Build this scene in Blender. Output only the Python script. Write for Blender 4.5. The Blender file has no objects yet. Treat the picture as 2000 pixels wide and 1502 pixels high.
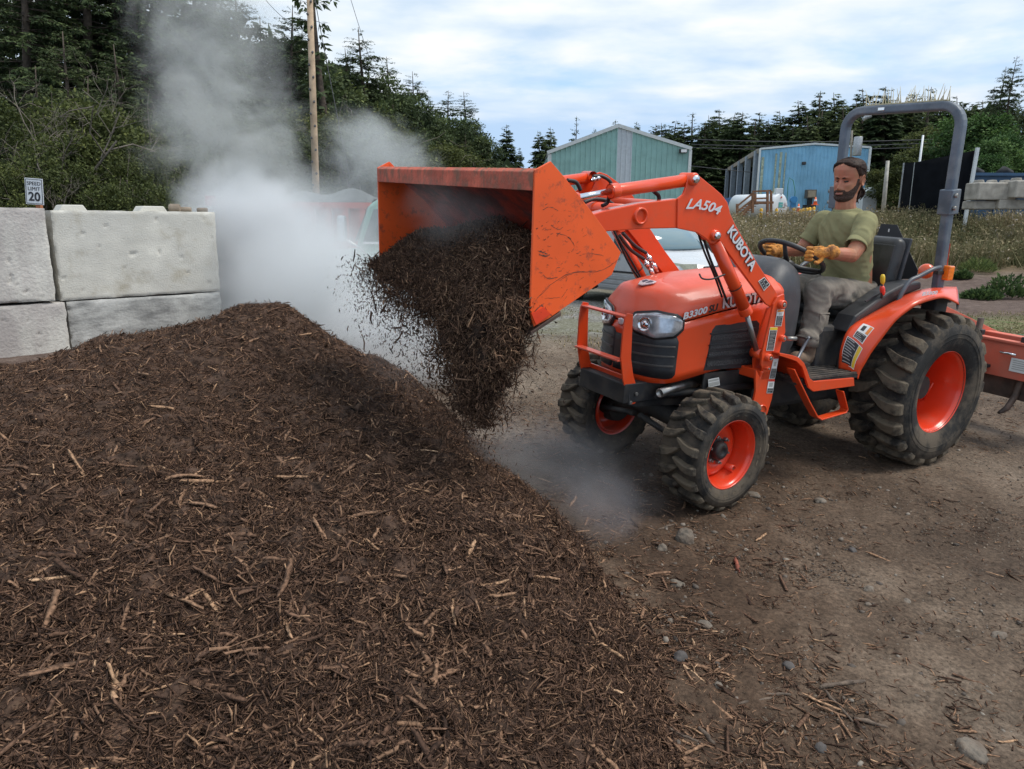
import bpy, bmesh, math, random
import numpy as np
from mathutils import Vector, Matrix, noise as mnoise
PI = math.pi
sc = bpy.context.scene
COL = sc.collection
rng = np.random.default_rng(7)
random.seed(7)

# ------------------------------------------------------------------ camera
F, PITCH, CAMH, ROLL = 1445.55, 0.2186, 1.398, 0.0058
_c, _s = math.cos(PITCH), math.sin(PITCH)
_fw = np.array([0, _c, -_s]); _u = np.array([0, _s, _c]); _r = np.array([1., 0, 0])
CR = math.cos(ROLL) * _r + math.sin(ROLL) * _u
CU = -math.sin(ROLL) * _r + math.cos(ROLL) * _u
CF = _fw
CO = np.array([0, 0, CAMH])
cd = bpy.data.cameras.new('camera'); cam = bpy.data.objects.new('camera', cd); COL.objects.link(cam)
cd.sensor_width = 36; cd.lens = F / 2000 * 36; cd.clip_start = 0.05; cd.clip_end = 2000
cam.matrix_world = Matrix(((CR[0], CU[0], -CF[0], 0), (CR[1], CU[1], -CF[1], 0), (CR[2], CU[2], -CF[2], CAMH), (0, 0, 0, 1)))
sc.camera = cam

# ------------------------------------------------------------------ sky and sun
SUN_EL, SUN_AZ = math.radians(58), math.radians(98)     # azimuth measured from +Y (view direction) towards +X
w = bpy.data.worlds.new('World'); sc.world = w; w.use_nodes = True
nt = w.node_tree; nt.nodes.clear()
def N(nt, t, **k):
    n = nt.nodes.new(t)
    for a, b in k.items(): setattr(n, a, b)
    return n
sky = N(nt, 'ShaderNodeTexSky', sky_type='NISHITA', sun_disc=False)
sky.sun_elevation = SUN_EL; sky.sun_rotation = SUN_AZ; sky.air_density = 1.0; sky.dust_density = 0.6; sky.ozone_density = 1.5
tc = N(nt, 'ShaderNodeTexCoord')
sep = N(nt, 'ShaderNodeSeparateXYZ'); nt.links.new(tc.outputs['Generated'], sep.inputs[0])
# project the direction on a cloud layer: x/(z+.12), y/(z+.12)
zz = N(nt, 'ShaderNodeMath', operation='ADD'); nt.links.new(sep.outputs[2], zz.inputs[0]); zz.inputs[1].default_value = 0.13
zm = N(nt, 'ShaderNodeMath', operation='MAXIMUM'); nt.links.new(zz.outputs[0], zm.inputs[0]); zm.inputs[1].default_value = 0.03
dv = []
for i in (0, 1):
    d = N(nt, 'ShaderNodeMath', operation='DIVIDE'); nt.links.new(sep.outputs[i], d.inputs[0]); nt.links.new(zm.outputs[0], d.inputs[1]); dv.append(d)
cmb = N(nt, 'ShaderNodeCombineXYZ'); nt.links.new(dv[0].outputs[0], cmb.inputs[0]); nt.links.new(dv[1].outputs[0], cmb.inputs[1])
def ramp(nt, src, pts, interp='LINEAR'):
    r = N(nt, 'ShaderNodeValToRGB'); r.color_ramp.interpolation = interp
    e = r.color_ramp.elements
    while len(e) < len(pts): e.new(0.5)
    for i, (p, c) in enumerate(pts):
        e[i].position = p; e[i].color = (c, c, c, 1) if not isinstance(c, tuple) else (*c, 1)
    if src is not None: nt.links.new(src, r.inputs[0])
    return r
mp = N(nt, 'ShaderNodeMapping'); nt.links.new(cmb.outputs[0], mp.inputs[0]); mp.inputs['Scale'].default_value = (1.0, 1.25, 1); mp.inputs['Location'].default_value = (3.1, 1.7, 0)
n1 = N(nt, 'ShaderNodeTexNoise'); nt.links.new(mp.outputs[0], n1.inputs[0]); n1.inputs['Scale'].default_value = 0.95; n1.inputs['Detail'].default_value = 8; n1.inputs['Roughness'].default_value = 0.55; n1.inputs['Distortion'].default_value = 0.25
n2 = N(nt, 'ShaderNodeTexNoise'); nt.links.new(mp.outputs[0], n2.inputs[0]); n2.inputs['Scale'].default_value = 2.3; n2.inputs['Detail'].default_value = 6
cov = ramp(nt, n1.outputs[0], [(0.30, 0.0), (0.47, 0.8), (0.6, 1.0)])
# a long grey-blue layer low over the horizon
hz = ramp(nt, None, [(0.0, 1.0), (0.140, 1.0), (0.152, 0.55), (0.20, 0.0)])
hn = N(nt, 'ShaderNodeMath', operation='MULTIPLY_ADD'); nt.links.new(n2.outputs[0], hn.inputs[0]); hn.inputs[1].default_value = 0.05; nt.links.new(sep.outputs[2], hn.inputs[2])
nt.links.new(hn.outputs[0], hz.inputs[0])
ccol = ramp(nt, n2.outputs[0], [(0.3, (3.6, 4.5, 5.5)), (0.5, (5.0, 5.5, 5.9)), (0.66, (6.1, 6.1, 6.0))])
band = N(nt, 'ShaderNodeRGB'); band.outputs[0].default_value = (3.0, 4.1, 5.6, 1)
blue = N(nt, 'ShaderNodeMixRGB', blend_type='MIX'); blue.inputs[0].default_value = 0.55
nt.links.new(sky.outputs[0], blue.inputs[1]); blue.inputs[2].default_value = (2.9, 4.5, 7.0, 1)
m1 = N(nt, 'ShaderNodeMixRGB'); nt.links.new(cov.outputs[0], m1.inputs[0]); nt.links.new(blue.outputs[0], m1.inputs[1]); nt.links.new(ccol.outputs[0], m1.inputs[2])
m2 = N(nt, 'ShaderNodeMixRGB'); nt.links.new(hz.outputs[0], m2.inputs[0]); nt.links.new(m1.outputs[0], m2.inputs[1]); nt.links.new(band.outputs[0], m2.inputs[2])
bg = N(nt, 'ShaderNodeBackground'); bg.inputs[1].default_value = 0.1; nt.links.new(m2.outputs[0], bg.inputs[0])
wo = N(nt, 'ShaderNodeOutputWorld'); nt.links.new(bg.outputs[0], wo.inputs[0])
ld = bpy.data.lights.new('sun', 'SUN'); ld.energy = 1.7; ld.angle = math.radians(24); ld.color = (1, .95, .87)
sun = bpy.data.objects.new('sun', ld); COL.objects.link(sun)
_sd = Vector((math.sin(SUN_AZ) * math.cos(SUN_EL), math.cos(SUN_AZ) * math.cos(SUN_EL), math.sin(SUN_EL)))
sun.rotation_euler = _sd.to_track_quat('Z', 'Y').to_euler()
sc.view_settings.view_transform = 'Standard'; sc.view_settings.look = 'None'
sc.view_settings.exposure = 0.80; sc.view_settings.gamma = 1
sc.render.engine = 'CYCLES'
sc.cycles.use_denoising = True
sc.cycles.volume_bounces = 3; sc.cycles.max_bounces = 6; sc.cycles.diffuse_bounces = 3; sc.cycles.glossy_bounces = 3
sc.cycles.transmission_bounces = 4; sc.cycles.transparent_max_bounces = 12
sc.cycles.volume_step_rate = 1.0; sc.cycles.volume_max_steps = 128

# ------------------------------------------------------------------ helpers
def ray(px, py):
    return CF + (px - 1000) / F * CR - (py - 751) / F * CU
def Wd(px, py, D):                       # point on the sight line at world y = D
    d = ray(px, py); return CO + d * (D / d[1])
def tag(o, label=None, cat=None, group=None, kind=None):
    if label: o['label'] = label
    if cat: o['category'] = cat
    if group: o['group'] = group
    if kind: o['kind'] = kind
    return o
def empty(name, loc=(0, 0, 0), rz=0, parent=None):
    o = bpy.data.objects.new(name, None); COL.objects.link(o); o.location = loc; o.rotation_euler = (0, 0, rz)
    o.empty_display_size = .2
    if parent: o.parent = parent
    return o
def copy_tree(o, parent=None):
    c = o.copy(); COL.objects.link(c)
    if parent: c.parent = parent
    for ch in list(o.children): copy_tree(ch, c)
    return c
class MB:
    """collects geometry of one part"""
    def __init__(s): s.v = []; s.f = []; s.sm = []
    def add(s, v, f, smooth=False):
        b = len(s.v); s.v += [tuple(map(float, p)) for p in v]; s.f += [tuple(i + b for i in q) for q in f]; s.sm += [smooth] * len(f); return s
    def box(s, c, d, R=None):
        c = np.array(c, float); h = np.array(d, float) / 2
        P = np.array([[x, y, z] for x in (-1, 1) for y in (-1, 1) for z in (-1, 1)]) * h
        if R is not None: P = P @ np.array(R).T
        return s.add(P + c, [(0, 1, 3, 2), (4, 6, 7, 5), (0, 4, 5, 1), (2, 3, 7, 6), (0, 2, 6, 4), (1, 5, 7, 3)])
    def bar(s, a, b, w, t, up=(0, 0, 1)):
        a = np.array(a, float); b = np.array(b, float); d = b - a; L = np.linalg.norm(d); d = d / L
        side = np.cross(up, d); side /= np.linalg.norm(side); u = np.cross(d, side)
        return s.box((a + b) / 2, (L, w, t), np.stack([d, side, u], 1))
    def tube(s, pts, r, n=12, caps=True, smooth=True):
        pts = np.array(pts, float); m = len(pts)
        r = np.full(m, r) if np.isscalar(r) else np.array(r, float)
        T = np.gradient(pts, axis=0) if m > 2 else np.stack([pts[1] - pts[0]] * 2)
        T /= np.linalg.norm(T, axis=1)[:, None] + 1e-12
        ref = np.array([0, 0, 1.]) if abs(T[0][2]) < .9 else np.array([1., 0, 0])
        V = []
        a = np.linspace(0, 2 * PI, n, endpoint=False)
        nn = np.cross(T[0], ref); nn /= np.linalg.norm(nn)
        for i in range(m):
            nn = nn - T[i] * (nn @ T[i]); nn /= np.linalg.norm(nn) + 1e-12
            bb = np.cross(T[i], nn)
            V += list(pts[i] + r[i] * (np.cos(a)[:, None] * nn + np.sin(a)[:, None] * bb))
        Fc = [(i * n + j, i * n + (j + 1) % n, (i + 1) * n + (j + 1) % n, (i + 1) * n + j) for i in range(m - 1) for j in range(n)]
        s.add(V, Fc, smooth)
        if caps:
            b = len(s.v) - len(V); s.f += [tuple(b + j for j in range(n))[::-1], tuple(b + (m - 1) * n + j for j in range(n))]; s.sm += [False, False]
        return s
    def cyl(s, a, b, r, r2=None, n=20): return s.tube([a, b], [r, r if r2 is None else r2], n)
    def prism(s, pts, off):
        """pts: closed outline (3D, planar); off: thickness vector"""
        n = len(pts); P = [np.array(p, float) for p in pts]; Q = [p + np.array(off) for p in P]
        Fc = [tuple(range(n)), tuple(range(2 * n - 1, n - 1, -1))] + [(i, i + n, (i + 1) % n + n, (i + 1) % n) for i in range(n)]
        return s.add(P + Q, Fc)
    def lathe(s, prof, c, ax=(0, 1, 0), n=48, smooth=True, close=False):
        """prof: (radius, along axis)"""
        ax = np.array(ax, float); ax /= np.linalg.norm(ax); ref = np.array([0, 0, 1.]) if abs(ax[2]) < .9 else np.array([1., 0, 0])
        e1 = np.cross(ref, ax); e1 /= np.linalg.norm(e1); e2 = np.cross(ax, e1); c = np.array(c, float)
        V = []; a = np.linspace(0, 2 * PI, n, endpoint=False)
        for r, t in prof: V += list(c + ax * t + r * (np.cos(a)[:, None] * e1 + np.sin(a)[:, None] * e2))
        m = len(prof); M_ = m if close else m - 1
        Fc = [(i * n + j, i * n + (j + 1) % n, ((i + 1) % m) * n + (j + 1) % n, ((i + 1) % m) * n + j) for i in range(M_) for j in range(n)]
        return s.add(V, Fc, smooth)
    def grid(s, G, smooth=True, wrap=False):
        G = np.array(G, float); m, n = G.shape[:2]; k = n if wrap else n - 1
        return s.add(G.reshape(-1, 3), [(i * n + j, i * n + (j + 1) % n, (i + 1) * n + (j + 1) % n, (i + 1) * n + j) for i in range(m - 1) for j in range(k)], smooth)
    def build(s, name, mat, parent=None, bevel=0, thick=0, seg=2, sub=0):
        me = bpy.data.meshes.new(name); me.from_pydata(s.v, [], s.f); me.validate(); me.update()
        if len(me.polygons) == len(s.sm): me.polygons.foreach_set('use_smooth', s.sm)
        if mat: me.materials.append(mat)
        bm = bmesh.new(); bm.from_mesh(me); bmesh.ops.remove_doubles(bm, verts=bm.verts, dist=1e-6); bmesh.ops.recalc_face_normals(bm, faces=bm.faces); bm.to_mesh(me); bm.free()
        o = bpy.data.objects.new(name, me); COL.objects.link(o)
        if parent: o.parent = parent
        if thick: md = o.modifiers.new('s', 'SOLIDIFY'); md.thickness = thick; md.offset = 0
        if bevel:
            md = o.modifiers.new('b', 'BEVEL'); md.width = bevel; md.segments = seg; md.limit_method = 'ANGLE'; md.angle_limit = math.radians(35); md.harden_normals = False
        if sub: md = o.modifiers.new('u', 'SUBSURF'); md.levels = sub; md.render_levels = sub
        return o
def fast_mesh(name, V, nper, mat, attr=None, parent=None, smooth=False, faces=None):
    """V (n,k,3) separate polygons of k=nper corners, or V (m,3) with faces (n,k) index array; attr: per-face float"""
    me = bpy.data.meshes.new(name)
    if faces is None:
        n = V.shape[0]; faces = np.arange(n * nper).reshape(n, nper); V = V.reshape(-1, 3)
    n = len(faces)
    me.vertices.add(len(V)); me.vertices.foreach_set('co', V.astype(np.float32).ravel())
    me.loops.add(n * nper); me.loops.foreach_set('vertex_index', faces.astype(np.int32).ravel())
    me.polygons.add(n); me.polygons.foreach_set('loop_start', np.arange(0, n * nper, nper, dtype=np.int32))
    me.polygons.foreach_set('loop_total', np.full(n, nper, np.int32))
    if smooth: me.polygons.foreach_set('use_smooth', np.ones(n, bool))
    if attr is not None:
        a = me.attributes.new('v', 'FLOAT', 'FACE'); a.data.foreach_set('value', attr.astype(np.float32))
    me.update(calc_edges=True)
    if mat: me.materials.append(mat)
    o = bpy.data.objects.new(name, me); COL.objects.link(o)
    if parent: o.parent = parent
    return o
def text(body, size, mat, M4, parent, name='lettering', extrude=.0012, offset=0.0, shear=0.0, space=1.0, align='CENTER'):
    c = bpy.data.curves.new(name, 'FONT'); c.body = body; c.size = size; c.extrude = extrude; c.offset = offset; c.shear = shear
    c.align_x = align; c.align_y = 'CENTER'; c.space_character = space; c.resolution_u = 4
    t = bpy.data.objects.new(name, c); COL.objects.link(t); dg = bpy.context.evaluated_depsgraph_get()
    me = bpy.data.meshes.new_from_object(t.evaluated_get(dg)); bpy.data.objects.remove(t)
    me.materials.clear(); me.materials.append(mat); o = bpy.data.objects.new(name, me); COL.objects.link(o)
    if parent: o.parent = parent
    o.matrix_local = M4
    return o
def frame4(o, x, y, z):
    return Matrix(((x[0], y[0], z[0], o[0]), (x[1], y[1], z[1], o[1]), (x[2], y[2], z[2], o[2]), (0, 0, 0, 1)))
# value noise (numpy)
_perm = rng.random((256, 256))
def vnoise(x, y, s=1.0, seed=0):
    x = np.asarray(x) * s + seed * 17.3; y = np.asarray(y) * s + seed * 9.1
    xi = np.floor(x).astype(int); yi = np.floor(y).astype(int); fx = x - xi; fy = y - yi
    fx = fx * fx * (3 - 2 * fx); fy = fy * fy * (3 - 2 * fy)
    g = lambda a, b: _perm[a % 256, b % 256]
    return (g(xi, yi) * (1 - fx) + g(xi + 1, yi) * fx) * (1 - fy) + (g(xi, yi + 1) * (1 - fx) + g(xi + 1, yi + 1) * fx) * fy - .5
def fbm(x, y, s=1.0, o=4, seed=0, g=.5):
    r = 0; a = 1
    for i in range(o): r = r + a * vnoise(x, y, s * 2 ** i, seed + i); a *= g
    return r
def sstep(a, b, x):
    t = np.clip((x - a) / (b - a), 0, 1); return t * t * (3 - 2 * t)
# ------------------------------------------------------------------ materials
_M = {}
def M(name, col, rough=.6, metal=0, var=.12, scale=6, bump=0., bscale=40, dirt=0, dcol=(.12, .09, .07), dscale=5, dthr=.55, spec=.5, coat=0, attr=None, trans=0, hue=None, coord='Object', dstretch=None):
    if name in _M: return _M[name]
    m = bpy.data.materials.new(name); m.use_nodes = True; nt = m.node_tree; b = nt.nodes['Principled BSDF']
    b.inputs['Roughness'].default_value = rough; b.inputs['Metallic'].default_value = metal
    b.inputs['Specular IOR Level'].default_value = spec; b.inputs['Coat Weight'].default_value = coat; b.inputs['Coat Roughness'].default_value = .15
    tc = N(nt, 'ShaderNodeTexCoord')
    src = None
    nz = N(nt, 'ShaderNodeTexNoise'); nt.links.new(tc.outputs[coord], nz.inputs[0]); nz.inputs['Scale'].default_value = scale; nz.inputs['Detail'].default_value = 6
    if attr:
        at_ = N(nt, 'ShaderNodeAttribute', attribute_name='v')
        r = ramp(nt, at_.outputs['Fac'], attr)
        base = r.outputs[0]
    else:
        r = N(nt, 'ShaderNodeRGB'); r.outputs[0].default_value = (*col, 1); base = r.outputs[0]
    if var:
        mx = N(nt, 'ShaderNodeMixRGB', blend_type='MULTIPLY'); mx.inputs[0].default_value = 1
        rr = ramp(nt, nz.outputs[0], [(.3, 1 - var * 1.6), (.7, 1 + var)])
        nt.links.new(base, mx.inputs[1]); nt.links.new(rr.outputs[0], mx.inputs[2]); base = mx.outputs[0]
    if hue:   # second colour in large patches
        n4 = N(nt, 'ShaderNodeTexNoise'); nt.links.new(tc.outputs[coord], n4.inputs[0]); n4.inputs['Scale'].default_value = hue[1]; n4.inputs['Detail'].default_value = 4
        rr = ramp(nt, n4.outputs[0], [(.42, 0.), (.6, 1.)])
        mx = N(nt, 'ShaderNodeMixRGB'); nt.links.new(rr.outputs[0], mx.inputs[0]); nt.links.new(base, mx.inputs[1]); mx.inputs[2].default_value = (*hue[0], 1); base = mx.outputs[0]
    if dirt:
        n3 = N(nt, 'ShaderNodeTexNoise')
        if dstretch:
            mpp = N(nt, 'ShaderNodeMapping'); mpp.inputs['Scale'].default_value = dstretch; nt.links.new(tc.outputs[coord], mpp.inputs[0]); nt.links.new(mpp.outputs[0], n3.inputs[0])
        else: nt.links.new(tc.outputs[coord], n3.inputs[0])
        n3.inputs['Scale'].default_value = dscale; n3.inputs['Detail'].default_value = 10; n3.inputs['Roughness'].default_value = .7
        rr = ramp(nt, n3.outputs[0], [(dthr - .06, 0.), (dthr + .1, dirt)])
        mx = N(nt, 'ShaderNodeMixRGB'); nt.links.new(rr.outputs[0], mx.inputs[0]); nt.links.new(base, mx.inputs[1]); mx.inputs[2].default_value = (*dcol, 1); base = mx.outputs[0]
        ad = N(nt, 'ShaderNodeMath', operation='MULTIPLY_ADD'); nt.links.new(rr.outputs[0], ad.inputs[0]); ad.inputs[1].default_value = (.9 - rough) * .8; ad.inputs[2].default_value = rough
        nt.links.new(ad.outputs[0], b.inputs['Roughness'])
    nt.links.new(base, b.inputs['Base Color'])
    if bump:
        nb = N(nt, 'ShaderNodeTexNoise'); nt.links.new(tc.outputs[coord], nb.inputs[0]); nb.inputs['Scale'].default_value = bscale; nb.inputs['Detail'].default_value = 5
        bp = N(nt, 'ShaderNodeBump'); bp.inputs['Strength'].default_value = bump; bp.inputs['Distance'].default_value = .01
        nt.links.new(nb.outputs[0], bp.inputs['Height']); nt.links.new(bp.outputs[0], b.inputs['Normal'])
    if trans: b.inputs['Transmission Weight'].default_value = trans
    _M[name] = m
    return m
def leafmat(name, cols, rough=.75, tl=.25):
    m = bpy.data.materials.new(name); m.use_nodes = True; nt = m.node_tree; b = nt.nodes['Principled BSDF']; out = nt.nodes['Material Output']
    at_ = N(nt, 'ShaderNodeAttribute', attribute_name='v'); oi = N(nt, 'ShaderNodeObjectInfo')
    r = ramp(nt, at_.outputs['Fac'], cols)
    hs = N(nt, 'ShaderNodeHueSaturation'); nt.links.new(r.outputs[0], hs.inputs['Color'])
    a = N(nt, 'ShaderNodeMath', operation='MULTIPLY_ADD'); nt.links.new(oi.outputs['Random'], a.inputs[0]); a.inputs[1].default_value = .6; a.inputs[2].default_value = .7; nt.links.new(a.outputs[0], hs.inputs['Value'])
    a = N(nt, 'ShaderNodeMath', operation='MULTIPLY_ADD'); nt.links.new(oi.outputs['Random'], a.inputs[0]); a.inputs[1].default_value = -.04; a.inputs[2].default_value = .52; nt.links.new(a.outputs[0], hs.inputs['Hue'])
    nt.links.new(hs.outputs[0], b.inputs['Base Color']); b.inputs['Roughness'].default_value = rough; b.inputs['Specular IOR Level'].default_value = .25
    t = N(nt, 'ShaderNodeBsdfTranslucent'); nt.links.new(hs.outputs[0], t.inputs[0]); mx = N(nt, 'ShaderNodeMixShader'); mx.inputs[0].default_value = tl
    nt.links.new(b.outputs[0], mx.inputs[1]); nt.links.new(t.outputs[0], mx.inputs[2]); nt.links.new(mx.outputs[0], out.inputs[0])
    return m

# ------------------------------------------------------------------ terrain
def plane(x, y): return -.0538 * x + .0368 * y - .0554
def smin_(a, b, k=.08):
    h = np.clip(.5 + .5 * (b - a) / k, 0, 1); return np.maximum(b * (1 - h) + a * h - k * h * (1 - h), -.6)
def Gz(x, y):
    """height of the ground: tilted yard near the tractor, level yard beyond, a bank, then the far plateau"""
    x = np.asarray(x, float); y = np.asarray(y, float)
    yy = [-50, 9, 12, 18, 22, 26, 33, 40, 60, 110, 250, 900]
    far = np.interp(y, yy, [-.1, -.22, -.36, -.42, -.3, .05, 1.2, 1.45, 1.75, 2.6, 6, 14])
    lo = np.interp(y, yy, [-.1, -.22, -.36, -.42, -.3, -.1, .45, 1.0, 1.7, 2.6, 6, 14]); k = sstep(.42, .55, x / np.maximum(y, 1)); far = far * k + lo * (1 - k)
    side = 1 - sstep(2.0, 6.0, x) ; 
    wn = 1 - sstep(7.0, 12.0, y + .35 * np.maximum(x - 3, 0))
    near = smin_(plane(x, y), .27)
    return near * wn + far * (1 - wn)
def smin(a, b, k):
    h = np.clip(.5 + .5 * (b - a) / k, 0, 1); return b * (1 - h) + a * h - k * h * (1 - h)
def pile_h(x, y):
    """height of the mulch pile over the ground"""
    xt = np.interp(y, [-1, 1.3, 2.2, 3.0, 3.6, 4.3, 5.0, 5.8], [.52, .50, .44, .26, .05, -.24, -.8, -1.5])      # toe on the tractor side
    xt = xt + .10 * fbm(x * 0 + 3, y, 1.1, 3, 5)
    fl = .80 * (xt - x)                                     # flank
    cap = np.interp(y, [-1, .6, 1.4, 2.2, 3.0, 3.8, 4.4, 5.2, 6.6], [.05, .20, .33, .43, .485, .53, .525, .45, .26])
    cap = cap + .25 * np.exp(-((x + 1.44) / .36) ** 2 - ((y - 4.3) / .6) ** 2) - .10 * sstep(1.7, 2.6, -x) - .28 * sstep(2.3, 3.5, -x) * sstep(1.5, 3.5, y)
    back = .75 * (5.5 + 1.3 * sstep(1.7, 2.6, -x) - y)
    h = smin(smin(fl, cap, .30), back, .25)
    h = h + .10 * np.exp(-((x + .62) / .2) ** 2 - ((y - 4.45) / .25) ** 2)
    h = h + (.06 * fbm(x, y, 1.6, 3, 2) + .055 * fbm(x, y, 6, 3, 9) + .022 * fbm(x, y, 17, 2, 19)) * sstep(-.02, .15, h)
    return h
def surf(x, y): return Gz(x, y) + np.maximum(pile_h(x, y), 0)

def attr_pt(me, name, arr):
    a = me.attributes.new(name, 'FLOAT', 'POINT'); a.data.foreach_set('value', np.asarray(arr, np.float32).ravel())
def zone_gravel(x, y): return sstep(7.0, 9.0, y + .7 * fbm(x, y, .6, 3, 3) - .1 * x) * (1 - sstep(18, 21, y)) * (1 - sstep(4.5, 7, x - .25 * (y - 8) + fbm(x, y, .5, 2, 8)))
def zone_grass(x, y): return sstep(4.3, 5.6, x - .12 * y + .6) * sstep(6.5, 9.5, y) * (1 - sstep(13.5, 15.5, y + .6 * fbm(x, y, .5, 3, 4)))
def zone_mulch(x, y): return sstep(4.5, 7, x) * sstep(13.5, 15, y + .8 * fbm(x, y, .5, 3, 4)) * (1 - sstep(22, 24.5, y))
na, nr = 560, 430
ang = np.linspace(math.radians(-125), math.radians(125), na)
rad = np.concatenate([[.02], np.geomspace(.45, 900, nr - 1)])
A_, R_ = np.meshgrid(ang, rad)
gx = R_ * np.sin(A_); gy = R_ * np.cos(A_)
gz = Gz(gx, gy)
nearw = 1 - sstep(9, 16, R_)
rut = .02 * fbm(gx * .9 + gy * .3, gy, .9, 3, 21)
gz = gz + nearw * (rut + .016 * fbm(gx, gy, 9, 4, 31, .6) + .004 * fbm(gx, gy, 45, 2, 41))
gz = gz + zone_mulch(gx, gy) * (.12 * fbm(gx, gy, 1.2, 4, 51)) + sstep(22, 26, gy) * (.15 * fbm(gx, gy, .4, 3, 61))
gz = np.where((pile_h(gx, gy) > .06) & (R_ < 9), gz - .03, gz)
MBg = np.stack([gx, gy, gz], -1).reshape(-1, 3)
ii = np.arange(nr - 1)[:, None] * na + np.arange(na - 1)[None]; ii = ii.ravel()
ground = fast_mesh('ground', MBg, 4, None, None, None, True, np.stack([ii, ii + 1, ii + na + 1, ii + na], 1)); ground['kind'] = 'structure'
attr_pt(ground.data, 'gravel', zone_gravel(gx, gy)); attr_pt(ground.data, 'grass', zone_grass(gx, gy)); attr_pt(ground.data, 'mulch', np.maximum(zone_mulch(gx, gy), sstep(1.5, 2.2, -gx) * sstep(3.5, 4.5, gy) * (1 - sstep(6.8, 7.6, gy))))
attr_pt(ground.data, 'bank', sstep(23, 26, gy))
attr_pt(ground.data, 'dark_zone', np.clip(np.exp(-((gx - .9) / 1.0) ** 2 - ((gy - 3.6) / 1.3) ** 2) + .8 * np.exp(-((gx - .7) / .5) ** 2 - ((gy - 1.6) / 1.6) ** 2) + .5 * np.exp(-((gx - 2.2) / 1.2) ** 2 - ((gy - 4.2) / .8) ** 2), 0, 1))  # soft ovals of darker dirt beside the heap and around the tractor
def ground_mat():
    m = bpy.data.materials.new('dirt'); m.use_nodes = True; nt = m.node_tree; b = nt.nodes['Principled BSDF']; L = nt.links.new
    tc = N(nt, 'ShaderNodeTexCoord')
    def nz(s, d=6, r=.6):
        n = N(nt, 'ShaderNodeTexNoise'); L(tc.outputs['Object'], n.inputs[0]); n.inputs['Scale'].default_value = s; n.inputs['Detail'].default_value = d; n.inputs['Roughness'].default_value = r; return n.outputs[0]
    def mix(f, a, c, bt='MIX'):
        mx = N(nt, 'ShaderNodeMixRGB', blend_type=bt)
        for i, q in enumerate((f, a, c)):
            if isinstance(q, tuple): mx.inputs[i].default_value = (*q, 1)
            elif isinstance(q, (int, float)): mx.inputs[i].default_value = q
            else: L(q, mx.inputs[i])
        return mx.outputs[0]
    def at_(n): return N(nt, 'ShaderNodeAttribute', attribute_name=n).outputs['Fac'] if False else _a(n)
    def _a(n):
        a = nt.nodes.new('ShaderNodeAttribute'); a.attribute_name = n; return a.outputs['Fac']
    dirt = ramp(nt, nz(1.1, 9, .65), [(.3, (.066, .046, .033)), (.5, (.125, .093, .068)), (.68, (.215, .172, .132))]).outputs[0]
    fine = ramp(nt, nz(60, 5, .7), [(.3, .42), (.5, 1.0), (.72, 1.7)]).outputs[0]
    dirt = mix(1, dirt, fine, 'MULTIPLY')
    dirt = mix(1, dirt, ramp(nt, nz(9, 6, .7), [(.3, .7), (.6, 1.15)]).outputs[0], 'MULTIPLY')
    dark_zone = mix(_a('dark_zone'), (1., 1., 1.), (.58, .50, .45)); dirt = mix(1, dirt, dark_zone, 'MULTIPLY')
    # scattered small stones
    vo = N(nt, 'ShaderNodeTexVoronoi'); L(tc.outputs['Object'], vo.inputs[0]); vo.inputs['Scale'].default_value = 42
    stone = ramp(nt, vo.outputs['Distance'], [(.10, 1.), (.2, 0.)]).outputs[0]
    sel = ramp(nt, vo.outputs['Color'], [(.76, 0.), (.8, .75)]).outputs[0]
    sm = N(nt, 'ShaderNodeMath', operation='MULTIPLY'); L(stone, sm.inputs[0]); L(sel, sm.inputs[1])
    dirt = mix(sm.outputs[0], dirt, (.27, .24, .2))
    gv = N(nt, 'ShaderNodeTexVoronoi'); L(tc.outputs['Object'], gv.inputs[0]); gv.inputs['Scale'].default_value = 22
    grav = ramp(nt, gv.outputs['Color'], [(0., (.16, .15, .13)), (.5, (.30, .29, .265)), (1., (.5, .49, .46))]).outputs[0]
    grav = mix(1, grav, ramp(nt, gv.outputs['Distance'], [(.1, 1.1), (.5, .55)]).outputs[0], 'MULTIPLY')
    gg = mix(ramp(nt, nz(.9, 4), [(.4, 0.), (.55, .5)]).outputs[0], grav, (.13, .13, .06))
    c = mix(_a('gravel'), dirt, gg)
    grass = ramp(nt, nz(3.2, 8, .75), [(.34, (.17, .13, .08)), (.48, (.15, .14, .07)), (.6, (.08, .12, .035)), (.75, (.06, .1, .025))]).outputs[0]
    grass = mix(1, grass, ramp(nt, nz(90, 3), [(.3, .6), (.7, 1.4)]).outputs[0], 'MULTIPLY')
    c = mix(_a('grass'), c, grass)
    mulch = ramp(nt, nz(5, 10, .8), [(.3, (.055, .038, .032)), (.55, (.12, .085, .07)), (.72, (.24, .19, .16))]).outputs[0]
    c = mix(_a('mulch'), c, mulch)
    bank = ramp(nt, nz(.8, 8, .7), [(.35, (.09, .1, .045)), (.5, (.17, .13, .07)), (.65, (.24, .17, .09))]).outputs[0]
    c = mix(_a('bank'), c, bank)
    L(c, b.inputs['Base Color']); b.inputs['Roughness'].default_value = .92; b.inputs['Specular IOR Level'].default_value = .2
    bp = N(nt, 'ShaderNodeBump'); bp.inputs['Strength'].default_value = .7; bp.inputs['Distance'].default_value = .012
    ad = N(nt, 'ShaderNodeMath', operation='ADD'); L(nz(55, 8, .75), ad.inputs[0]); L(stone, ad.inputs[1]); L(ad.outputs[0], bp.inputs['Height']); L(bp.outputs[0], b.inputs['Normal'])
    return m
ground.data.materials.append(ground_mat())

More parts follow.
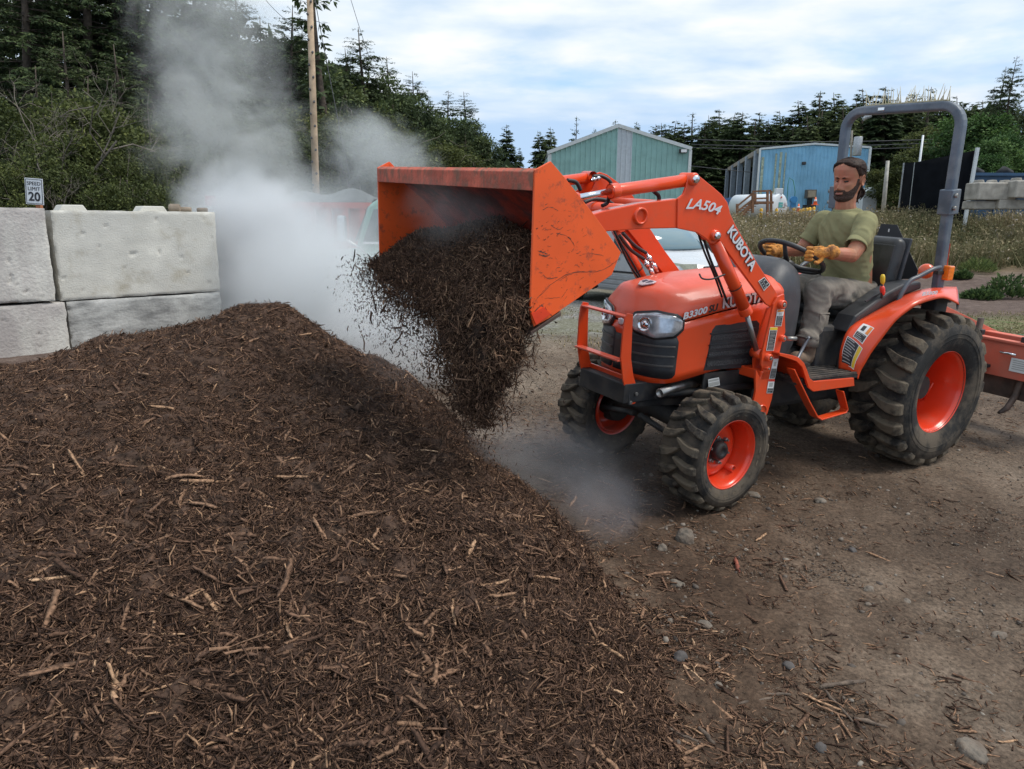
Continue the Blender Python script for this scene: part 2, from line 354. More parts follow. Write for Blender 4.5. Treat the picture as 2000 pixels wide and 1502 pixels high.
# ------------------------------------------------------------------ mulch pile
def chip_geo(P, D, Nn, L, Wd_, T, curl, stn=3, blunt=True):
    """splinters: P centre, D unit direction, Nn unit normal, triangular section, uneven blunt ends, stn stations"""
    S = np.cross(D, Nn); n = len(P)
    V = []; ts = np.linspace(-.5, .5, stn)
    for k, t in enumerate(ts):
        e = k in (0, stn - 1)
        wsc = rng.uniform(.35, 1.0, n) if e else rng.uniform(.82, 1.08, n)
        c = P + D * (L * (t + (rng.uniform(-.03, .03, n) if not e else 0)))[:, None] + Nn * (curl * L * (1 - 4 * t * t) * .5)[:, None] + S * (curl * L * .6 * (t * t * 4) + (rng.normal(0, .05, n) * Wd_ if stn > 3 else 0))[:, None]
        sk = D * (Wd_ * rng.uniform(-.5, .5, n) * e)[:, None]
        V += [c - S * (Wd_ * wsc / 2)[:, None] + sk, c + S * (Wd_ * wsc / 2)[:, None] - sk, c + Nn * (T * wsc)[:, None] + S * (Wd_ * rng.uniform(-.3, .3, n))[:, None]]
    V = np.stack(V, 1); m = 3 * stn; f = []
    for a in range(0, m - 3, 3):
        for i in range(3): f.append((a + i, a + (i + 1) % 3, a + 3 + (i + 1) % 3, a + 3 + i))
    f += [(0, 1, 2, 2), (m - 3, m - 2, m - 1, m - 1)] if False else []
    f = np.array(f); faces = (np.arange(n)[:, None, None] * m + f[None]).reshape(-1, 4)
    return V.reshape(-1, 3), faces
def unit(v): return v / (np.linalg.norm(v, axis=-1, keepdims=True) + 1e-12)
def scatter_chips(name, x, y, zf, L, W_, mat, tiltsd=.25, lift=.3, colr=None, flat=None, parent=None, stn=3):
    n = len(x); e = .02
    z = zf(x, y); dx = (zf(x + e, y) - zf(x - e, y)) / (2 * e); dy = (zf(x, y + e) - zf(x, y - e)) / (2 * e)
    Nn = unit(np.stack([-dx, -dy, np.ones(n)], 1))
    yaw = rng.uniform(0, 2 * PI, n); D = np.stack([np.cos(yaw), np.sin(yaw), np.zeros(n)], 1)
    D = unit(D - Nn * (D * Nn).sum(1, keepdims=True)); tl = np.clip(rng.normal(0, tiltsd, n), -1, 1)
    D2 = unit(D + Nn * tl[:, None]); N2 = unit(Nn - D * tl[:, None] + unit(np.cross(D, Nn)) * rng.normal(0, .35, n)[:, None]); N2 = unit(N2 - D2 * (D2 * N2).sum(1, keepdims=True))
    P = np.stack([x, y, z], 1) + Nn * (lift * L * np.abs(tl) * .8 + W_ * .15 + rng.uniform(-.002, .006, n))[:, None]
    T = W_ * (rng.uniform(.25, .8, n) if stn == 3 else rng.uniform(.12, .34, n))
    V, Fc = chip_geo(P, D2, N2, L, W_, T, rng.normal(0, .10 if stn == 3 else .045, n), stn)
    cv = np.repeat(rng.random(n) if colr is None else colr, 3 * (stn - 1))
    return fast_mesh(name, V, 4, mat, cv, parent, False, Fc)
MAT_CHIP = M('bark fibre', (0, 0, 0), rough=.88, var=.42, scale=110, spec=.2, attr=[(0., (.026, .015, .011)), (.3, (.075, .042, .028)), (.6, (.155, .088, .056)), (.82, (.27, .16, .098)), (.93, (.40, .245, .145)), (1., (.56, .37, .23))])
def pile_mat():
    m = M('pile soil', (.060, .037, .027), rough=.95, var=.6, scale=22, bump=1., bscale=70, dirt=.8, dcol=(.11, .07, .047), dscale=40, dthr=.55, spec=.15)
    return m
xs = np.linspace(-6.5, .62, 520); ys = np.linspace(-.6, 7.0, 500)
X_, Y_ = np.meshgrid(xs, ys)
ph = pile_h(X_, Y_)
Zp = Gz(X_, Y_) + np.maximum(ph, -.06) + np.where(ph > -.02, .016 * fbm(X_, Y_, 14, 3, 71, .6) + .010 * fbm(X_, Y_, 38, 2, 81), 0)
Zp = np.where(ph < -.03, Zp - .03, Zp)
ii = (np.arange(499)[:, None] * 520 + np.arange(519)[None]).ravel()
keep = (np.maximum.reduce([ph.ravel()[ii], ph.ravel()[ii + 1], ph.ravel()[ii + 520], ph.ravel()[ii + 521]]) > -.05)
ii = ii[keep]
pile = fast_mesh('mulch_pile', np.stack([X_, Y_, Zp], -1).reshape(-1, 3), 4, pile_mat(), None, None, True, np.stack([ii, ii + 1, ii + 521, ii + 520], 1))
tag(pile, 'big dark brown heap of steaming shredded bark mulch in the foreground', 'mulch pile')
def pz(x, y): return Gz(x, y) + np.maximum(pile_h(x, y), 0)
def samp(n, x0, x1, y0, y1, acc):
    X, Y = [], []; k = 0
    while k < n:
        x = rng.uniform(x0, x1, n * 2); y = rng.uniform(y0, y1, n * 2); q = rng.random(n * 2) < acc(x, y)
        X.append(x[q]); Y.append(y[q]); k += q.sum()
    return np.concatenate(X)[:n], np.concatenate(Y)[:n]
def vis(x, y):       # more splinters where one stands close
    d2 = x * x + y * y + 1.9
    return np.clip(5.0 / d2, .12, 1) * (y > .35) * (np.abs(x) < .85 * y + .5)
def a_pile(x, y): return (pile_h(x, y) > -.01) * vis(x, y)
x, y = samp(265000, -4.6, .6, .4, 5.4, a_pile); n = len(x)
L = np.clip(rng.lognormal(-4.0, .52, n), .007, .06); W_ = np.clip(L * rng.uniform(.05, .16, n), .0013, .006)
scatter_chips('splinters', x, y, pz, L, W_, MAT_CHIP, .50, .3, np.clip(rng.beta(1.5, 2.3, n), 0, 1), parent=pile)['kind'] = 'stuff'
x, y = samp(5200, -4.6, .6, .4, 5.4, a_pile); n = len(x)
L = np.clip(rng.lognormal(-3.2, .42, n), .02, .13); W_ = np.clip(L * rng.uniform(.08, .24, n), .003, .014)
scatter_chips('bark_strips', x, y, pz, L, W_, MAT_CHIP, .22, .25, np.clip(rng.beta(2.4, 2.0, n), 0, 1), parent=pile, stn=7)['kind'] = 'stuff'
x, y = samp(800, -3.5, .6, 1.15, 4.8, a_pile); n = len(x)
L = np.clip(rng.lognormal(-2.65, .33, n), .045, .16); W_ = np.clip(L * rng.uniform(.08, .22, n), .005, .020)
scatter_chips('large_bark', x, y, pz, L, W_, MAT_CHIP, .16, .2, np.clip(rng.beta(2.6, 1.9, n), 0, 1), parent=pile, stn=7)['kind'] = 'stuff'
x, y = samp(60000, -4.6, .6, .4, 5.4, a_pile); n = len(x)
tet = np.array([(1, 0, 0), (-.5, .8, 0), (-.5, -.8, .1), (0, 0, .9)]); r = np.clip(rng.lognormal(-5.6, .5, n), .0015, .011)
V = tet[None] * rng.uniform(.5, 1.4, (n, 4, 1)); a = rng.uniform(0, 6.28, n); V = np.stack([V[..., 0] * np.cos(a)[:, None] - V[..., 1] * np.sin(a)[:, None], V[..., 0] * np.sin(a)[:, None] + V[..., 1] * np.cos(a)[:, None], V[..., 2]], -1) * r[:, None, None] + np.stack([x, y, pz(x, y) + .003], 1)[:, None]
fc = (np.array([(0, 1, 3), (1, 2, 3), (2, 0, 3)])[None] + (np.arange(n) * 4)[:, None, None]).reshape(-1, 3)
fast_mesh('mulch_crumbs', V.reshape(-1, 3), 3, MAT_CHIP, np.repeat(np.clip(rng.beta(1.8, 3.5, n), 0, 1), 3), pile, False, fc)['kind'] = 'stuff'
# debris on the yard: dense by the toe, thin farther out
def a_deb(x, y):
    xt = np.interp(y, [-1, 1.3, 2.2, 3.0, 3.6, 4.3, 5.0, 5.8], [.52, .50, .44, .26, .05, -.24, -.8, -1.5])
    d = x - xt
    return (pile_h(x, y) < .02) * (d > -.05) * np.clip(np.exp(-d / .30) + .13 * (fbm(x, y, 1.3, 3, 6) > .0) + .06, 0, 1) * np.clip(vis(x, y) * 1.4, 0, 1)
x, y = samp(34000, -.9, 6.5, .6, 8.0, a_deb); n = len(x)
L = np.clip(rng.lognormal(-4.0, .55, n), .006, .07); W_ = np.clip(L * rng.uniform(.06, .22, n), .0012, .007)
tag(scatter_chips('wood_debris', x, y, Gz, L, W_, MAT_CHIP, .12, .15, np.clip(rng.beta(2.2, 2.2, n), 0, 1)), 'loose wood splinters scattered over the dirt yard beside the heap', 'wood debris', kind='stuff')
x, y = samp(900, -.9, 5.5, .8, 7.0, a_deb); n = len(x)
L = np.clip(rng.lognormal(-2.9, .4, n), .03, .16); W_ = np.clip(L * rng.uniform(.06, .2, n), .004, .018)
tag(scatter_chips('bark_debris', x, y, Gz, L, W_, MAT_CHIP, .08, .15, np.clip(rng.beta(3, 2.0, n), 0, 1), stn=7), 'coarse bark pieces and sticks strewn on the dirt between heap and tractor', 'bark debris', kind='stuff')
# pebbles (uncountable) and single stones
def rock_mesh(name, r, mat, seed, sub=3, sq=(1, .8, .6)):
    bm = bmesh.new(); bmesh.ops.create_icosphere(bm, subdivisions=sub, radius=1)
    for v in bm.verts:
        k = 1 + .40 * mnoise.noise(v.co * 1.0 + Vector((seed * 3.7, 0, 0))) + .17 * mnoise.noise(v.co * 3 + Vector((0, seed, 0))) + .04 * mnoise.noise(v.co * 9)
        v.co = Vector((v.co.x * sq[0], v.co.y * sq[1], v.co.z * sq[2])) * (k * r)
    for f in bm.faces: f.smooth = True
    me = bpy.data.meshes.new(name); bm.to_mesh(me); bm.free(); me.materials.append(mat)
    o = bpy.data.objects.new(name, me); COL.objects.link(o); return o
MAT_ROCK = M('field stone', (.215, .185, .15), rough=.9, var=.4, scale=30, bump=1, bscale=50, dirt=.9, dcol=(.115, .085, .063), dscale=14, dthr=.47)
MAT_ROCK2 = M('dark stone', (.09, .08, .075), rough=.8, var=.3, scale=14, bump=.5, bscale=60, dirt=.6, dcol=(.1, .075, .06), dscale=6)
ico = rock_mesh('pebble_shape', 1, MAT_ROCK, 3, 1); iv = np.array([v.co for v in ico.data.vertices]); itf = np.array([list(p.vertices) for p in ico.data.polygons]); bpy.data.objects.remove(ico)
def pebbles(name, x, y, r, label):
    n = len(x); a = rng.uniform(0, 6.28, n); c, s = np.cos(a), np.sin(a)
    V = iv[None] * rng.uniform(.7, 1.2, (n, 1, 3)); V = np.stack([V[..., 0] * c[:, None] - V[..., 1] * s[:, None], V[..., 0] * s[:, None] + V[..., 1] * c[:, None], V[..., 2]], -1) * r[:, None, None]
    V += np.stack([x, y, Gz(x, y) + r * .15], 1)[:, None]
    fc = (itf[None] + (np.arange(n) * len(iv))[:, None, None]).reshape(-1, 3)
    m = M('pebble grey', (0, 0, 0), rough=.85, var=.2, scale=30, attr=[(0., (.06, .048, .04)), (.55, (.125, .10, .08)), (1., (.26, .225, .185))])
    o = fast_mesh(name, V.reshape(-1, 3), 3, m, np.repeat(rng.random(n) ** 1.4, len(itf)), None, True, fc)
    tag(o, label, 'pebbles', kind='stuff')
x, y = samp(9000, -.4, 7.5, .9, 10, lambda x, y: (pile_h(x, y) < 0) * vis(x, y) * np.clip(.35 + fbm(x, y, 1.2, 3, 14), .1, 1))
pebbles('pebbles', x, y, np.clip(rng.lognormal(-5.45, .55, len(x)), .0018, .02), 'small pebbles bedded all over the brown dirt yard')
# crumbs of soil
x, y = samp(42000, -.6, 6.5, .8, 7.5, lambda x, y: (pile_h(x, y) < .03) * vis(x, y) * np.clip(.45 + fbm(x, y, 1.6, 3, 24), .08, 1)); n = len(x)
oc = np.array([(1, 0, 0), (0, 1, 0), (-1, 0, 0), (0, -1, 0), (0, 0, 1.)]); r = np.clip(rng.lognormal(-5.9, .5, n), .0012, .009)
V = (oc[None] * rng.uniform(.6, 1.3, (n, 5, 1))); a = rng.uniform(0, 6.28, n); V = np.stack([V[..., 0] * np.cos(a)[:, None] - V[..., 1] * np.sin(a)[:, None], V[..., 0] * np.sin(a)[:, None] + V[..., 1] * np.cos(a)[:, None], V[..., 2]], -1) * r[:, None, None] + np.stack([x, y, Gz(x, y) - .001], 1)[:, None]
fc = np.array([(0, 1, 4), (1, 2, 4), (2, 3, 4), (3, 0, 4)]); fc = (fc[None] + (np.arange(n) * 5)[:, None, None]).reshape(-1, 3)
tag(fast_mesh('soil_crumbs', V.reshape(-1, 3), 3, M('soil crumb', (0, 0, 0), rough=.95, var=.3, scale=50, spec=.15, attr=[(0., (.045, .032, .024)), (.6, (.10, .075, .056)), (1., (.20, .165, .13))]), np.repeat(rng.random(n), 4), None, False, fc), 'small soil crumbs and grit over the whole dirt yard', 'soil crumbs', kind='stuff')
def on_ground(px, py):
    lo, hi = .3, 60.
    for _ in range(50):
        m = (lo + hi) / 2; p = Wd(px, py, m)
        if p[2] > surf(p[0], p[1]): lo = m
        else: hi = m
    return Wd(px, py, lo)
STONES = [(1338, 1056, 24, 0, 'largest pale rounded stone beyond the heap, half buried in front of the tractor', (.9, .8, 1.05)), (1294, 1072, 14, 1, 'brown stone touching the left side of the large pale stone', (1, .8, .7)),
 (1322, 1141, 13, 0, 'grey oval stone lying below the large pale stone', (1.2, .9, .6)), (1602, 981, 12, 0, 'egg shaped grey stone right of the small front tyre', (1.2, .9, .75)),
 (1470, 967, 13, 0, 'flat pale stone right behind the contact patch of the near front tyre', (1.4, .9, .4)), (1697, 1154, 11, 0, 'bright rounded stone alone in the middle of the bare dirt', (1.1, .9, .8)),
 (1899, 1470, 29, 0, 'large flat angular stone at the lower right corner', (1.3, 1, .5)), (1327, 1287, 16, 2, 'charcoal grey lump beside the foot of the heap', (1, .9, .8)),
 (1275, 1320, 14, 2, 'dark blue grey stone left of the charcoal lump', (1, 1, .6)), (1376, 1220, 14, 0, 'dull flat stone sunk in the dirt above the charcoal lump', (1.2, .9, .4)),
 (1952, 1241, 14, 0, 'flat tan chip of stone near the right edge', (1.4, .9, .4)), (1402, 1341, 10, 0, 'small pale stone among sticks at the foot of the heap', (1, .9, .8)),
 (1223, 1484, 13, 0, 'pale rounded stone at the bottom edge by the heap', (1, .9, .8)), (1665, 1077, 10, 2, 'small dark cone shaped lump on bare dirt', (1.1, .8, .7)),
 (1411, 1010, 7, 0, 'small grey stone in front of the near front tyre', (1, .9, .8)), (1310, 1213, 7, 0, 'small white stone left of the dull flat stone', (1.2, .9, .7)),
 (1540, 1302, 12, 2, 'dark brown clod between two sticks', (1.2, .9, .7)), (1604, 1463, 13, 2, 'round dark clod near the bottom edge', (1, 1, .8)),
 (1771, 1177, 10, 0, 'buff stone low in the dirt right of the bright rounded stone', (1.2, .9, .6)), (1695, 1182, 8, 0, 'small grey stone just under the bright rounded stone', (1, .9, .6))]
for i, (px, py, r, k, lab, sq) in enumerate(STONES):
    p = on_ground(px, py); dd = (p - CO) @ CF; rr = r / F * dd * .92
    o = rock_mesh('stone', rr, MAT_ROCK2 if k == 2 else MAT_ROCK, i + 1, 3, sq); o.location = (p[0], p[1], float(Gz(p[0], p[1])) + rr * sq[2] * .12); o.rotation_euler = (0, 0, i * 1.3)
    tag(o, lab, 'stone', 'stones on the dirt yard')
STICKS = [(1600, 1345, 1690, 1333, 8, 'thick grey stick lying left to right on the dirt'), (1495, 1358, 1548, 1360, 6, 'dark round stick left of the thick grey one'), (1440, 1378, 1512, 1366, 6, 'pale broken branch in front of the dark stick'),
 (1668, 1405, 1735, 1425, 7, 'dark stick with a knot near the lower right'), (1612, 1352, 1665, 1412, 5, 'bent brown twig crossing below the thick grey stick'), (1365, 1425, 1392, 1456, 9, 'short pale peg of wood at the foot of the heap'),
 (1300, 1418, 1366, 1452, 6, 'long brown root running into the short pale peg'), (1436, 1092, 1443, 1122, 6, 'red bark chip standing out on bare dirt'), (1435, 1222, 1478, 1217, 4, 'light splinter above the dark clod'), (1284, 1037, 1322, 1024, 4, 'straw coloured stick leading to the large pale stone')]
MAT_STICK = M('weathered stick', (.13, .095, .07), rough=.85, var=.35, scale=30, bump=.6, bscale=90)
MAT_REDB = M('red bark', (.25, .07, .04), rough=.85, var=.35, scale=40)
for i, (x0, y0, x1, y1, r, lab) in enumerate(STICKS):
    a = on_ground(x0, y0); b = on_ground(x1, y1); k = np.linspace(0, 1, 9)[:, None]; dd = (a - CO) @ CF; rr = r / F * dd * .55
    P = a + (b - a) * k; P[:, 2] = surf(P[:, 0], P[:, 1]) + rr * .8; P += np.c_[rng.normal(0, rr * .35, (9, 2)), np.abs(rng.normal(0, rr * .3, 9))]
    o = MB().tube(P, rr * (1 + .2 * rng.normal(0, 1, 9)) * np.array([.6, .9, 1, 1, 1, 1, .95, .85, .5]), 8).build('stick', MAT_REDB if i == 7 else MAT_STICK)
    tag(o, lab, 'stick', 'larger sticks on the dirt yard')

# ------------------------------------------------------------------ concrete block wall
MAT_CONC = M('cast concrete', (.60, .585, .53), rough=.9, var=.14, scale=2.2, bump=.45, bscale=75, dirt=.6, dcol=(.33, .29, .21), dscale=3.2, dthr=.58, hue=((.50, .49, .45), 1.6), spec=.25)
MAT_CONC2 = M('grey scraped concrete', (.52, .52, .50), rough=.9, var=.25, scale=2.5, bump=.5, bscale=45, dirt=.75, dcol=(.12, .12, .12), dscale=1.7, dthr=.5, dstretch=(1, 1, 3.5), spec=.25)
MAT_CONCW = M('purplish stained concrete', (.58, .565, .52), rough=.9, var=.14, scale=2.5, bump=.7, bscale=40, dirt=.6, dcol=(.30, .26, .26), dscale=1.6, dthr=.50, dstretch=(1, 1, .35), spec=.25)
w0 = Wd(92, 408, 6.35); w1 = Wd(419, 416, 7.35)
wdir = np.array([w1[0] - w0[0], w1[1] - w0[1]]); WL = np.linalg.norm(wdir); wdir /= WL; wang = math.atan2(wdir[1], wdir[0]); WTOP = float(w0[2]) - .01; BH = .76
def conc_block(name, u0, u1, zt, h, mat, label, off=0.0, seed=0, group='concrete blocks of the bunker wall', lugs=(), depth=.75, chip=.008):
    L = u1 - u0; nx, nz = 90, 48
    g = []
    o = empty(name, (w0[0] + wdir[0] * u0 + wdir[1] * off, w0[1] + wdir[1] * u0 - wdir[0] * off, zt - h), wang)
    m = MB()
    # body with gently uneven, chipped edges
    uu = np.linspace(0, L, nx); zz_ = np.linspace(0, h, nz); U, Z = np.meshgrid(uu, zz_)
    ed = np.minimum.reduce([U, L - U, Z, h - Z])
    yv = .006 * fbm(U, Z, 5, 4, seed) + chip * np.clip(1 - ed / .008, 0, 1) ** 2 * (1.0 + 1.6 * fbm(U, Z, 14, 3, seed + 3)) + .012 * (fbm(U, Z, 16, 2, seed + 5) > .52)
    edx = .010 * fbm(U * 0, Z, 12, 3, seed + 7) * ((U < .001) | (U > L - .001)); edz = .006 * fbm(U, Z * 0, 9, 3, seed + 8) * ((Z < .001) | (Z > h - .001))
    G = np.stack([U + edx, yv, Z + edz], -1); m.grid(G, True)
    P = lambda i, j: G[i, j]
    back = lambda q: np.array([q[0], depth, q[2]])
    for row in ([G[0, j] for j in range(nx)], [G[-1, j] for j in range(nx)], [G[i, 0] for i in range(nz)], [G[i, -1] for i in range(nz)]):
        r = np.array(row); r2 = r.copy(); r2[:, 1] = depth; m.grid(np.stack([r, r2]), False)
    m.box((L / 2, depth, h / 2), (L, .01, h))
    b = m.build('block_body', mat, o); es = b.modifiers.new('e', 'EDGE_SPLIT'); es.split_angle = math.radians(50)
    for (a, c) in lugs:
        q = MB().prism([(a - .028, .22, h - .01), (c + .028, .22, h - .01), (c - .01, .22, h + .05), (a + .01, .22, h + .05)], (0, .2, 0)).build('lifting_lug', MAT_CONC, o, bevel=.008)
    tag(o, label, 'concrete block', group)
def u_of(px): 
    for k in np.linspace(-3, 4, 4000):
        q = np.array([w0[0] + wdir[0] * k, w0[1] + wdir[1] * k, WTOP]); d = q - CO; x = 1000 + F * (d @ CR) / (d @ CF)
        if x >= px: return k
lug = [(u_of(130), u_of(176)), (u_of(290), u_of(336))]
conc_block('concrete_block', -1.52, -.035, WTOP + .015, BH, MAT_CONCW, 'purplish stained upper concrete block at the left edge, its side chipped', .07, 1)
conc_block('concrete_block', -1.49, .03, WTOP - BH - .01, BH, MAT_CONCW, 'buff lower concrete block at the left edge half buried by the heap', .06, 2)
conc_block('concrete_block', 0.02, WL, WTOP, BH, MAT_CONC, 'pale upper concrete block with two lifting lugs on top', 0, 3, lugs=lug)
conc_block('concrete_block', .06, WL, WTOP - BH - .012, BH, MAT_CONC2, 'grey lower concrete block with dark swirling scrape marks', .0, 4)
# rubble behind the wall
def wall_pt(px, py, back):
    q = Wd(px, py, 6.35 + (px - 92) / 327 * 1.0 + back); return q
MAT_LOG = M('grey brown rubble', (.26, .21, .16), rough=.9, var=.3, scale=8, bump=.6, bscale=30)
for a, b, r, lab in (((330, 404), (352, 410), 8, 'rounded grey brown log end on top of the bunker wall'), ((345, 409), (374, 409), 5, 'flat brown timber offcut next to the log end'), ((385, 411), (405, 411), 4.5, 'small pale rubble piece farthest right on the bunker wall')):
    A = wall_pt(*a, .25); B = wall_pt(*b, .2); rr = r / F * 7.3
    k = np.linspace(0, 1, 7)[:, None]; PP_ = A + (B - A) * k; PP_[:, 2] = WTOP + rr * .9
    tag(MB().tube(PP_, rr * np.array([.8, 1, 1, .96, 1, .97, .8]), 9).build('rubble_piece', MAT_LOG), lab, 'rubble')
# ------------------------------------------------------------------ signs
MAT_WHITE = M('white sign sheet', (.72, .74, .76), rough=.5, var=.05, scale=4)
MAT_INK = M('black ink', (.02, .02, .025), rough=.6, var=0)
MAT_REDS = M('red sign sheet', (.45, .05, .06), rough=.5, var=.08)
MAT_POSTW = M('orange brown post', (.42, .16, .07), rough=.8, var=.2)
MAT_STEEL = M('galvanised steel', (.42, .43, .44), rough=.45, metal=.6, var=.15, scale=12)
c = Wd(67, 374, 7.6); s1 = 1 / F * 7.8
so = empty('speed_limit_sign', (c[0], c[1], float(Gz(c[0], c[1])) - .3)); hz0 = c[2] - so.location.z
tl = math.radians(4)
def signM(x, y, z): return Matrix.Translation((0, y, hz0)) @ Matrix.Rotation(tl, 4, 'Y') @ Matrix.Rotation(PI / 2, 4, 'X') @ Matrix.Translation((x, z, 0))
pl = MB().box((0, 0, 0), (33 * s1, .004, 47 * s1)).build('sign_plate', MAT_WHITE, so, bevel=.001); pl.matrix_local = Matrix.Translation((0, 0, hz0)) @ Matrix.Rotation(tl, 4, 'Y')
fr = MB()
for (cx, cz, wx, wz_) in ((0, 21.6, 30, .9), (0, -21.6, 30, .9), (14.6, 0, .9, 43), (-14.6, 0, .9, 43)): fr.box((cx * s1, 0, cz * s1), (wx * s1, .003, wz_ * s1))
f_ = fr.build('sign_border', MAT_INK, so); f_.matrix_local = Matrix.Translation((0, -.003, hz0)) @ Matrix.Rotation(tl, 4, 'Y')
text('SPEED', 9.3 * s1, MAT_INK, signM(0, -.004, 14 * s1), so, 'sign_text', offset=.0, space=1.02)
text('LIMIT', 9.3 * s1, MAT_INK, signM(0, -.004, 4.5 * s1), so, 'sign_text', offset=.0, space=1.05)
text('20', 22 * s1, MAT_INK, signM(0, -.004, -10 * s1), so, 'sign_text', offset=.003)
MB().box((.012, .03, (hz0 - .2) / 2), (.045, .045, hz0 + .1)).build('post', MAT_POSTW, so)
tag(so, 'white speed limit 20 sign on a brown post behind the bunker wall', 'sign')
c = Wd(411, 392, 8.2); so = empty('red_sign', (c[0], c[1], float(Gz(c[0], c[1])))); hz0 = c[2] - so.location.z; s1 = 8.35 / F
MB().box((0, 0, hz0), (19 * s1, .004, 18 * s1)).build('sign_plate', MAT_REDS, so, bevel=.001)
ar = MB().box((-4.5 * s1, -.004, hz0), (5 * s1, .002, 1.2 * s1)).prism([(-3.5 * s1, -.005, hz0 + 2.6 * s1), (-3.5 * s1, -.005, hz0 - 2.6 * s1), (-.8 * s1, -.005, hz0)], (0, .002, 0))
for k in range(4): ar.box((5 * s1, -.004, hz0 + (4 - k * 2.6) * s1), (5 * s1, .002, 1.3 * s1))
ar.build('sign_symbol', MAT_WHITE, so)
MB().box((0, .02, hz0 / 2 - .05), (.03, .03, hz0 - .1)).build('post', MAT_STEEL, so)
tag(so, 'small red sign with a white arrow behind the bunker wall', 'sign')

# ------------------------------------------------------------------ poles and wires
MAT_POLE = M('pale pole wood', (.42, .31, .21), rough=.85, var=.25, scale=3, bump=.4, bscale=30)
MAT_POLEG = M('grey pole wood', (.27, .24, .2), rough=.85, var=.25, scale=3)
MAT_WIRE = M('wire', (.06, .06, .065), rough=.6, var=0)
def pole(px0, py0, px1, py1, D, wpx, mat, label, cross=None, knots=False, name='utility_pole', ext=0):
    a = Wd(px0, py0, D); b = Wd(px1, py1, D); g = float(Gz(b[0], D)); 
    o = empty(name, (b[0], D, g)); a = a - np.array([b[0], D, g]); bb = (b - np.array([b[0], D, g]))
    d = (a - bb); t = (0 - bb[2]) / d[2]; base = bb + d * t; r = wpx / F * D / 2
    top = a + d * ext
    MB().tube([base, (base + top) / 2, top], [r * 1.08, r, r * .85], 12).build('pole_shaft', mat, o)
    if knots:
        for k in range(26):
            q = base + (top - base) * ((k + .5) / 26); s = 1 if k % 2 else -1
            MB().cyl(q + np.array([s * r * .45, -r * .7, 0]), q + np.array([s * r * .6, -r * 1.12, .02]), .03, n=6).build('step_bolt', MAT_WIRE, o)
    if cross:
        cy, wl = cross; q = base + (top - base) * cy
        MB().box(q + np.array([0, -r * 1.3, 0]), (wl, .1, .12)).build('cross_arm', mat, o)
        for k in (-.45, -.2, .2, .45): MB().cyl(q + np.array([k * wl, -r * 1.3, .06]), q + np.array([k * wl, -r * 1.3, .22]), .05, .03, 8).build('insulator', MAT_WIRE, o)
    tag(o, label, 'pole'); return o, top + np.array([b[0], D, g])
pole(605, 0, 617, 366, 21, 13, MAT_POLE, 'tall pale wooden utility pole studded with bolts in front of the dark trees', knots=True, ext=.15)
pole(780, 260, 780, 312, 62, 4.5, MAT_POLEG, 'far utility pole with a crossarm seen through the steam above the bucket', cross=(.90, 1.7))
po, _ = pole(1664, 255, 1660, 345, 52, 4.2, MAT_POLEG, 'slim utility pole with a transformer beside the blue shed')
MB().cyl((.15, -.35, 4.3), (.15, -.35, 5.5), .28, n=14).build('transformer', MAT_STEEL, po, bevel=.03)
MB().cyl((.35, -.3, 6.6), (.75, -.4, 6.9), .12, .2, 10).build('street_lamp_head', MAT_STEEL, po)
pole(1734, 314, 1726, 400, 40, 7.5, M('pale concrete pole', (.36, .34, .3), var=.2), 'short bare concrete pole between shed and black screen')
pole(1803, 264, 1796, 318, 44, 4.2, MAT_WHITE, 'thin white pole rising behind the black screen')
def wire(pts, r, label, sag=.3):
    P = []
    for a, b in zip(pts[:-1], pts[1:]):
        for t in np.linspace(0, 1, 14): P.append(np.array(a) * (1 - t) + np.array(b) * t - np.array([0, 0, sag * 4 * t * (1 - t)]))
    P = np.array(P); P = P[np.concatenate([[True], np.linalg.norm(np.diff(P, axis=0), axis=1) > 1e-4])]
    tag(MB().tube(P, r, 5).build('power_line', MAT_WIRE), label, 'power line')
wire([Wd(684, -5, 29.5), Wd(740, 170, 29.5)], .010, 'dark wire slanting down at the top right of the tall pole', .05)
gy0 = Wd(612, -20, 20.8); wire([gy0, Wd(640, 130, 20.5), Wd(684, 350, 20)], .010, 'guy wire running from the tall pole down into the steam', .05)
wire([Wd(515, -5, 29.5), Wd(560, 40, 29.6)], .010, 'wire crossing the sky left of the tall pole', .05)
for k, (a, b) in enumerate((((1351, 272), (2010, 262)), ((1351, 282), (2010, 268)), ((1352, 288), (2010, 276)), ((1340, 323), (2010, 364)))):
    wire([Wd(*a, 62), Wd(*b, 58)], .03, ['topmost', 'second from the top', 'third from the top', 'lowest'][k] + ' of the power lines crossing the far tree line', .35)

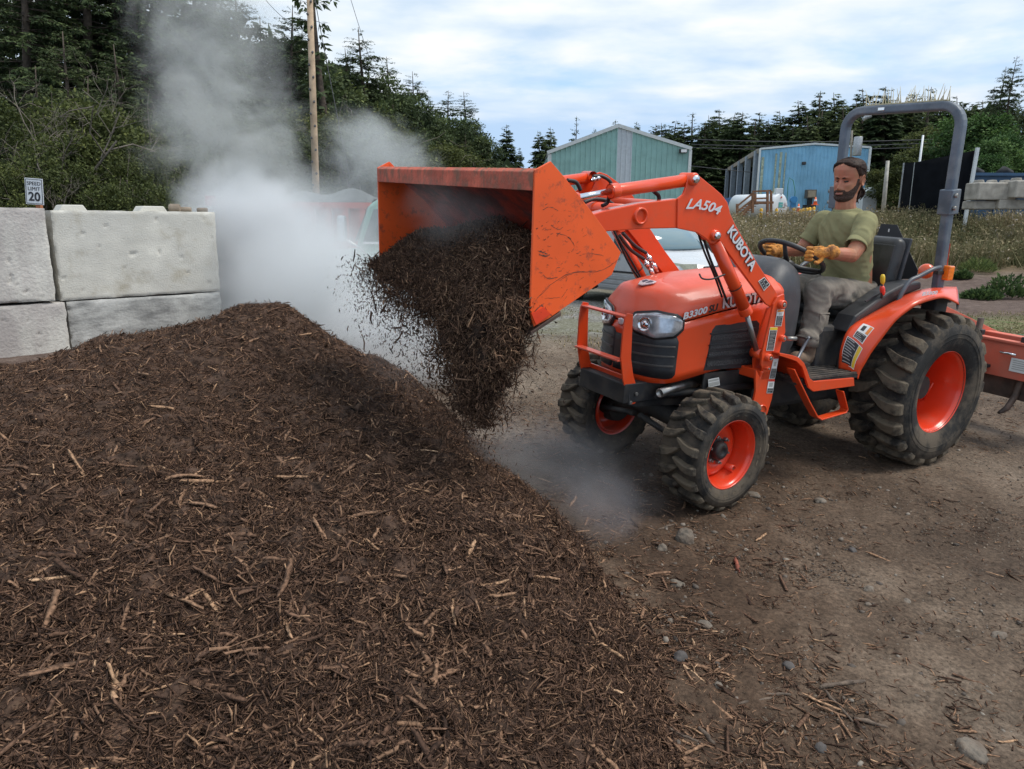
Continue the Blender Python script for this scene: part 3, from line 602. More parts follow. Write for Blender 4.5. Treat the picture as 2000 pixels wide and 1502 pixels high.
# ------------------------------------------------------------------ buildings
MAT_TEAL = M('teal sheet metal', (.27, .47, .45), rough=.55, var=.08, scale=1.2, dirt=.25, dcol=(.12, .2, .19), dscale=1.3)
MAT_BLUE = M('sky blue sheet metal', (.23, .49, .70), rough=.55, var=.1, scale=.8, dirt=.3, dcol=(.1, .22, .35), dscale=1.2)
MAT_PALE = M('pale sheet metal', (.50, .55, .60), rough=.5, var=.06)
MAT_TRIM = M('white trim', (.62, .66, .68), rough=.6, var=.12, scale=3, dirt=.5, dcol=(.25, .25, .2), dscale=3)
MAT_ROOF = M('grey metal roof', (.33, .38, .38), rough=.6, var=.15)
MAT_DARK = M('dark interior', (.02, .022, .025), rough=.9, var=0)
MAT_RUST = M('rust streak', (.36, .42, .33), rough=.8, var=.3)
def ribbed(m, a, b, zb, topf, step, dep, side):
    """wall of standing ribs from a to b (xy); topf(t) gives top height"""
    a = np.array(a, float); b = np.array(b, float); L = np.linalg.norm(b - a); d = (b - a) / L; nrm = np.array([d[1], -d[0]]) * side
    n = max(1, int(L / step)); 
    pr = []
    for i in range(n):
        for q, o in ((0, 0), (.76, 0), (.82, dep), (.94, dep)):
            pr.append(((i + q) / n, o))
    pr.append((1, 0)); bot = []; top = []
    for t, o in pr:
        p = a + d * L * t + nrm * o; bot.append((p[0], p[1], zb)); top.append((p[0], p[1], topf(t)))
    m.grid(np.array([bot, top]), False)
# teal gabled shed
D = 48; A = Wd(1069, 296, D + .5); B = Wd(1351, 288, D - .5); T = Wd(1208, 243, D); g = float(Gz(A[0], D))
o = empty('teal_shed', (T[0], D, g)); off = np.array([T[0], D, g]); a = A - off; b = B - off; t = T - off
tm = (t[0] - a[0]) / (b[0] - a[0]); topf = lambda s: (a[2] + (t[2] - a[2]) * s / tm) if s < tm else (t[2] + (b[2] - t[2]) * (s - tm) / (1 - tm))
def seg(m, s0, s1, mat, nm, pr):
    mm = MB(); p0 = a[:2] + (b - a)[:2] * s0; p1 = a[:2] + (b - a)[:2] * s1
    ribbed(mm, p0, p1, -.3, lambda q: topf(s0 + (s1 - s0) * q) - .12, .30, .045, 1); return mm.build(nm, mat, pr)
s_a = (1207 - 1069) / 282; s_b = (1236 - 1069) / 282
seg(None, 0.03, s_a, MAT_TEAL, 'gable_wall', o); seg(None, s_a, s_b, MAT_PALE, 'pale_wall_panel', o); seg(None, s_b, .985, MAT_TEAL, 'gable_wall', o)
bk = np.array([.6, 24, 0])
MB().add([a + (0, 0, 0), t, b, a + bk, t + bk, b + bk], [(0, 1, 4, 3), (1, 2, 5, 4)]).build('roof', MAT_ROOF, o, thick=.1)
MB().box((a[0] + .12, a[1] + 12, a[2] / 2 - .2), (.1, 23.6, a[2] - .1)).box((b[0] - .12, b[1] + 12, b[2] / 2 - .2), (.1, 23.6, b[2] - .1)).build('side_wall', MAT_TEAL, o)
e3 = MB(); e3.bar(a + (0, -.1, -.08), t + (0, -.1, -.08), .1, .2); e3.bar(t + (0, -.1, -.08), b + (0, -.1, -.08), .1, .2); e3.build('gable_trim', MAT_TRIM, o)
MB().box((a[0] + .14, a[1] - .05, a[2] / 2 - .2), (.24, .1, a[2] + .1)).build('corner_trim', MAT_TRIM, o); MB().box((b[0] - .08, b[1] - .05, b[2] / 2 - .2), (.18, .1, b[2] + .1)).build('corner_trim', MAT_TRIM, o)
q = Wd(1334, 295, D - .7) - off; MB().box(q, (.48, .2, .26)).build('flood_light', M('black fixture', (.03, .03, .035), var=0), o, bevel=.02); MB().box(q + (0.03, -.12, 0), (.34, .05, .17)).build('light_lens', MAT_WHITE, o)
tag(o, 'teal metal shed with a white trimmed gable and one pale stripe', 'shed')
# blue shed with the open bays on its left flank
D = 60; A = Wd(1484, 291, D); B = Wd(1699, 288, D - 1.7); T = Wd(1590, 281, D - .85); g = 1.75; off = np.array([A[0], D, g]); o = empty('blue_shed', off)
a = A - off; b = B - off; t = T - off; tm = .49
topf2 = lambda s: (a[2] + (t[2] - a[2]) * s / tm) if s < tm else (t[2] + (b[2] - t[2]) * (s - tm) / (1 - tm))
mm = MB(); ribbed(mm, a[:2], b[:2], .1, lambda q: topf2(q) - .1, .26, .045, 1); mm.build('front_wall', MAT_BLUE, o)
d1 = (b - a)[:2] / np.linalg.norm((b - a)[:2]); n1_ = np.array([d1[1], -d1[0]])
for k, (u, wd, z0, z1) in enumerate(((.28, .34, .9, a[2] - .6), (1.25, .22, .8, a[2] - .35), (1.6, .3, 1.2, a[2] - .25), (1.95, .16, .9, a[2] - .3))):
    p = a[:2] + d1 * u + n1_ * .062; MB().box((p[0], p[1], (z0 + z1) / 2), (wd * .6, .012, z1 - z0)).build('rust_streak', MAT_RUST, o)
Cf = Wd(1424, 331, 81) - off; bk = np.array([Cf[0] - a[0], Cf[1] - a[1], 0])
MB().add([a, t, b, a + bk, t + bk, b + bk], [(0, 1, 4, 3), (1, 2, 5, 4)]).build('roof', MAT_ROOF, o, thick=.12)
for k in range(5):
    p = a + bk * (k / 4 * .98 + .01) + np.array([-.05, .3, 0]); MB().box((p[0], p[1], a[2] / 2 - .5), (.42, .36, a[2] + .8)).build('steel_column', M('blue grey steel', (.23, .27, .32), rough=.6), o)
e3 = MB(); e3.bar(a + (-.1, 0, -.15), a + bk + (-.1, 0, -.15), .15, .35); e3.build('eave_beam', MAT_POLEG, o)
e3 = MB(); e3.bar(a + (0, -.12, .0), t + (0, -.12, .0), .1, .14); e3.bar(t + (0, -.12, .0), b + (0, -.12, 0), .1, .14); e3.bar(b + (.0, -.1, .02), b * (1, 1, 0) + (.0, -.1, -.8), .16, .14, up=(0, 1, 0)); e3.bar(a + (.0, -.1, .02), a * (1, 1, 0) + (.0, -.1, -.8), .12, .14, up=(0, 1, 0)); e3.build('wall_trim', MAT_TRIM, o)
mm = MB(); mm.box((b[0] + bk[0] * .5 - .1, b[1] + bk[1] * .5, b[2] / 2 - .3), (.1, .1, .1)); 
mm.prism([b + (0, .1, 0), b + bk, b + bk - (0, 0, b[2] + .6), b + (0, .1, -b[2] - .6)], (-.08, 0, 0)); mm.build('side_wall', MAT_BLUE, o)
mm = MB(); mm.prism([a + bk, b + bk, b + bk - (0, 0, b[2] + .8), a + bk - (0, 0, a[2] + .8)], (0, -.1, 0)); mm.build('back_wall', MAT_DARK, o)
q = Wd(1570, 319, D - 1.0) - off; MB().box(q, (.28, .25, .22)).build('wall_lamp', M('black fixture', (.03, .03, .035), var=0), o, bevel=.03)
q = Wd(1583, 379, D - 1.3) - off; mh = MB().box(q, (.75, .5, .65)).build('wall_heater', M('brown metal box', (.10, .09, .08), rough=.6), o, bevel=.02); MB().box(q + (0, -.27, 0), (.58, .04, .5)).build('heater_grille', M('beige grille', (.3, .26, .2)), o)
q = Wd(1581, 397, D - 1.3) - off; MB().box(q, (.28, .3, .85)).box(q + (.0, 0, -.25), (.9, .35, .25)).build('pump_stand', MAT_DARK, o)
q = Wd(1588, 404, D - .9) - off; MB().box((q[0], q[1] + .35, q[2] - .25), (10.5, .25, .5)).build('foundation', MAT_CONC, o)
q = Wd(1478, 323, 64) - off; e = M('lit strip lamp', (.9, .9, .9)); e.node_tree.nodes['Principled BSDF'].inputs['Emission Color'].default_value = (1, 1, .95, 1); e.node_tree.nodes['Principled BSDF'].inputs['Emission Strength'].default_value = 3
MB().box(q, (.35, .35, .1)).build('bay_lamp', e, o)
tag(o, 'sky blue metal shed with rust streaks and open bays on its left side', 'shed')
# small blue-white building seen through the bays
q = Wd(1450, 392, 70); o = tag(MB().box((q[0], q[1], 2.4), (2.6, 3, 2.2)).build('blue_container', M('mid blue paint', (.07, .16, .36), rough=.5), bevel=.03), 'mid blue container standing behind the columns of the blue shed', 'container')
q = Wd(1691, 388, 50); o = empty('small_white_hut', (q[0], 50, 1.5)); MB().box((0, 0, .75), (.9, 1.2, 1.9)).build('wall', MAT_PALE, o); MB().prism([(-.52, -.7, 1.7), (.52, -.7, 1.7), (0.05, -.7, 2.1)], (0, 1.4, 0)).build('roof', MAT_ROOF, o)
tag(o, 'small pale hut with a pitched roof at the right corner of the blue shed', 'hut')
# fuel tank
D = 45; q = Wd(1523, 403, D); R_t = 23.5 / F * D; o = empty('fuel_tank', q)
ax = np.array([-.55, .83, 0.]); MAT_TANK = M('white tank paint', (.68, .72, .76), rough=.4, var=.08, scale=2, dirt=.3, dcol=(.45, .45, .42), dscale=2)
MB().lathe([(.001, -.06), (R_t * .6, -.05), (R_t * .92, -.01), (R_t, .03), (R_t, 3.2), (R_t * .9, 3.28), (.001, 3.3)], (0, 0, 0), ax, 48).build('tank_shell', MAT_TANK, o)
MB().box((.0 + -.1, .12, R_t + .14), (.42, .3, .32)).build('filler_box', MAT_TANK, o, bevel=.02); MB().cyl((-.1, .12, R_t - .05), (-.1, .12, R_t + .1), .09, n=10).build('filler_pipe', M('red paint', (.5, .05, .03)), o)
nf = -ax; rt = np.array([.83, .55, 0]); 
def tank_plate(name, u, v, w_, h_, mat): c_ = nf * .075 + rt * u + np.array([0, 0, v]); MB().box(c_, (w_, .012, h_), np.stack([rt, -nf, [0, 0, 1]], 1)).build(name, mat, o)
tank_plate('teal_label', -.02, .08, .36, .30, M('teal label', (.12, .42, .42))); tank_plate('label_text_block', -.02, .10, .30, .03, MAT_WHITE); tank_plate('hazard_label', .0, .52, .12, .1, M('red label', (.5, .12, .08)))
for k in range(4): tank_plate('printed_line', .42, .20 - .06 * k, .18, .02, M('pink print', (.5, .3, .3)))
for k in (.5, 2.6): MB().box(ax * k + (0, 0, -R_t), (1.1, .2, .35)).build('tank_saddle', MAT_STEEL, o)
tag(o, 'white cylindrical fuel tank with a teal label beside the wooden stairs', 'fuel tank')
q = Wd(1541, 392, D - .2); o = empty('fuel_hose_reel', (q[0], q[1], q[2])); MAT_HOSE = M('green hose', (.03, .2, .12))
MB().tube([(-.12, 0, 0), (-.14, 0, .9), (-.1, 0, 1.3), (.15, 0, 1.15), (.32, 0, .5), (.3, 0, .1)], .02, 8).build('hose', MAT_HOSE, o); MB().cyl((.25, -.15, .05), (.25, .15, .05), .2, n=16).box((.25, 0, -.3), (.3, .2, .6)).build('reel', M('bright blue paint', (.03, .2, .45)), o)
tag(o, 'green fuel hose on a bright blue reel behind the white tank', 'hose reel')
# wooden stairs
D = 42; MAT_DECK = M('brown deck timber', (.22, .11, .06), rough=.8, var=.25, scale=5)
o = empty('wooden_stairs', Wd(1440, 424, D)); og = np.array(o.location)
tp = lambda px, py, d=0: Wd(px, py, D + d) - og
for i, (x0, y0) in enumerate(((1440, 424), (1470, 416), (1499, 424), (1475, 398), (1506, 420))):
    top_ = {1440: 398, 1470: 376, 1499: 373, 1475: 378, 1506: 373}[x0]; dd = 0 if i < 3 else 1.3
    MB().bar(tp(x0, y0, dd), tp(x0, top_, dd), .12, .12, up=(0, 1, 0)).build('rail_post', MAT_DECK, o)
for a_, b_ in ((tp(1438, 404), tp(1470, 378)), (tp(1470, 374), tp(1501, 373)), (tp(1441, 412), tp(1470, 390)), (tp(1470, 388), tp(1500, 387)), (tp(1475, 374, 1.3), tp(1506, 372, 1.3))): MB().bar(a_, b_, .1, .09).build('handrail', MAT_DECK, o)
for k in range(6): MB().box(tp(1446 + k * 4.6, 420 - k * 4.2, .6), (.32, 1.2, .05)).build('stair_tread', MAT_DECK, o)
m = MB(); m.bar(tp(1443, 424), tp(1471, 397), .06, .22); m.bar(tp(1443, 424, 1.2), tp(1471, 397, 1.2), .06, .22); m.build('stringer', MAT_DECK, o)
MB().box(tp(1486, 396, .6), (1.0, 1.3, .12)).build('landing', MAT_DECK, o)
tag(o, 'brown timber stairs with handrails in front of the blue shed', 'stairs')
MAT_YEL = M('yellow bollard paint', (.75, .42, .02), rough=.5, var=.12, scale=4)
for px, y0, y1, lab in ((1487, 427, 407, 'at the foot of the timber stairs, leftmost of all'), (1517, 424, 407, 'in front of the white tank'), (1551, 419, 406, 'just right of the white tank'), (1563.5, 416, 409, 'first of the close row right of the tank'), (1569.5, 415, 407, 'second of the close row'), (1576, 414, 406, 'third of the close row'), (1582, 414, 405, 'fourth of the close row'), (1590, 413, 404, 'last of the close row beside the black pump')):
    a_ = Wd(px, y0, 44); b_ = Wd(px, y1, 44); r = .09; bo = empty('bollard', (b_[0], 44, b_[2] - .75))
    MB().tube([(0, 0, -.1), (0, 0, .7), (0, 0, .75)], [r, r, r * .6], 12).build('bollard_post', MAT_YEL, bo)
    MB().cyl((0, 0, .5), (0, 0, .56), r * 1.04, n=12).build('bollard_band', MAT_TRIM, bo)
    tag(bo, 'yellow steel bollard ' + lab, 'bollard', 'yellow bollards by the fuel tank')
MAT_CONE = M('safety orange', (.8, .16, .05))
for px, py, lab in ((1559, 413, 'left of the close bollard row'), (1592, 400, 'standing by the black pump')):
    q = Wd(px, py, 45.5); co = empty('traffic_cone', q); MB().cyl((0, 0, 0), (0, 0, .45), .13, .03, 12).build('cone_body', MAT_CONE, co); MB().cyl((0, 0, .2), (0, 0, .3), .095, .075, 12).build('cone_band', MAT_WHITE, co); MB().box((0, 0, 0), (.34, .34, .03)).build('cone_base', MAT_CONE, co)
    tag(co, 'orange traffic cone ' + lab, 'traffic cone', 'traffic cones by the fuel tank')
# distant worker
def small_person(px, pyh, D, hgt):
    q = Wd(px, pyh, D); z0 = q[2] - hgt; o = MB(); 
    k = hgt / 1.75
    body = MB(); body.tube([(0, 0, z * k) for z in (1.45, 1.5, 1.56, 1.62, 1.7, 1.75)], [.05 * k, .06 * k, .085 * k, .1 * k, .085 * k, .02 * k], 10)
    body.tube([(0, 0, .9 * k), (0, 0, 1.1 * k), (0, 0, 1.35 * k), (0, 0, 1.46 * k)], [.15 * k, .14 * k, .18 * k, .07 * k], 10)
    for s in (-1, 1):
        body.tube([(s * .09, 0, .92 * k), (s * .1, .02, .48 * k), (s * .11, -.02, .06), (s * .11, -.12, .03)], [.09 * k, .065 * k, .05 * k, .04 * k], 8)
        body.tube([(s * .19 * k, 0, 1.4 * k), (s * .24 * k, .03, 1.12 * k), (s * .23 * k, -.06, .85 * k)], [.055 * k, .045 * k, .035 * k], 8)
    b_ = body.build('person', M('dark work clothes', (.03, .03, .04))); b_.location = (q[0], D, z0)
    v = MB().tube([(0, 0, .88 * k), (0, 0, 1.1 * k), (0, 0, 1.37 * k), (0, 0, 1.47 * k)], [.165 * k, .16 * k, .2 * k, .1 * k], 10).build('safety_vest', M('high visibility yellow', (.55, .85, .03)), b_)
    tag(b_, 'tiny standing worker in a lime safety vest between shed columns and stairs', 'person')
small_person(1437, 389, 55, 1.7)
# black screen, blue roll-off container, stacked blocks
MAT_BLK = M('black screen fabric', (.006, .007, .009), rough=1, var=.2, scale=2, spec=.05)
D0 = 34; P0 = [Wd(1768, 318, 36), Wd(1790, 317, 35), Wd(1838, 307, 33.5), Wd(1880, 299, 32), Wd(1903, 294, 31)]
o = empty('black_screen', (P0[2][0], P0[2][1], .9)); og = np.array(o.location); m = MB(); tops = [p - og for p in P0]
m.grid(np.array([[(t_[0], t_[1], -.6) for t_ in tops], [(t_[0], t_[1], .3) for t_ in tops], tops]), True); m.build('screen_panel', MAT_BLK, o, thick=.05)
q = tops[-1]; MB().bar(q + (.06, -.1, .1), (q[0] - .1, q[1] - .1, -.6), .12, .1, up=(0, 1, 0)).build('end_post', MAT_TRIM, o)
for t_ in tops[:-1]: MB().bar(t_ + (0, .1, 0), (t_[0], t_[1] + .1, -.6), .06, .06, up=(0, 1, 0)).build('support_post', MAT_STEEL, o)
tag(o, 'tall curved black screen held by a white end post', 'screen')
MAT_NAVY = M('navy container paint', (.03, .085, .17), rough=.5, var=.15, scale=2)
D = 33; a = Wd(1902, 338, D); o = empty('roll_off_container', (a[0] + 2.5, D, 1.2)); og = np.array(o.location); zt = a[2] - 1.2
MB().box((0, 1.2, zt / 2 - .3), (5, 2.4, zt + .4)).build('container_body', MAT_NAVY, o, bevel=.03); MB().box((0, -.08, zt - .05), (5.1, .16, .12)).box((0, -.06, zt - .62), (5.05, .12, .08)).build('top_rail', MAT_NAVY, o)
for k in range(6): MB().box((-2.45 + k * .98, -.06, zt / 2 - .35), (.1, .12, zt)).build('stiffener', MAT_NAVY, o)
MB().box((-.05 + .6, -.15, zt - .3), (.28, .02, .18)).build('white_placard', MAT_WHITE, o)
for k in range(3): MB().tube([(-2.2 + k * 1.3, 1, zt), (-1.9 + k * 1.3, 1, zt + .18), (-1.4 + k * 1.3, 1.2, zt + .1)], [.1, .2, .1], 7).build('load_heap', MAT_DARK, o)
tag(o, 'navy blue open container behind the stacked blocks at the right edge', 'container')
MAT_CONCF = M('weathered yard concrete', (.40, .37, .32), rough=.9, var=.25, scale=3, bump=.4, bscale=20, dirt=.4, dcol=(.18, .16, .13), dscale=2)
def far_block(px0, px1, py0, py1, D, label, cap=False):
    a = Wd(px0, py0, D); b = Wd(px1, py1, D); L = b[0] - a[0]; h = a[2] - b[2]; o = empty('concrete_block', ((a[0] + b[0]) / 2, D, b[2]))
    MB().box((0, .4, h / 2), (L, .8, h)).build('block_body', MAT_CONCF, o, bevel=.05, seg=3)
    if cap:
        for s in (-.33, 0, .33): MB().prism([(s * L - .14, .25, h - .02), (s * L + .14, .25, h - .02), (s * L + .09, .25, h + .1), (s * L - .09, .25, h + .1)], (0, .3, 0)).build('lifting_lug', MAT_CONCF, o, bevel=.02)
    tag(o, label, 'concrete block', 'stacked blocks at the right edge')
far_block(1912, 1984, 356, 391, 27, 'pale weathered block on top of the stack at the right edge', True)
far_block(1986, 2060, 352, 387, 26.6, 'darker topmost block cut off by the right edge', True)
far_block(1905, 1951, 392, 409, 27.2, 'lower block half sunk in weeds under the pale one')
far_block(1953, 2040, 389, 409, 27, 'lower block beside the right edge half sunk in weeds')
# garden hose on the grass
P = np.array([Wd(1915, 620, 12.3), Wd(1940, 626, 11.9), Wd(1970, 632, 11.5), Wd(2010, 633, 11.3), Wd(2060, 640, 11)]); P[:, 2] = Gz(P[:, 0], P[:, 1]) + .03
tag(MB().tube(P, .014, 8).build('garden_hose', MAT_HOSE), 'thin dark green hose lying across the grass behind the scraper', 'hose')

# ------------------------------------------------------------------ vehicles behind
MAT_VAN = M('white van paint', (.50, .53, .56), rough=.25, var=.03, coat=.5, dirt=.2, dcol=(.4, .38, .35), dscale=2)
MAT_TRIMG = M('grey plastic trim', (.33, .35, .37), rough=.5, var=.05)
MAT_GLASS = M('dark window glass', (.055, .09, .10), rough=.08, var=0, spec=.8)
MAT_WS = M('windscreen glass', (.16, .24, .27), rough=.06, var=0, spec=1.0)
MAT_TYRE0 = M('road tyre', (.02, .02, .021), rough=.85)
MAT_CHROME = M('chrome', (.75, .76, .78), rough=.12, metal=1, var=0)
MAT_LENS = M('lamp lens', (.62, .62, .50), rough=.12, var=.1, scale=30)
def van():
    """small white panel van. local: x forward, y left; nose at x=2.2, width 1.8, height 2.0"""
    o = empty('panel_van')
    hw = .9
    # side outline (x,z)
    prof = [(2.20, .32), (2.28, .50), (2.26, .80), (2.15, .98), (1.60, 1.10), (1.25, 1.18), (.62, 1.78), (.35, 1.90), (-.4, 1.98), (-2.0, 1.96), (-2.16, 1.85), (-2.2, .5), (-2.15, .32)]
    def cs(z): return hw * (1 - .16 * max(0, (z - 1.1) / .9) ** 1.3) * (1 - .05 * max(0, (.6 - z) / .3))
    m = MB(); rows = []
    for s in (1, .97, .85, .5, 0, -.5, -.85, -.97, -1):
        row = []
        for x_, z_ in prof:
            nose = max(0, (x_ - 1.9) / .35); yy = s * cs(z_); x2 = x_ - nose * .30 * abs(s) ** 2.5 ; z2 = z_ - (.05 * (abs(s) ** 4) if z_ > .9 else 0)
            row.append((x2, yy, z2))
        rows.append(row)
    m.grid(np.array(rows), True); m.add(rows[0], [tuple(range(len(prof)))]); m.add(rows[-1], [tuple(range(len(prof)))[::-1]])
    m.build('body', MAT_VAN, o)
    m = MB(); ws = [(1.20, 1.20), (.92, 1.48), (.66, 1.76)]
    m.grid(np.array([[(x_ + .045 - .10 * abs(s) ** 3, s * cs(z_) * .93, z_ + .03) for x_, z_ in ws] for s in (-1, -.7, -.3, 0, .3, .7, 1)]), True); m.build('windscreen', MAT_WS, o, thick=.01)
    for s in (1, -1):
        y = lambda z_: s * (cs(z_) + .006)
        m = MB(); m.add([(1.12, y(1.22), 1.22), (.60, y(1.70), 1.70), (.05, y(1.76), 1.74), (.05, y(1.15), 1.14), (.95, y(1.12), 1.12)], [(0, 1, 2, 3, 4)]); m.build('side_window', MAT_GLASS, o, thick=.008)
        for (xa, xb, nm) in ((2.0, 1.62, 'lower_side_trim'), (.92, -.95, 'lower_side_trim'), (-1.70, -2.17, 'lower_side_trim')):
            mm = MB()
            for k in range(3): mm.box(((xa + xb) / 2, s * .885, .40 + .105 * k), (abs(xa - xb), .06, .085))
            mm.box(((xa + xb) / 2, s * .875, .5), (abs(xa - xb) , .05, .36)); mm.build(nm, MAT_TRIMG, o, bevel=.012)
        MB().box((0.0, s * .897, .735), (1.9, .03, .035)).box((-1.85, s * .897, .735), (.6, .03, .035)).build('rub_strip', MAT_DARK, o)
        # headlamp
        m = MB(); m.add([(2.0, s * .80, .98), (2.19, s * .60, .985), (2.245, s * .56, .72), (2.08, s * .80, .70), (1.86, s * .885, .88), (1.84, s * .88, 1.0)], [(0, 1, 2, 3, 4, 5)]); m.build('headlight', MAT_LENS, o, thick=.04)
        for xw in (1.27, -1.33):
            w_ = empty('wheel', (xw, s * .80, .33), parent=o); MB().lathe([(.2, -.1), (.31, -.1), (.335, -.07), (.335, .07), (.31, .1), (.2, .1)], (0, 0, 0), (0, 1, 0), 28).build('tyre', MAT_TYRE0, w_)
            MB().lathe([(.0, .06), (.06, .09), (.19, .08), (.21, .1)], (0, 0, 0), (0, s, 0), 24).build('rim', MAT_STEEL, w_)
            MB().lathe([(.001, .0), (.40, 0), (.40, .075)], (xw, s * .83, .36), (0, s, 0), 30).build('wheel_arch', MAT_DARK, o)
        MB().box((1.0, s * 1.0, 1.2), (.12, .2, .26)).build('side_mirror', MAT_DARK, o, bevel=.04)
        MB().box((.2, s * .905, 1.02), (.16, .03, .035)).build('door_handle', MAT_TRIMG, o)
    m = MB(); m.box((2.245, 0, .86), (.04, .95, .16)); m.build('upper_grille', MAT_DARK, o, bevel=.02); m = MB().box((2.27, 0, .88), (.02, .9, .02)).box((2.27, 0, .82), (.02, .9, .02)).build('grille_bar', MAT_CHROME, o)
    MB().lathe([(.001, .02), (.07, .02), (.08, 0)], (2.28, 0, .88), (1, 0, 0), 20).build('badge', MAT_CHROME, o)
    MB().box((2.28, 0, .42), (.06, 1.3, .2)).build('lower_grille', MAT_DARK, o, bevel=.02)
    MB().box((.95, .3, 1.22), (.03, .55, .02)).build('wiper', MAT_DARK, o)
    return o
v = van(); D = 16.8; q = Wd(1250, 560, D); v.location = (q[0], D, float(Gz(q[0], D))); v.rotation_euler = (0, 0, math.radians(-56))
tag(v, 'white panel van with grey lower sides parked on gravel behind the loader', 'van')
# red dump trailer with dark tarp
MAT_REDT = M('red trailer paint', (.52, .07, .05), rough=.5, var=.12, scale=2)
MAT_TARP = M('dark grey tarp', (.09, .10, .10), rough=.8, var=.3, scale=2, bump=.6, bscale=6)
D = 12.0; a = Wd(430, 396, D); b = Wd(724, 392, D); o = empty('dump_trailer', ((a[0] + b[0]) / 2, D, float(Gz(-3, D)))); og = np.array(o.location); L = b[0] - a[0]; zt = a[2] - og[2]
MB().box((0, 1.0, zt / 2 + .3), (L, 2.0, zt - .6)).build('trailer_box', MAT_REDT, o, bevel=.02)
for k in range(9): MB().box((-L / 2 + .12 + k * (L - .24) / 8, -.05, zt / 2 + .3), (.09, .1, zt - .62)).build('side_stake', MAT_REDT, o)
MB().box((0, -.05, zt - .03), (L + .04, .12, .09)).build('top_rail', MAT_REDT, o)
xs_ = np.linspace(-L / 2, L / 2, 26); G = [[(x_, y_, zt + .17 * math.sin(PI * min(1, max(0, (y_) / 2.0))) * (1 + .25 * math.sin(x_ * 3.1)) + .06 * math.sin(x_ * 7 + y_ * 3) * (0 < y_ < 2)) for y_ in np.linspace(0, 2.0, 8)] for x_ in xs_]
MB().grid(np.array(G), True).build('tarp', MAT_TARP, o, thick=.02)
for k in (-.8, .2): 
    w_ = empty('wheel', (k, .15, .38), parent=o); MB().lathe([(.2, -.12), (.36, -.12), (.38, -.08), (.38, .08), (.36, .12), (.2, .12)], (0, 0, 0), (0, 1, 0), 24).build('tyre', MAT_TYRE0, w_); MB().lathe([(.001, .05), (.2, .05), (.21, .1)], (0, 0, 0), (0, -1, 0), 20).build('rim', MAT_STEEL, w_)
tag(o, 'red high sided trailer under a dark tarp veiled by steam', 'trailer')
# pale green truck
MAT_GRN = M('pale green truck paint', (.20, .40, .33), rough=.4, var=.08, coat=.2)
D = 9.2; z0 = float(Gz(-1.5, D)); a = Wd(693, 470, D); o = empty('green_truck', (a[0], D, z0)); X0, X1 = 0.0, 2.0
prof = [(X0 + .02, .5), (X0, 1.05), (X0 + .04, 1.25), (X0 + .18, 1.72), (X0 + .30, 1.80), (X1 - .2, 1.84), (X1, 1.7), (X1, .5)]
P = [Wd(p_[0], p_[1], D)[2] - z0 for p_ in ((700, 388), (700, 520))]
k = P[0] / 1.80; prof = [(x_, z_ * k) for x_, z_ in prof]
m = MB(); m.prism([(x_, 0, z_) for x_, z_ in prof], (0, 1.85, 0)); m.build('cab', MAT_GRN, o, bevel=.05, seg=3)
m = MB(); m.add([(X0 + .10, -.01, 1.22 * k), (X0 + .24, -.01, 1.66 * k), (X0 + 1.05, -.01, 1.68 * k), (X0 + 1.05, -.01, 1.22 * k)], [(0, 1, 2, 3)]); m.build('door_window', MAT_GLASS, o, thick=.012)
m = MB().box((X0 + .6, -.02, 1.2 * k), (1.0, .02, .03)).build('window_sill', MAT_CHROME, o)
m = MB().add([(X0 - .005, .12, 1.22 * k), (X0 - .005, 1.72, 1.22 * k), (X0 + .16, 1.65, 1.70 * k), (X0 + .16, .2, 1.70 * k)], [(0, 1, 2, 3)]).build('windscreen', MAT_GLASS, o, thick=.012)
m = MB(); m.box((-.12, -.22, 1.40 * k), (.10, .20, .30)); m.build('mirror_housing', MAT_CHROME, o, bevel=.03); MB().tube([(-.08, -.2, 1.25 * k), (.06, -.05, 1.14 * k), (.32, -.02, .82 * k)], .012, 8).build('mirror_arm', MAT_CHROME, o)
MB().box((1.0, -.01, .95 * k), (.2, .03, .04)).build('door_handle', MAT_CHROME, o)
m = MB(); m.prism([(-1.0, .08, .5), (-1.0, .08, .98 * k), (.06, .08, 1.08 * k), (.06, .08, .5)], (0, 1.7, 0)); m.build('hood', MAT_GRN, o, bevel=.06, seg=3)
for k_ in (-.45, 1.75):
    w_ = empty('wheel', (k_, .12, .40), parent=o); MB().lathe([(.2, -.12), (.37, -.12), (.40, -.08), (.40, .08), (.37, .12), (.2, .12)], (0, 0, 0), (0, 1, 0), 24).build('tyre', MAT_TYRE0, w_); MB().lathe([(.001, .05), (.2, .05), (.21, .1)], (0, 0, 0), (0, -1, 0), 20).build('rim', MAT_STEEL, w_)
MB().box((2.3, .95, .8 * k), (.6, 1.8, .7)).build('truck_bed', MAT_GRN, o, bevel=.03)
o.rotation_euler = (0, 0, math.radians(6))
tag(o, 'pale green truck with a chrome mirror half hidden behind the loader bucket', 'truck')

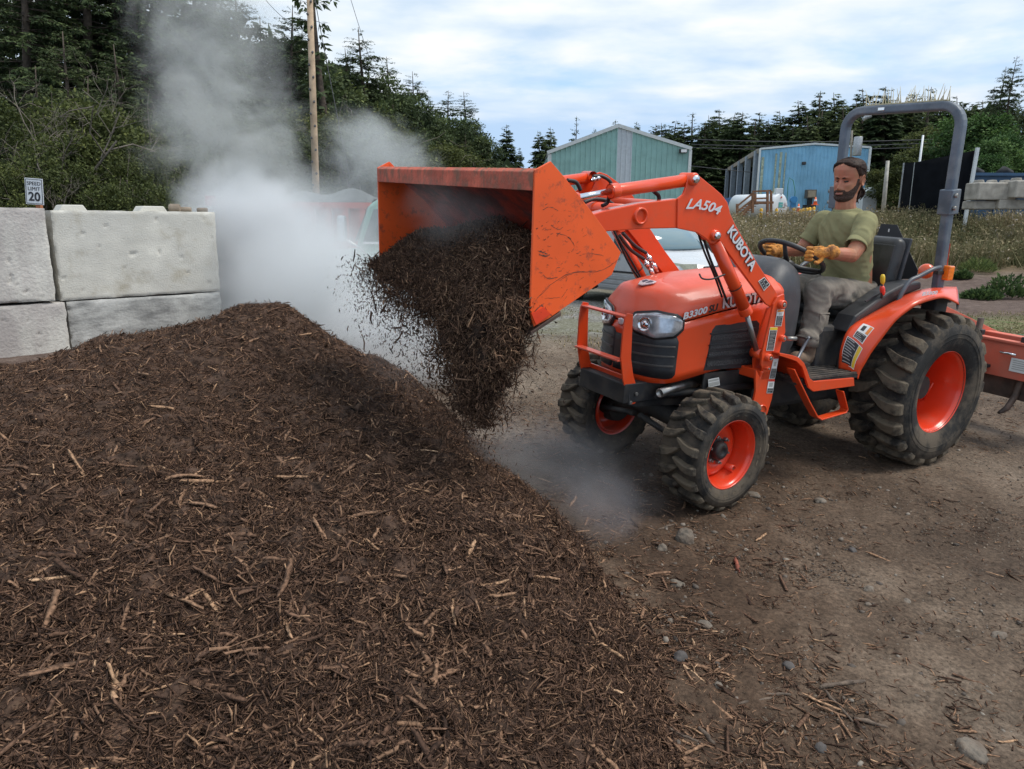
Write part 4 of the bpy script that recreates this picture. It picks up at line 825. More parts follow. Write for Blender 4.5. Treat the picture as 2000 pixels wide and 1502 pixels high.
# ------------------------------------------------------------------ vegetation
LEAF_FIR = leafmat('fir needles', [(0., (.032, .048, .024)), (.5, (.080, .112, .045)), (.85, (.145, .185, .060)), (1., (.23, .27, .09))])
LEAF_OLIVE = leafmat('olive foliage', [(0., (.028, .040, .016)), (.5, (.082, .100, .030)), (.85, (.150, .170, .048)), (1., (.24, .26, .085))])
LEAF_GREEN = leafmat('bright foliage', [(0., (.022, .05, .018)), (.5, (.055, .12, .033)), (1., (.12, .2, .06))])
BARK = M('brown bark', (.085, .065, .05), rough=.95, var=.3, scale=6, bump=.6, bscale=20)
BARK_PALE = M('bare grey wood', (.17, .145, .12), rough=.9, var=.3, scale=6)
def sprays(C, D, L, W_, up=None):
    """leaf sprays: kite-shaped faces at C pointing along D"""
    n = len(C); up = rng.normal(0, .45, (n, 3)) + np.array([0, 0, 1.]) if up is None else up
    S = unit(np.cross(D, up)); Nn = np.cross(S, D)
    a = C; b = C + D * (L * .45)[:, None] + S * (W_ / 2)[:, None] - Nn * (L * .05)[:, None]; c = C + D * L[:, None] - Nn * (L * .22)[:, None]; d = C + D * (L * .45)[:, None] - S * (W_ / 2)[:, None] - Nn * (L * .05)[:, None]
    return np.stack([a, b, c, d], 1)
def fir_proto(h=20., R=3.6, whorls=46, br=6, nspray=16, ls=.45, bare=.12, droop=.35, ragged=.35, seed=1, leaf=None, lean=.0):
    r = np.random.default_rng(seed); Q = []; A = []; m = MB()
    zc = lambda t: np.array([lean * h * t * t + .02 * h * math.sin(3 * t + seed), .015 * h * math.sin(4 * t + 2 * seed), h * t])
    m.tube([zc(t) for t in np.linspace(0, 1, 14)], [max(.02, (.016 * h) * (1 - t) ** .9 + .015) for t in np.linspace(0, 1, 14)], 8)
    for w_ in range(whorls):
        t = bare + (1 - bare) * (max(0, w_ + r.uniform(-.4, .4)) / whorls) ** .92; t = min(max(t, .03), .995)
        Lm = R * (1 - t) ** .62 * (1 if t > .25 else .6 + 1.6 * t) + .12
        for b_ in range(br if t < .93 else 3):
            if r.random() < ragged * .45: continue
            az = r.uniform(0, 2 * PI); L = Lm * r.uniform(1 - ragged, 1.12); o = zc(t)
            d0 = np.array([math.cos(az), math.sin(az), 0]); rise = r.uniform(-.1, .28) if t < .8 else .55
            k = np.linspace(0, 1, 6); P = o + d0 * (L * k)[:, None] + np.array([0, 0, 1]) * (L * (rise * k - droop * k ** 2 * 1.1))[:, None]
            if L > .8: m.tube(P[[0, 2, 5]], [.022 * L ** .5, .014 * L ** .5, .004], 4, False)
            n = max(4, int(nspray * L / R * 1.4)); kk = r.uniform(.18, 1, n) ** .8
            C = np.stack([np.interp(kk, k, P[:, i]) for i in range(3)], 1) + r.normal(0, .05, (n, 3))
            sd = np.where(r.random(n) < .5, 1, -1); side = np.array([-d0[1], d0[0], 0])
            D = unit(d0 * r.uniform(.25, 1, n)[:, None] + side * (sd * r.uniform(.2, 1.0, n))[:, None] + np.array([0, 0, 1]) * r.uniform(-.65, .12, n)[:, None])
            l = ls * r.uniform(.6, 1.35, n) * (1.15 - .45 * kk) * (1 if t < .85 else .6)
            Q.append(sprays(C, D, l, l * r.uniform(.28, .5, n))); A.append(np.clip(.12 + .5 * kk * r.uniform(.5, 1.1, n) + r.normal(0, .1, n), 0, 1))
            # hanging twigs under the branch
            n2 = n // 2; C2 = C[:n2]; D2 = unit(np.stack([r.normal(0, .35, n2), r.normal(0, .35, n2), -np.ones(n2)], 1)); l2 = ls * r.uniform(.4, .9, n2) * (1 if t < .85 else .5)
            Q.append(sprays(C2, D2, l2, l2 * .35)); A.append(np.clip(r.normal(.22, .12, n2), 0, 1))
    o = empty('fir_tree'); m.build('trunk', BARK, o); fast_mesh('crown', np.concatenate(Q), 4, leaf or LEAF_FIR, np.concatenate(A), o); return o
def broad_proto(h=7., R=3., blobs=26, per=420, ls=.16, seed=1, leaf=None, stem=.25, flat=.8, airy=.5, wood=None, twigs=60):
    r = np.random.default_rng(seed); Q = []; A = []; m = MB(); m2 = None
    m.tube([(0, 0, -.3), (.05 * R, 0, h * stem), (0.02, .1 * R, h * .6)], [.035 * h ** .9, .026 * h ** .9, .012 * h], 8)
    cs = []
    for b_ in range(blobs):
        u = r.normal(size=3); u /= np.linalg.norm(u); rr = r.random() ** .4
        c = np.array([u[0] * R * rr * .82, u[1] * R * rr * .82, h * (stem + (1 - stem) * (.5 + .46 * u[2] * rr))]); br_ = R * r.uniform(.22, .42); cs.append((c, br_))
        m.tube([(0, 0, h * stem * r.uniform(.5, 1)), c * (.5, .5, .62) + r.normal(0, .1 * R, 3), c], [.02 * h ** .7, .012 * h ** .7, .004], 5, False)
        v = unit(r.normal(size=(per, 3))); v[:, 2] *= flat; rad = br_ * (airy + (1 - airy) * r.random(per)) * (1 + .3 * np.sin(v[:, 0] * 7 + b_) * np.sin(v[:, 2] * 6))
        C = c + v * rad[:, None]; D = unit(v + r.normal(0, .7, (per, 3)) + np.array([0, 0, -.15])); l = ls * r.uniform(.6, 1.4, per)
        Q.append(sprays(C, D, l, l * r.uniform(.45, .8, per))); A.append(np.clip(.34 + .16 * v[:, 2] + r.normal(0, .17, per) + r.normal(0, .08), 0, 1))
    if wood:
        for k in range(twigs):
            c, b_ = cs[r.integers(len(cs))]; a = c + r.normal(0, .3 * b_, 3); e = a + unit(r.normal(size=3)) * b_ * r.uniform(.8, 1.7); mid = (a + e) / 2 + r.normal(0, .15 * b_, 3)
            m.tube([a, mid, e], [.014, .010, .003], 4, False)
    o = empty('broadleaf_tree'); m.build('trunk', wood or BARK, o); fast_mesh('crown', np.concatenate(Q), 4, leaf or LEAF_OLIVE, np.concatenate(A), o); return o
def bare_proto(h=6., seed=1, depth=5, nb=4):
    r = np.random.default_rng(seed); m = MB()
    def rec(p, d, L, rad, k):
        e = p + d * L; mid = (p + e) / 2 + r.normal(0, .1 * L, 3); m.tube([p, mid, e], [rad, rad * .8, rad * .6], 5 if k < 4 else 6, False)
        if k <= 0: return
        for _ in range(nb if k > 1 else 3):
            f = r.uniform(.35, 1); d2 = unit(d + r.normal(0, .62, 3) + np.array([0, 0, .12])); rec(p + (e - p) * f, d2, L * r.uniform(.5, .8), rad * .55, k - 1)
    rec(np.zeros(3), unit(np.array([.15, 0, 1.])), h * .38, .0085 * h, depth)
    o = empty('bare_tree'); m.build('trunk', BARK_PALE, o); return o
def place(proto, first, x, y, h, h0, rz, label, cat, grp, name=None, wide=1.0, z=None):
    o = proto if first else copy_tree(proto)
    if name: o.name = name
    s = h / h0; o.location = (x, y, float(Gz(x, y)) - .2 if z is None else z); o.scale = (s * wide, s * wide, s); o.rotation_euler = (0, 0, rz)
    tag(o, label, cat, grp); return o
used = set()
def put(proto, h0, px, pyt, D, label, cat, grp, wide=1.0, rz=None):
    top = Wd(px, pyt, D); z = float(Gz(top[0], D)) - .2; h = top[2] - z; f = id(proto) not in used; used.add(id(proto))
    return place(proto, f, top[0], D, h, h0, rng.uniform(0, 6.28) if rz is None else rz, label, cat, grp, wide=wide)
FN = [fir_proto(20, 4.2, 46, 8, 62, .30, .06, .35, .35, s) for s in (11, 12, 13)]            # near firs, fine sprays
FF = [fir_proto(20, 3.1, 46, 8, 32, .70, .08, .28, .36, s) for s in (21, 22, 23, 24, 25)]     # far firs
FT = [fir_proto(20, 2.6, 26, 4, 15, .55, .35, .1, .8, s, lean=.03) for s in (31, 32)]         # thin crowned firs
BN = [broad_proto(7, 3.2, 40, 900, .13, s, LEAF_OLIVE, .12, .8, .45, BARK_PALE, 110) for s in (41, 42)]
BB = [broad_proto(8, 3.0, 30, 620, .20, s, LEAF_GREEN, .15, .85, .45) for s in (51, 52)]
BO = [broad_proto(8, 3.0, 30, 520, .22, s, LEAF_OLIVE, .15, .85, .45) for s in (61,)]
G1 = 'dark forest trees behind the bunker wall'
L1 = [(95, -300, 28, 'between second and third from the left'), (200, -260, 28, 'behind the pale lower trunk'), (10, -200, 24, 'nearest one at the left edge'), (60, 130, 19.5, 'low drooping, above the leaning bare tree'), (180, 150, 20.5, 'low drooping, over the bushes left of the steam'), (290, -170, 29, 'close behind the steam plume edge'), (360, -110, 30, 'in the middle of the plume'), (428, -50, 33, 'on the right side of the plume'), (130, 60, 22, 'low crowned, over the olive bushes'), (235, 90, 22, 'low crowned, left of the steam'), (-60, -260, 27, 'at the far left edge of the forest'), (40, -330, 30, 'second from the left edge, top out of frame'), (150, -240, 26, 'behind the olive bushes, top out of frame'), (255, -200, 27, 'with a pale bare lower trunk left of the steam'),
      (330, -150, 31, 'just left of the steam plume'), (395, -60, 34, 'inside the steam plume'), (462, -25, 36, 'whose ragged top stands above the plume'), (515, 30, 38, 'right behind the plume top'), (560, 12, 36, 'close left of the tall pole'), (596, 60, 42, 'directly behind the tall pole'),
      (668, 95, 42, 'between tall pole and big peak'), (712, 55, 41, 'forming the big pointed peak right of the tall pole'), (748, 110, 44, 'on the right shoulder of the big peak'), (800, 140, 47, 'with a broad top below the big peak'), (838, 190, 50, 'in the falling tree line, mid slope'), (874, 176, 52, 'with two narrow tips'),
      (905, 180, 55, 'narrow, near the end of the falling tree line'), (935, 232, 58, 'drooping, at the end of the falling tree line'), (905, 262, 50, 'low in front of the narrow tips'), (770, 205, 40, 'low in front of the big peak'), (640, 170, 36, 'low behind the guy wire')]
BD = [broad_proto(12, 4.0, 58, 520, .26, s, LEAF_FIR, .06, .85, .4) for s in (71, 72)]
for i, (px, py, D, w_) in enumerate(((655, 120, 40, 'just right of the tall pole'), (700, 135, 41, 'under the big pointed peak'), (742, 130, 43, 'right of the big peak'), (785, 165, 45, 'on the long slope of the tree line'), (825, 205, 48, 'lower on the long slope'), (862, 205, 51, 'beside the two narrow tips'), (900, 215, 54, 'near the end of the slope'), (940, 262, 57, 'last and lowest of the slope'), (560, 90, 38, 'left of the tall pole behind the steam'), (500, 70, 37, 'behind the plume'))): put(BD[i % 2], 12, px, py, D, 'dense dark rounded tree ' + w_, 'broadleaf tree', 'dark rounded trees of the left forest', 1.0)
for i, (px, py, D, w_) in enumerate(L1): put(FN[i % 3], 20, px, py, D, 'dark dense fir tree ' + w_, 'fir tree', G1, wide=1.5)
put(FT[0], 20, 640, -90, 30, 'sparse overhanging fir top right beside the tall pole', 'fir tree', G1, 1.4)
G2 = 'olive bushes in front of the forest'
for i, (px, py, D, w_, wd) in enumerate(((305, 190, 20, 'at the left border of the steam', .9), (20, 330, 13.5, 'lowest, right behind the speed sign', .8), (240, 340, 14.5, 'low, between the two lifting lugs', .8), (10, 195, 16, 'at the left edge above the speed sign', 1.0), (118, 160, 18, 'tall, above the block joint', .9), (205, 215, 17, 'rounded, over the first lifting lug', .95), (268, 285, 16.5, 'dark green, low, left of the steam', .9), (60, 270, 14.5, 'low behind the speed sign', .9), (345, 270, 19, 'half lost in the steam plume', 1.0), (160, 320, 14.5, 'lowest one with pale bare twigs', .8), (430, 200, 23, 'wrapped in the densest plume', 1.1), (545, 215, 25, 'left of the tall pole foot', 1.1), (680, 200, 29, 'right of the guy wire', 1.2), (735, 225, 30, 'behind the far crossarm pole', 1.1), (850, 270, 40, 'low behind the bucket', 1.4))):
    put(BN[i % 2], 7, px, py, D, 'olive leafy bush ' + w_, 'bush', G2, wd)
for i, (px, py, D, s, w_) in enumerate(((55, 40, 15.4, 1, 'leaning, silvery, upper left corner'), (125, 285, 13.6, 2, 'low tangle right of the speed sign'))):
    b_ = bare_proto(6, s, 5, 3); put(b_, 5.2, px, py, D, 'leafless pale tree ' + w_, 'bare tree', 'leafless trees at the left', 1.0)
# tree line right of the gap
G3 = 'far conifers along the horizon'
put(FF[0], 20, 984, 243, 72, 'isolated symmetric conifer in the gap between forest and teal shed', 'conifer', G3, 1.4)
put(FF[2], 20, 1012, 288, 80, 'small conifer right of the isolated one', 'conifer', G3, 1.2)
put(FF[1], 20, 1052, 255, 70, 'bushy conifer left of the teal shed, left of a pair', 'conifer', G3, 1.5); put(FF[3], 20, 1072, 248, 72, 'pointed conifer left of the teal shed, right of a pair', 'conifer', G3, 1.3)
put(FT[1], 20, 1127, 226, 66, 'sparse wind bent conifer over the left roof slope of the teal shed', 'conifer', G3, 1.2)
for px, py, w_ in ((1162, 250, 'tiny tip left of the teal gable'), (1203, 233, 'tiny tip right at the teal gable'), (1243, 236, 'tiny tip right of the teal gable')): put(FF[1], 20, px, py, 92, 'conifer showing only a ' + w_, 'conifer', G3, 1.0)
R1 = [(1275, 242), (1296, 240), (1322, 236), (1345, 238), (1352, 221), (1372, 236), (1388, 225), (1411, 213), (1430, 232), (1438, 219), (1457, 217), (1477, 236), (1490, 219), (1500, 232), (1522, 217), (1541, 240), (1560, 195), (1575, 225), (1590, 178), (1602, 186), (1616, 215), (1633, 180), (1648, 205), (1662, 198), (1685, 174), (1700, 200), (1718, 206), (1738, 169), (1760, 195), (1775, 188), (1792, 178), (1812, 200), (1833, 168), (1852, 192), (1868, 188), (1888, 205), (1905, 200), (1925, 195)]
for i, (px, py) in enumerate(R1):
    near_ = 'above the teal roof' if px < 1350 else 'between the two sheds' if px < 1480 else 'above the blue shed' if px < 1640 else 'inside the roll bar arch' if px < 1890 else 'right of the roll bar'
    put(FF[i % 5] if i % 7 != 4 else FT[1], 20, px, py, 86 + (i * 7) % 17, 'dark far conifer %s, number %s from the left' % (near_, ['one', 'two', 'three', 'four', 'five', 'six', 'seven', 'eight', 'nine', 'ten', 'eleven', 'twelve', 'thirteen', 'fourteen', 'fifteen', 'sixteen', 'seventeen', 'eighteen', 'nineteen', 'twenty', 'twenty one', 'twenty two', 'twenty three', 'twenty four', 'twenty five', 'twenty six', 'twenty seven', 'twenty eight', 'twenty nine', 'thirty', 'thirty one', 'thirty two', 'thirty three', 'thirty four', 'thirty five', 'thirty six', 'thirty seven', 'thirty eight'][i]), 'conifer', G3, 2.0)
# right edge: tall firs and rounded trees behind the screen
for i, (px, py, D, w_) in enumerate(((1958, 130, 60, 'left of the tallest at the right edge'), (1990, 108, 58, 'tallest at the right edge'), (2030, 120, 56, 'cut off by the right edge'), (1935, 175, 64, 'lowest of the right edge group'))): put(FN[i % 3], 20, px, py, D, 'big dark fir ' + w_, 'fir tree', 'tall firs at the right edge', 1.0)
for i, (px, py, D, w_) in enumerate(((1925, 205, 50, 'highest, under the right edge firs'), (1965, 255, 44, 'below the right edge firs'), (1890, 262, 52, 'right behind the roll bar post'), (2010, 240, 46, 'cut by the right edge'), (1925, 290, 42, 'just above the navy container'))): put(BB[i % 2], 8, px, py, D, 'rounded bright green tree ' + w_, 'broadleaf tree', 'rounded trees at the right', 1.1)
for i, (px, py, D, w_) in enumerate(((1762, 300, 48, 'left of the black screen'), (1785, 285, 54, 'behind the left end of the black screen'), (1720, 330, 56, 'beside the bare concrete pole'), (1845, 270, 56, 'inside the roll bar arch above the screen'), (1815, 250, 62, 'highest one inside the roll bar arch'))): put(BO[0], 8, px, py, D, 'olive green scrub tree ' + w_, 'scrub tree', 'scrub trees around the black screen', 1.1)
# a dark wood mass closes the gaps low behind the far rows (nobody could count it)
n = 26000; X = rng.uniform(-75, 100, n); Y = np.where(X < 8, 64, 108) + rng.uniform(0, 8, n); Hh = np.where(X < 8, np.interp(X, [-75, -20, -3, 8], [17, 15, 5, 1]), np.interp(X, [8, 20, 30, 60, 100], [1, 7, 10, 14, 17]))
Zr = rng.random(n) ** .8; C = np.stack([X, Y, Gz(X, Y) + Hh * Zr], 1); D = unit(rng.normal(size=(n, 3)) + np.array([0, -.4, -.3])); l = rng.uniform(.7, 1.6, n)
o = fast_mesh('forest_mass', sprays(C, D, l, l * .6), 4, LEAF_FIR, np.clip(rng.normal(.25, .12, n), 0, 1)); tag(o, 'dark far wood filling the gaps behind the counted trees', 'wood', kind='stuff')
# weeds on the bank
MAT_WEED = leafmat('dry weeds', [(0., (.08, .095, .04)), (.35, (.19, .175, .09)), (.6, (.30, .245, .145)), (.8, (.35, .27, .165)), (.92, (.42, .36, .29)), (1., (.50, .45, .44))], .9, .2)
def weeds(name, n, xr, yr, hmax, label, acc=None):
    x = rng.uniform(*xr, n); y = rng.uniform(*yr, n); cl = fbm(x, y, .45, 3, 77) + .5 * fbm(x, y, 1.7, 2, 79)
    q = cl > rng.uniform(-.65, .1, n)
    if acc is not None: q &= rng.random(n) < acc(x, y)
    x, y, cl = x[q], y[q], cl[q]; n = len(x); h = hmax * np.clip(.45 + .9 * cl + rng.uniform(0, .35, n), .12, 1.25)
    P = np.stack([x, y, Gz(x, y)], 1); D = unit(np.stack([rng.normal(0, .28, n), rng.normal(0, .28, n), np.ones(n)], 1)); wv = rng.uniform(.012, .03, n) * min(1, .15 + hmax)
    S = np.stack([np.cos(x * 50), np.sin(x * 50), np.zeros(n)], 1)
    st = np.stack([P - S * wv[:, None], P + S * wv[:, None], P + D * h[:, None] * .98 + S * .004, P + D * h[:, None] * .98 - S * .004], 1)
    k = 3; T = np.repeat(P, k, 0) + np.repeat(D, k, 0) * (np.repeat(h, k) * rng.uniform(.45, 1.02, n * k))[:, None] + rng.normal(0, .05 * min(1, hmax * 2), (n * k, 3))
    hd = sprays(T, unit(rng.normal(size=(n * k, 3)) + np.array([0, 0, .5])), rng.uniform(.05, .16, n * k) * min(1, hmax * 3 + .1), rng.uniform(.02, .07, n * k) * min(1, hmax * 3 + .1))
    base = np.clip(.33 + .5 * cl + rng.normal(0, .12, n), 0, .75)
    av = np.concatenate([base, np.clip(np.repeat(base, k) + rng.normal(.12, .15, n * k), 0, 1)])
    tag(fast_mesh(name, np.concatenate([st, hd]), 4, MAT_WEED, av), label, 'weeds', kind='stuff')
weeds('weeds', 60000, (1.5, 30), (24, 36), 1.15, 'tall dry thistles and weeds covering the bank behind the tractor', lambda x, y: sstep(23.5, 26, y))
weeds('short_grass', 26000, (4.5, 17), (8, 15), .07, 'short patchy green grass right of the tractor', lambda x, y: zone_grass(x, y) * .9)
weeds('gravel_grass', 5000, (.4, 5), (7.0, 17), .05, 'thin grass tufts growing through the gravel behind the loader', lambda x, y: np.clip(fbm(x, y, .9, 3, 15) * 2, 0, 1))
# leafy clumps in the mulch strip
MAT_TUFT = leafmat('fresh green tuft', [(0., (.05, .08, .03)), (.6, (.10, .15, .05)), (1., (.2, .26, .09))], .8, .25)
for i, (px, py, rw, hh, w_) in enumerate(((1908, 532, 1.05, .42, 'fine grassy, upper of the clumps beside the amber light'), (1878, 545, .55, .22, 'small low, left of the grassy one'), (1968, 580, 1.3, .55, 'broad leafy, at the right edge over the grass'), (1915, 585, .9, .2, 'flat spreading, above the scraper arm'), (1995, 520, .5, .25, 'tiny, at the right edge in the mulch'))):
    p = on_ground(px, py); n = 900; r_ = np.random.default_rng(90 + i); a = r_.uniform(0, 6.28, n); rr = rw * .5 * r_.random(n) ** .6
    C = np.stack([rr * np.cos(a), rr * np.sin(a) * .7, (hh * (1 - (rr / rw * 1.8) ** 2)).clip(0) * r_.random(n)], 1); D = unit(np.stack([np.cos(a) * .6, np.sin(a) * .6, r_.uniform(.2, 1.6, n)], 1)); l = r_.uniform(.06, .16, n) * (1.5 if i == 0 else 1)
    o = fast_mesh('weed_clump', sprays(C, D, l, l * (.12 if i == 0 else .5)), 4, MAT_TUFT, r_.random(n)); o.location = (p[0], p[1], float(Gz(p[0], p[1])))
    tag(o, 'green clump, ' + w_, 'weed clump', 'green clumps right of the tractor')

# ------------------------------------------------------------------ tractor
TX = np.array([-0.8537, -0.5201, 0.0268]); TY = np.array([0.5181, -0.8533, -0.0593]); TZ = np.array([0.0537, -0.0367, 0.9979]); TO = np.array([2.2001, 4.7216, 0.0])
TX = TX / np.linalg.norm(TX); TY = TY - TX * (TX @ TY); TY /= np.linalg.norm(TY); TZ = np.cross(TX, TY)
def at(px, py, Y=None, X=None, Z=None):
    """sight line through a pixel of the photo, met with a plane of the tractor (metres in the tractor's own frame)"""
    d = ray(px, py); lo = [(CO - TO) @ a for a in (TX, TY, TZ)]; ldr = [d @ a for a in (TX, TY, TZ)]
    k, v = (1, Y) if Y is not None else (0, X) if X is not None else (2, Z)
    t = (v - lo[k]) / ldr[k]; return np.array([lo[i] + t * ldr[i] for i in range(3)])
OR = (.76, .068, .012)
MAT_OR = M('orange tractor paint', OR, rough=.32, var=.06, scale=3, coat=.35, dirt=.22, dcol=(.30, .12, .06), dscale=9, dthr=.56)
MAT_ORH = M('dusty orange hood paint', OR, rough=.36, var=.05, scale=3, coat=.3, dirt=.45, dcol=(.52, .13, .085), dscale=2.2, dthr=.46)
MAT_ORW = M('scratched orange paint', (.84, .105, .014), rough=.5, var=.10, scale=4, dirt=.75, dcol=(.14, .045, .03), dscale=24, dthr=.60)
MAT_ORI = M('worn bucket interior', (.55, .045, .012), rough=.5, var=.25, scale=3, dirt=.9, dcol=(.045, .03, .028), dscale=3, dthr=.50)
MAT_ORL = M('muddy bucket lip', (.55, .12, .07), rough=.8, var=.25, scale=8, dirt=.9, dcol=(.20, .10, .065), dscale=22, dthr=.50, dstretch=(1, 1, .6), bump=.4, bscale=60)
MAT_ORR = M('red orange rim paint', (.72, .045, .012), rough=.3, var=.05, coat=.4, dirt=.2, dcol=(.3, .13, .08), dscale=8, dthr=.58)
MAT_BLKP = M('black plastic', (.022, .023, .026), rough=.45, var=.25, scale=6, dirt=.3, dcol=(.09, .085, .08), dscale=6, dthr=.52)
MAT_GREYP = M('charcoal cowl plastic', (.045, .048, .055), rough=.5, var=.2, scale=5, dirt=.3, dcol=(.12, .11, .11), dscale=14, dthr=.55, bump=.1, bscale=200)
MAT_BLKM = M('black chassis metal', (.018, .018, .02), rough=.55, var=.3, scale=8, dirt=.5, dcol=(.08, .065, .05), dscale=9, dthr=.5)
MAT_VINYL = M('black seat vinyl', (.02, .021, .023), rough=.38, var=.3, scale=5, dirt=.35, dcol=(.09, .085, .08), dscale=5, dthr=.5)
MAT_RUB = M('dusty tyre rubber', (.030, .029, .028), rough=.85, var=.3, scale=9, dirt=.75, dcol=(.125, .098, .07), dscale=4.5, dthr=.50, bump=.25, bscale=120, spec=.3)
MAT_LUG = M('muddy tyre lugs', (.040, .037, .034), rough=.9, var=.35, scale=12, dirt=.9, dcol=(.15, .12, .085), dscale=6, dthr=.45, bump=.4, bscale=80, spec=.25)
MAT_ROPS = M('grey roll bar paint', (.115, .14, .175), rough=.42, metal=.2, var=.2, scale=5, dirt=.45, dcol=(.25, .26, .27), dscale=7, dthr=.52)
MAT_ROD = M('polished cylinder rod', (.75, .77, .8), rough=.12, metal=1, var=0)
MAT_BOLT = M('dull steel bolt', (.32, .31, .29), rough=.45, metal=.8, var=.2, scale=30)
MAT_SILV = M('silver lettering', (.62, .62, .64), rough=.45, var=0)
MAT_STK_W = M('sticker white', (.72, .72, .70), rough=.5, var=.05); MAT_STK_B = M('sticker black', (.025, .025, .028), rough=.5, var=0); MAT_STK_Y = M('sticker yellow', (.75, .50, .03), rough=.5, var=0); MAT_STK_O = M('sticker orange', (.75, .22, .03), rough=.5, var=0)
MAT_STK_G = M('sticker grey print', (.40, .40, .38), rough=.5, var=0); MAT_STK_R = M('sticker red', (.6, .04, .03), rough=.5, var=0)
MAT_HLENS = M('clear lamp lens', (.66, .69, .73), rough=.10, metal=.45, var=.45, scale=14, coat=1)
MAT_AMB = M('amber lens', (.85, .20, .01), rough=.18, var=.15, scale=40, coat=.5)
MAT_HOSEB = M('hydraulic hose', (.02, .02, .022), rough=.5, var=0)
tractor = empty('compact_tractor'); tractor.matrix_world = Matrix(((TX[0], TY[0], TZ[0], TO[0]), (TX[1], TY[1], TZ[1], TO[1]), (TX[2], TY[2], TZ[2], TO[2]), (0, 0, 0, 1)))
tag(tractor, 'orange compact tractor with front loader tipping mulch from its raised bucket', 'tractor')
T = tractor
def traced(pts, Y, th):     # side outline drawn on plane Y, thickness towards the middle (th metres)
    P = [at(a, b, Y=Y) for a, b in pts]; return P, (0, -th if Y > 0 else th, 0)
def mir(P): return [p * np.array([1, -1, 1]) for p in P]
def plate2(name, pts, Y, th, mat, bevel=.004, both=True, parent=None):
    P, off = traced(pts, Y, th); o = MB().prism(P, off).build(name, mat, parent or T, bevel=bevel); r = [o]
    if both: r.append(MB().prism(mir(P), (0, th, 0)).build(name, mat, parent or T, bevel=bevel))
    return r
# ---- wheels
def lug_mesh(R, W, n, dirn, hgt):
    m = MB()
    for s in (1, -1):
        for i in range(n):
            p0 = 2 * PI * (i + (.5 if s < 0 else 0)) / n; st = []
            for (w_, dp, rr, hw) in ((-.05, 0.0, 0, .020), (.03, .035, 0, .045), (.17, .10, 0, .070), (.29, .13, 0, .078), (.44, .145, -.006, .088), (.505, .15, -.030, .085), (.515, .155, -.085, .060)):
                st.append((w_ * W * s, p0 + dirn * dp, R + rr * (R / .46), hw))
            V = []
            for (y, p, r, hw) in st:
                for (dp, dr) in ((-hw * 1.12, -hgt - .01), (-hw * .80, 0), (hw * .80, 0), (hw * 1.12, -hgt - .01)):
                    rr = r + dr; V.append((rr * math.cos(p + dp), y * (1 if dr == 0 else .985), rr * math.sin(p + dp)))
            k = len(st); Fc = [(a * 4 + j, a * 4 + j + 1, a * 4 + 5 + j, a * 4 + 4 + j) for a in range(k - 1) for j in range(3)] + [(0, 1, 2, 3), tuple((k - 1) * 4 + j for j in (3, 2, 1, 0))]
            m.add(V, Fc)
    return m
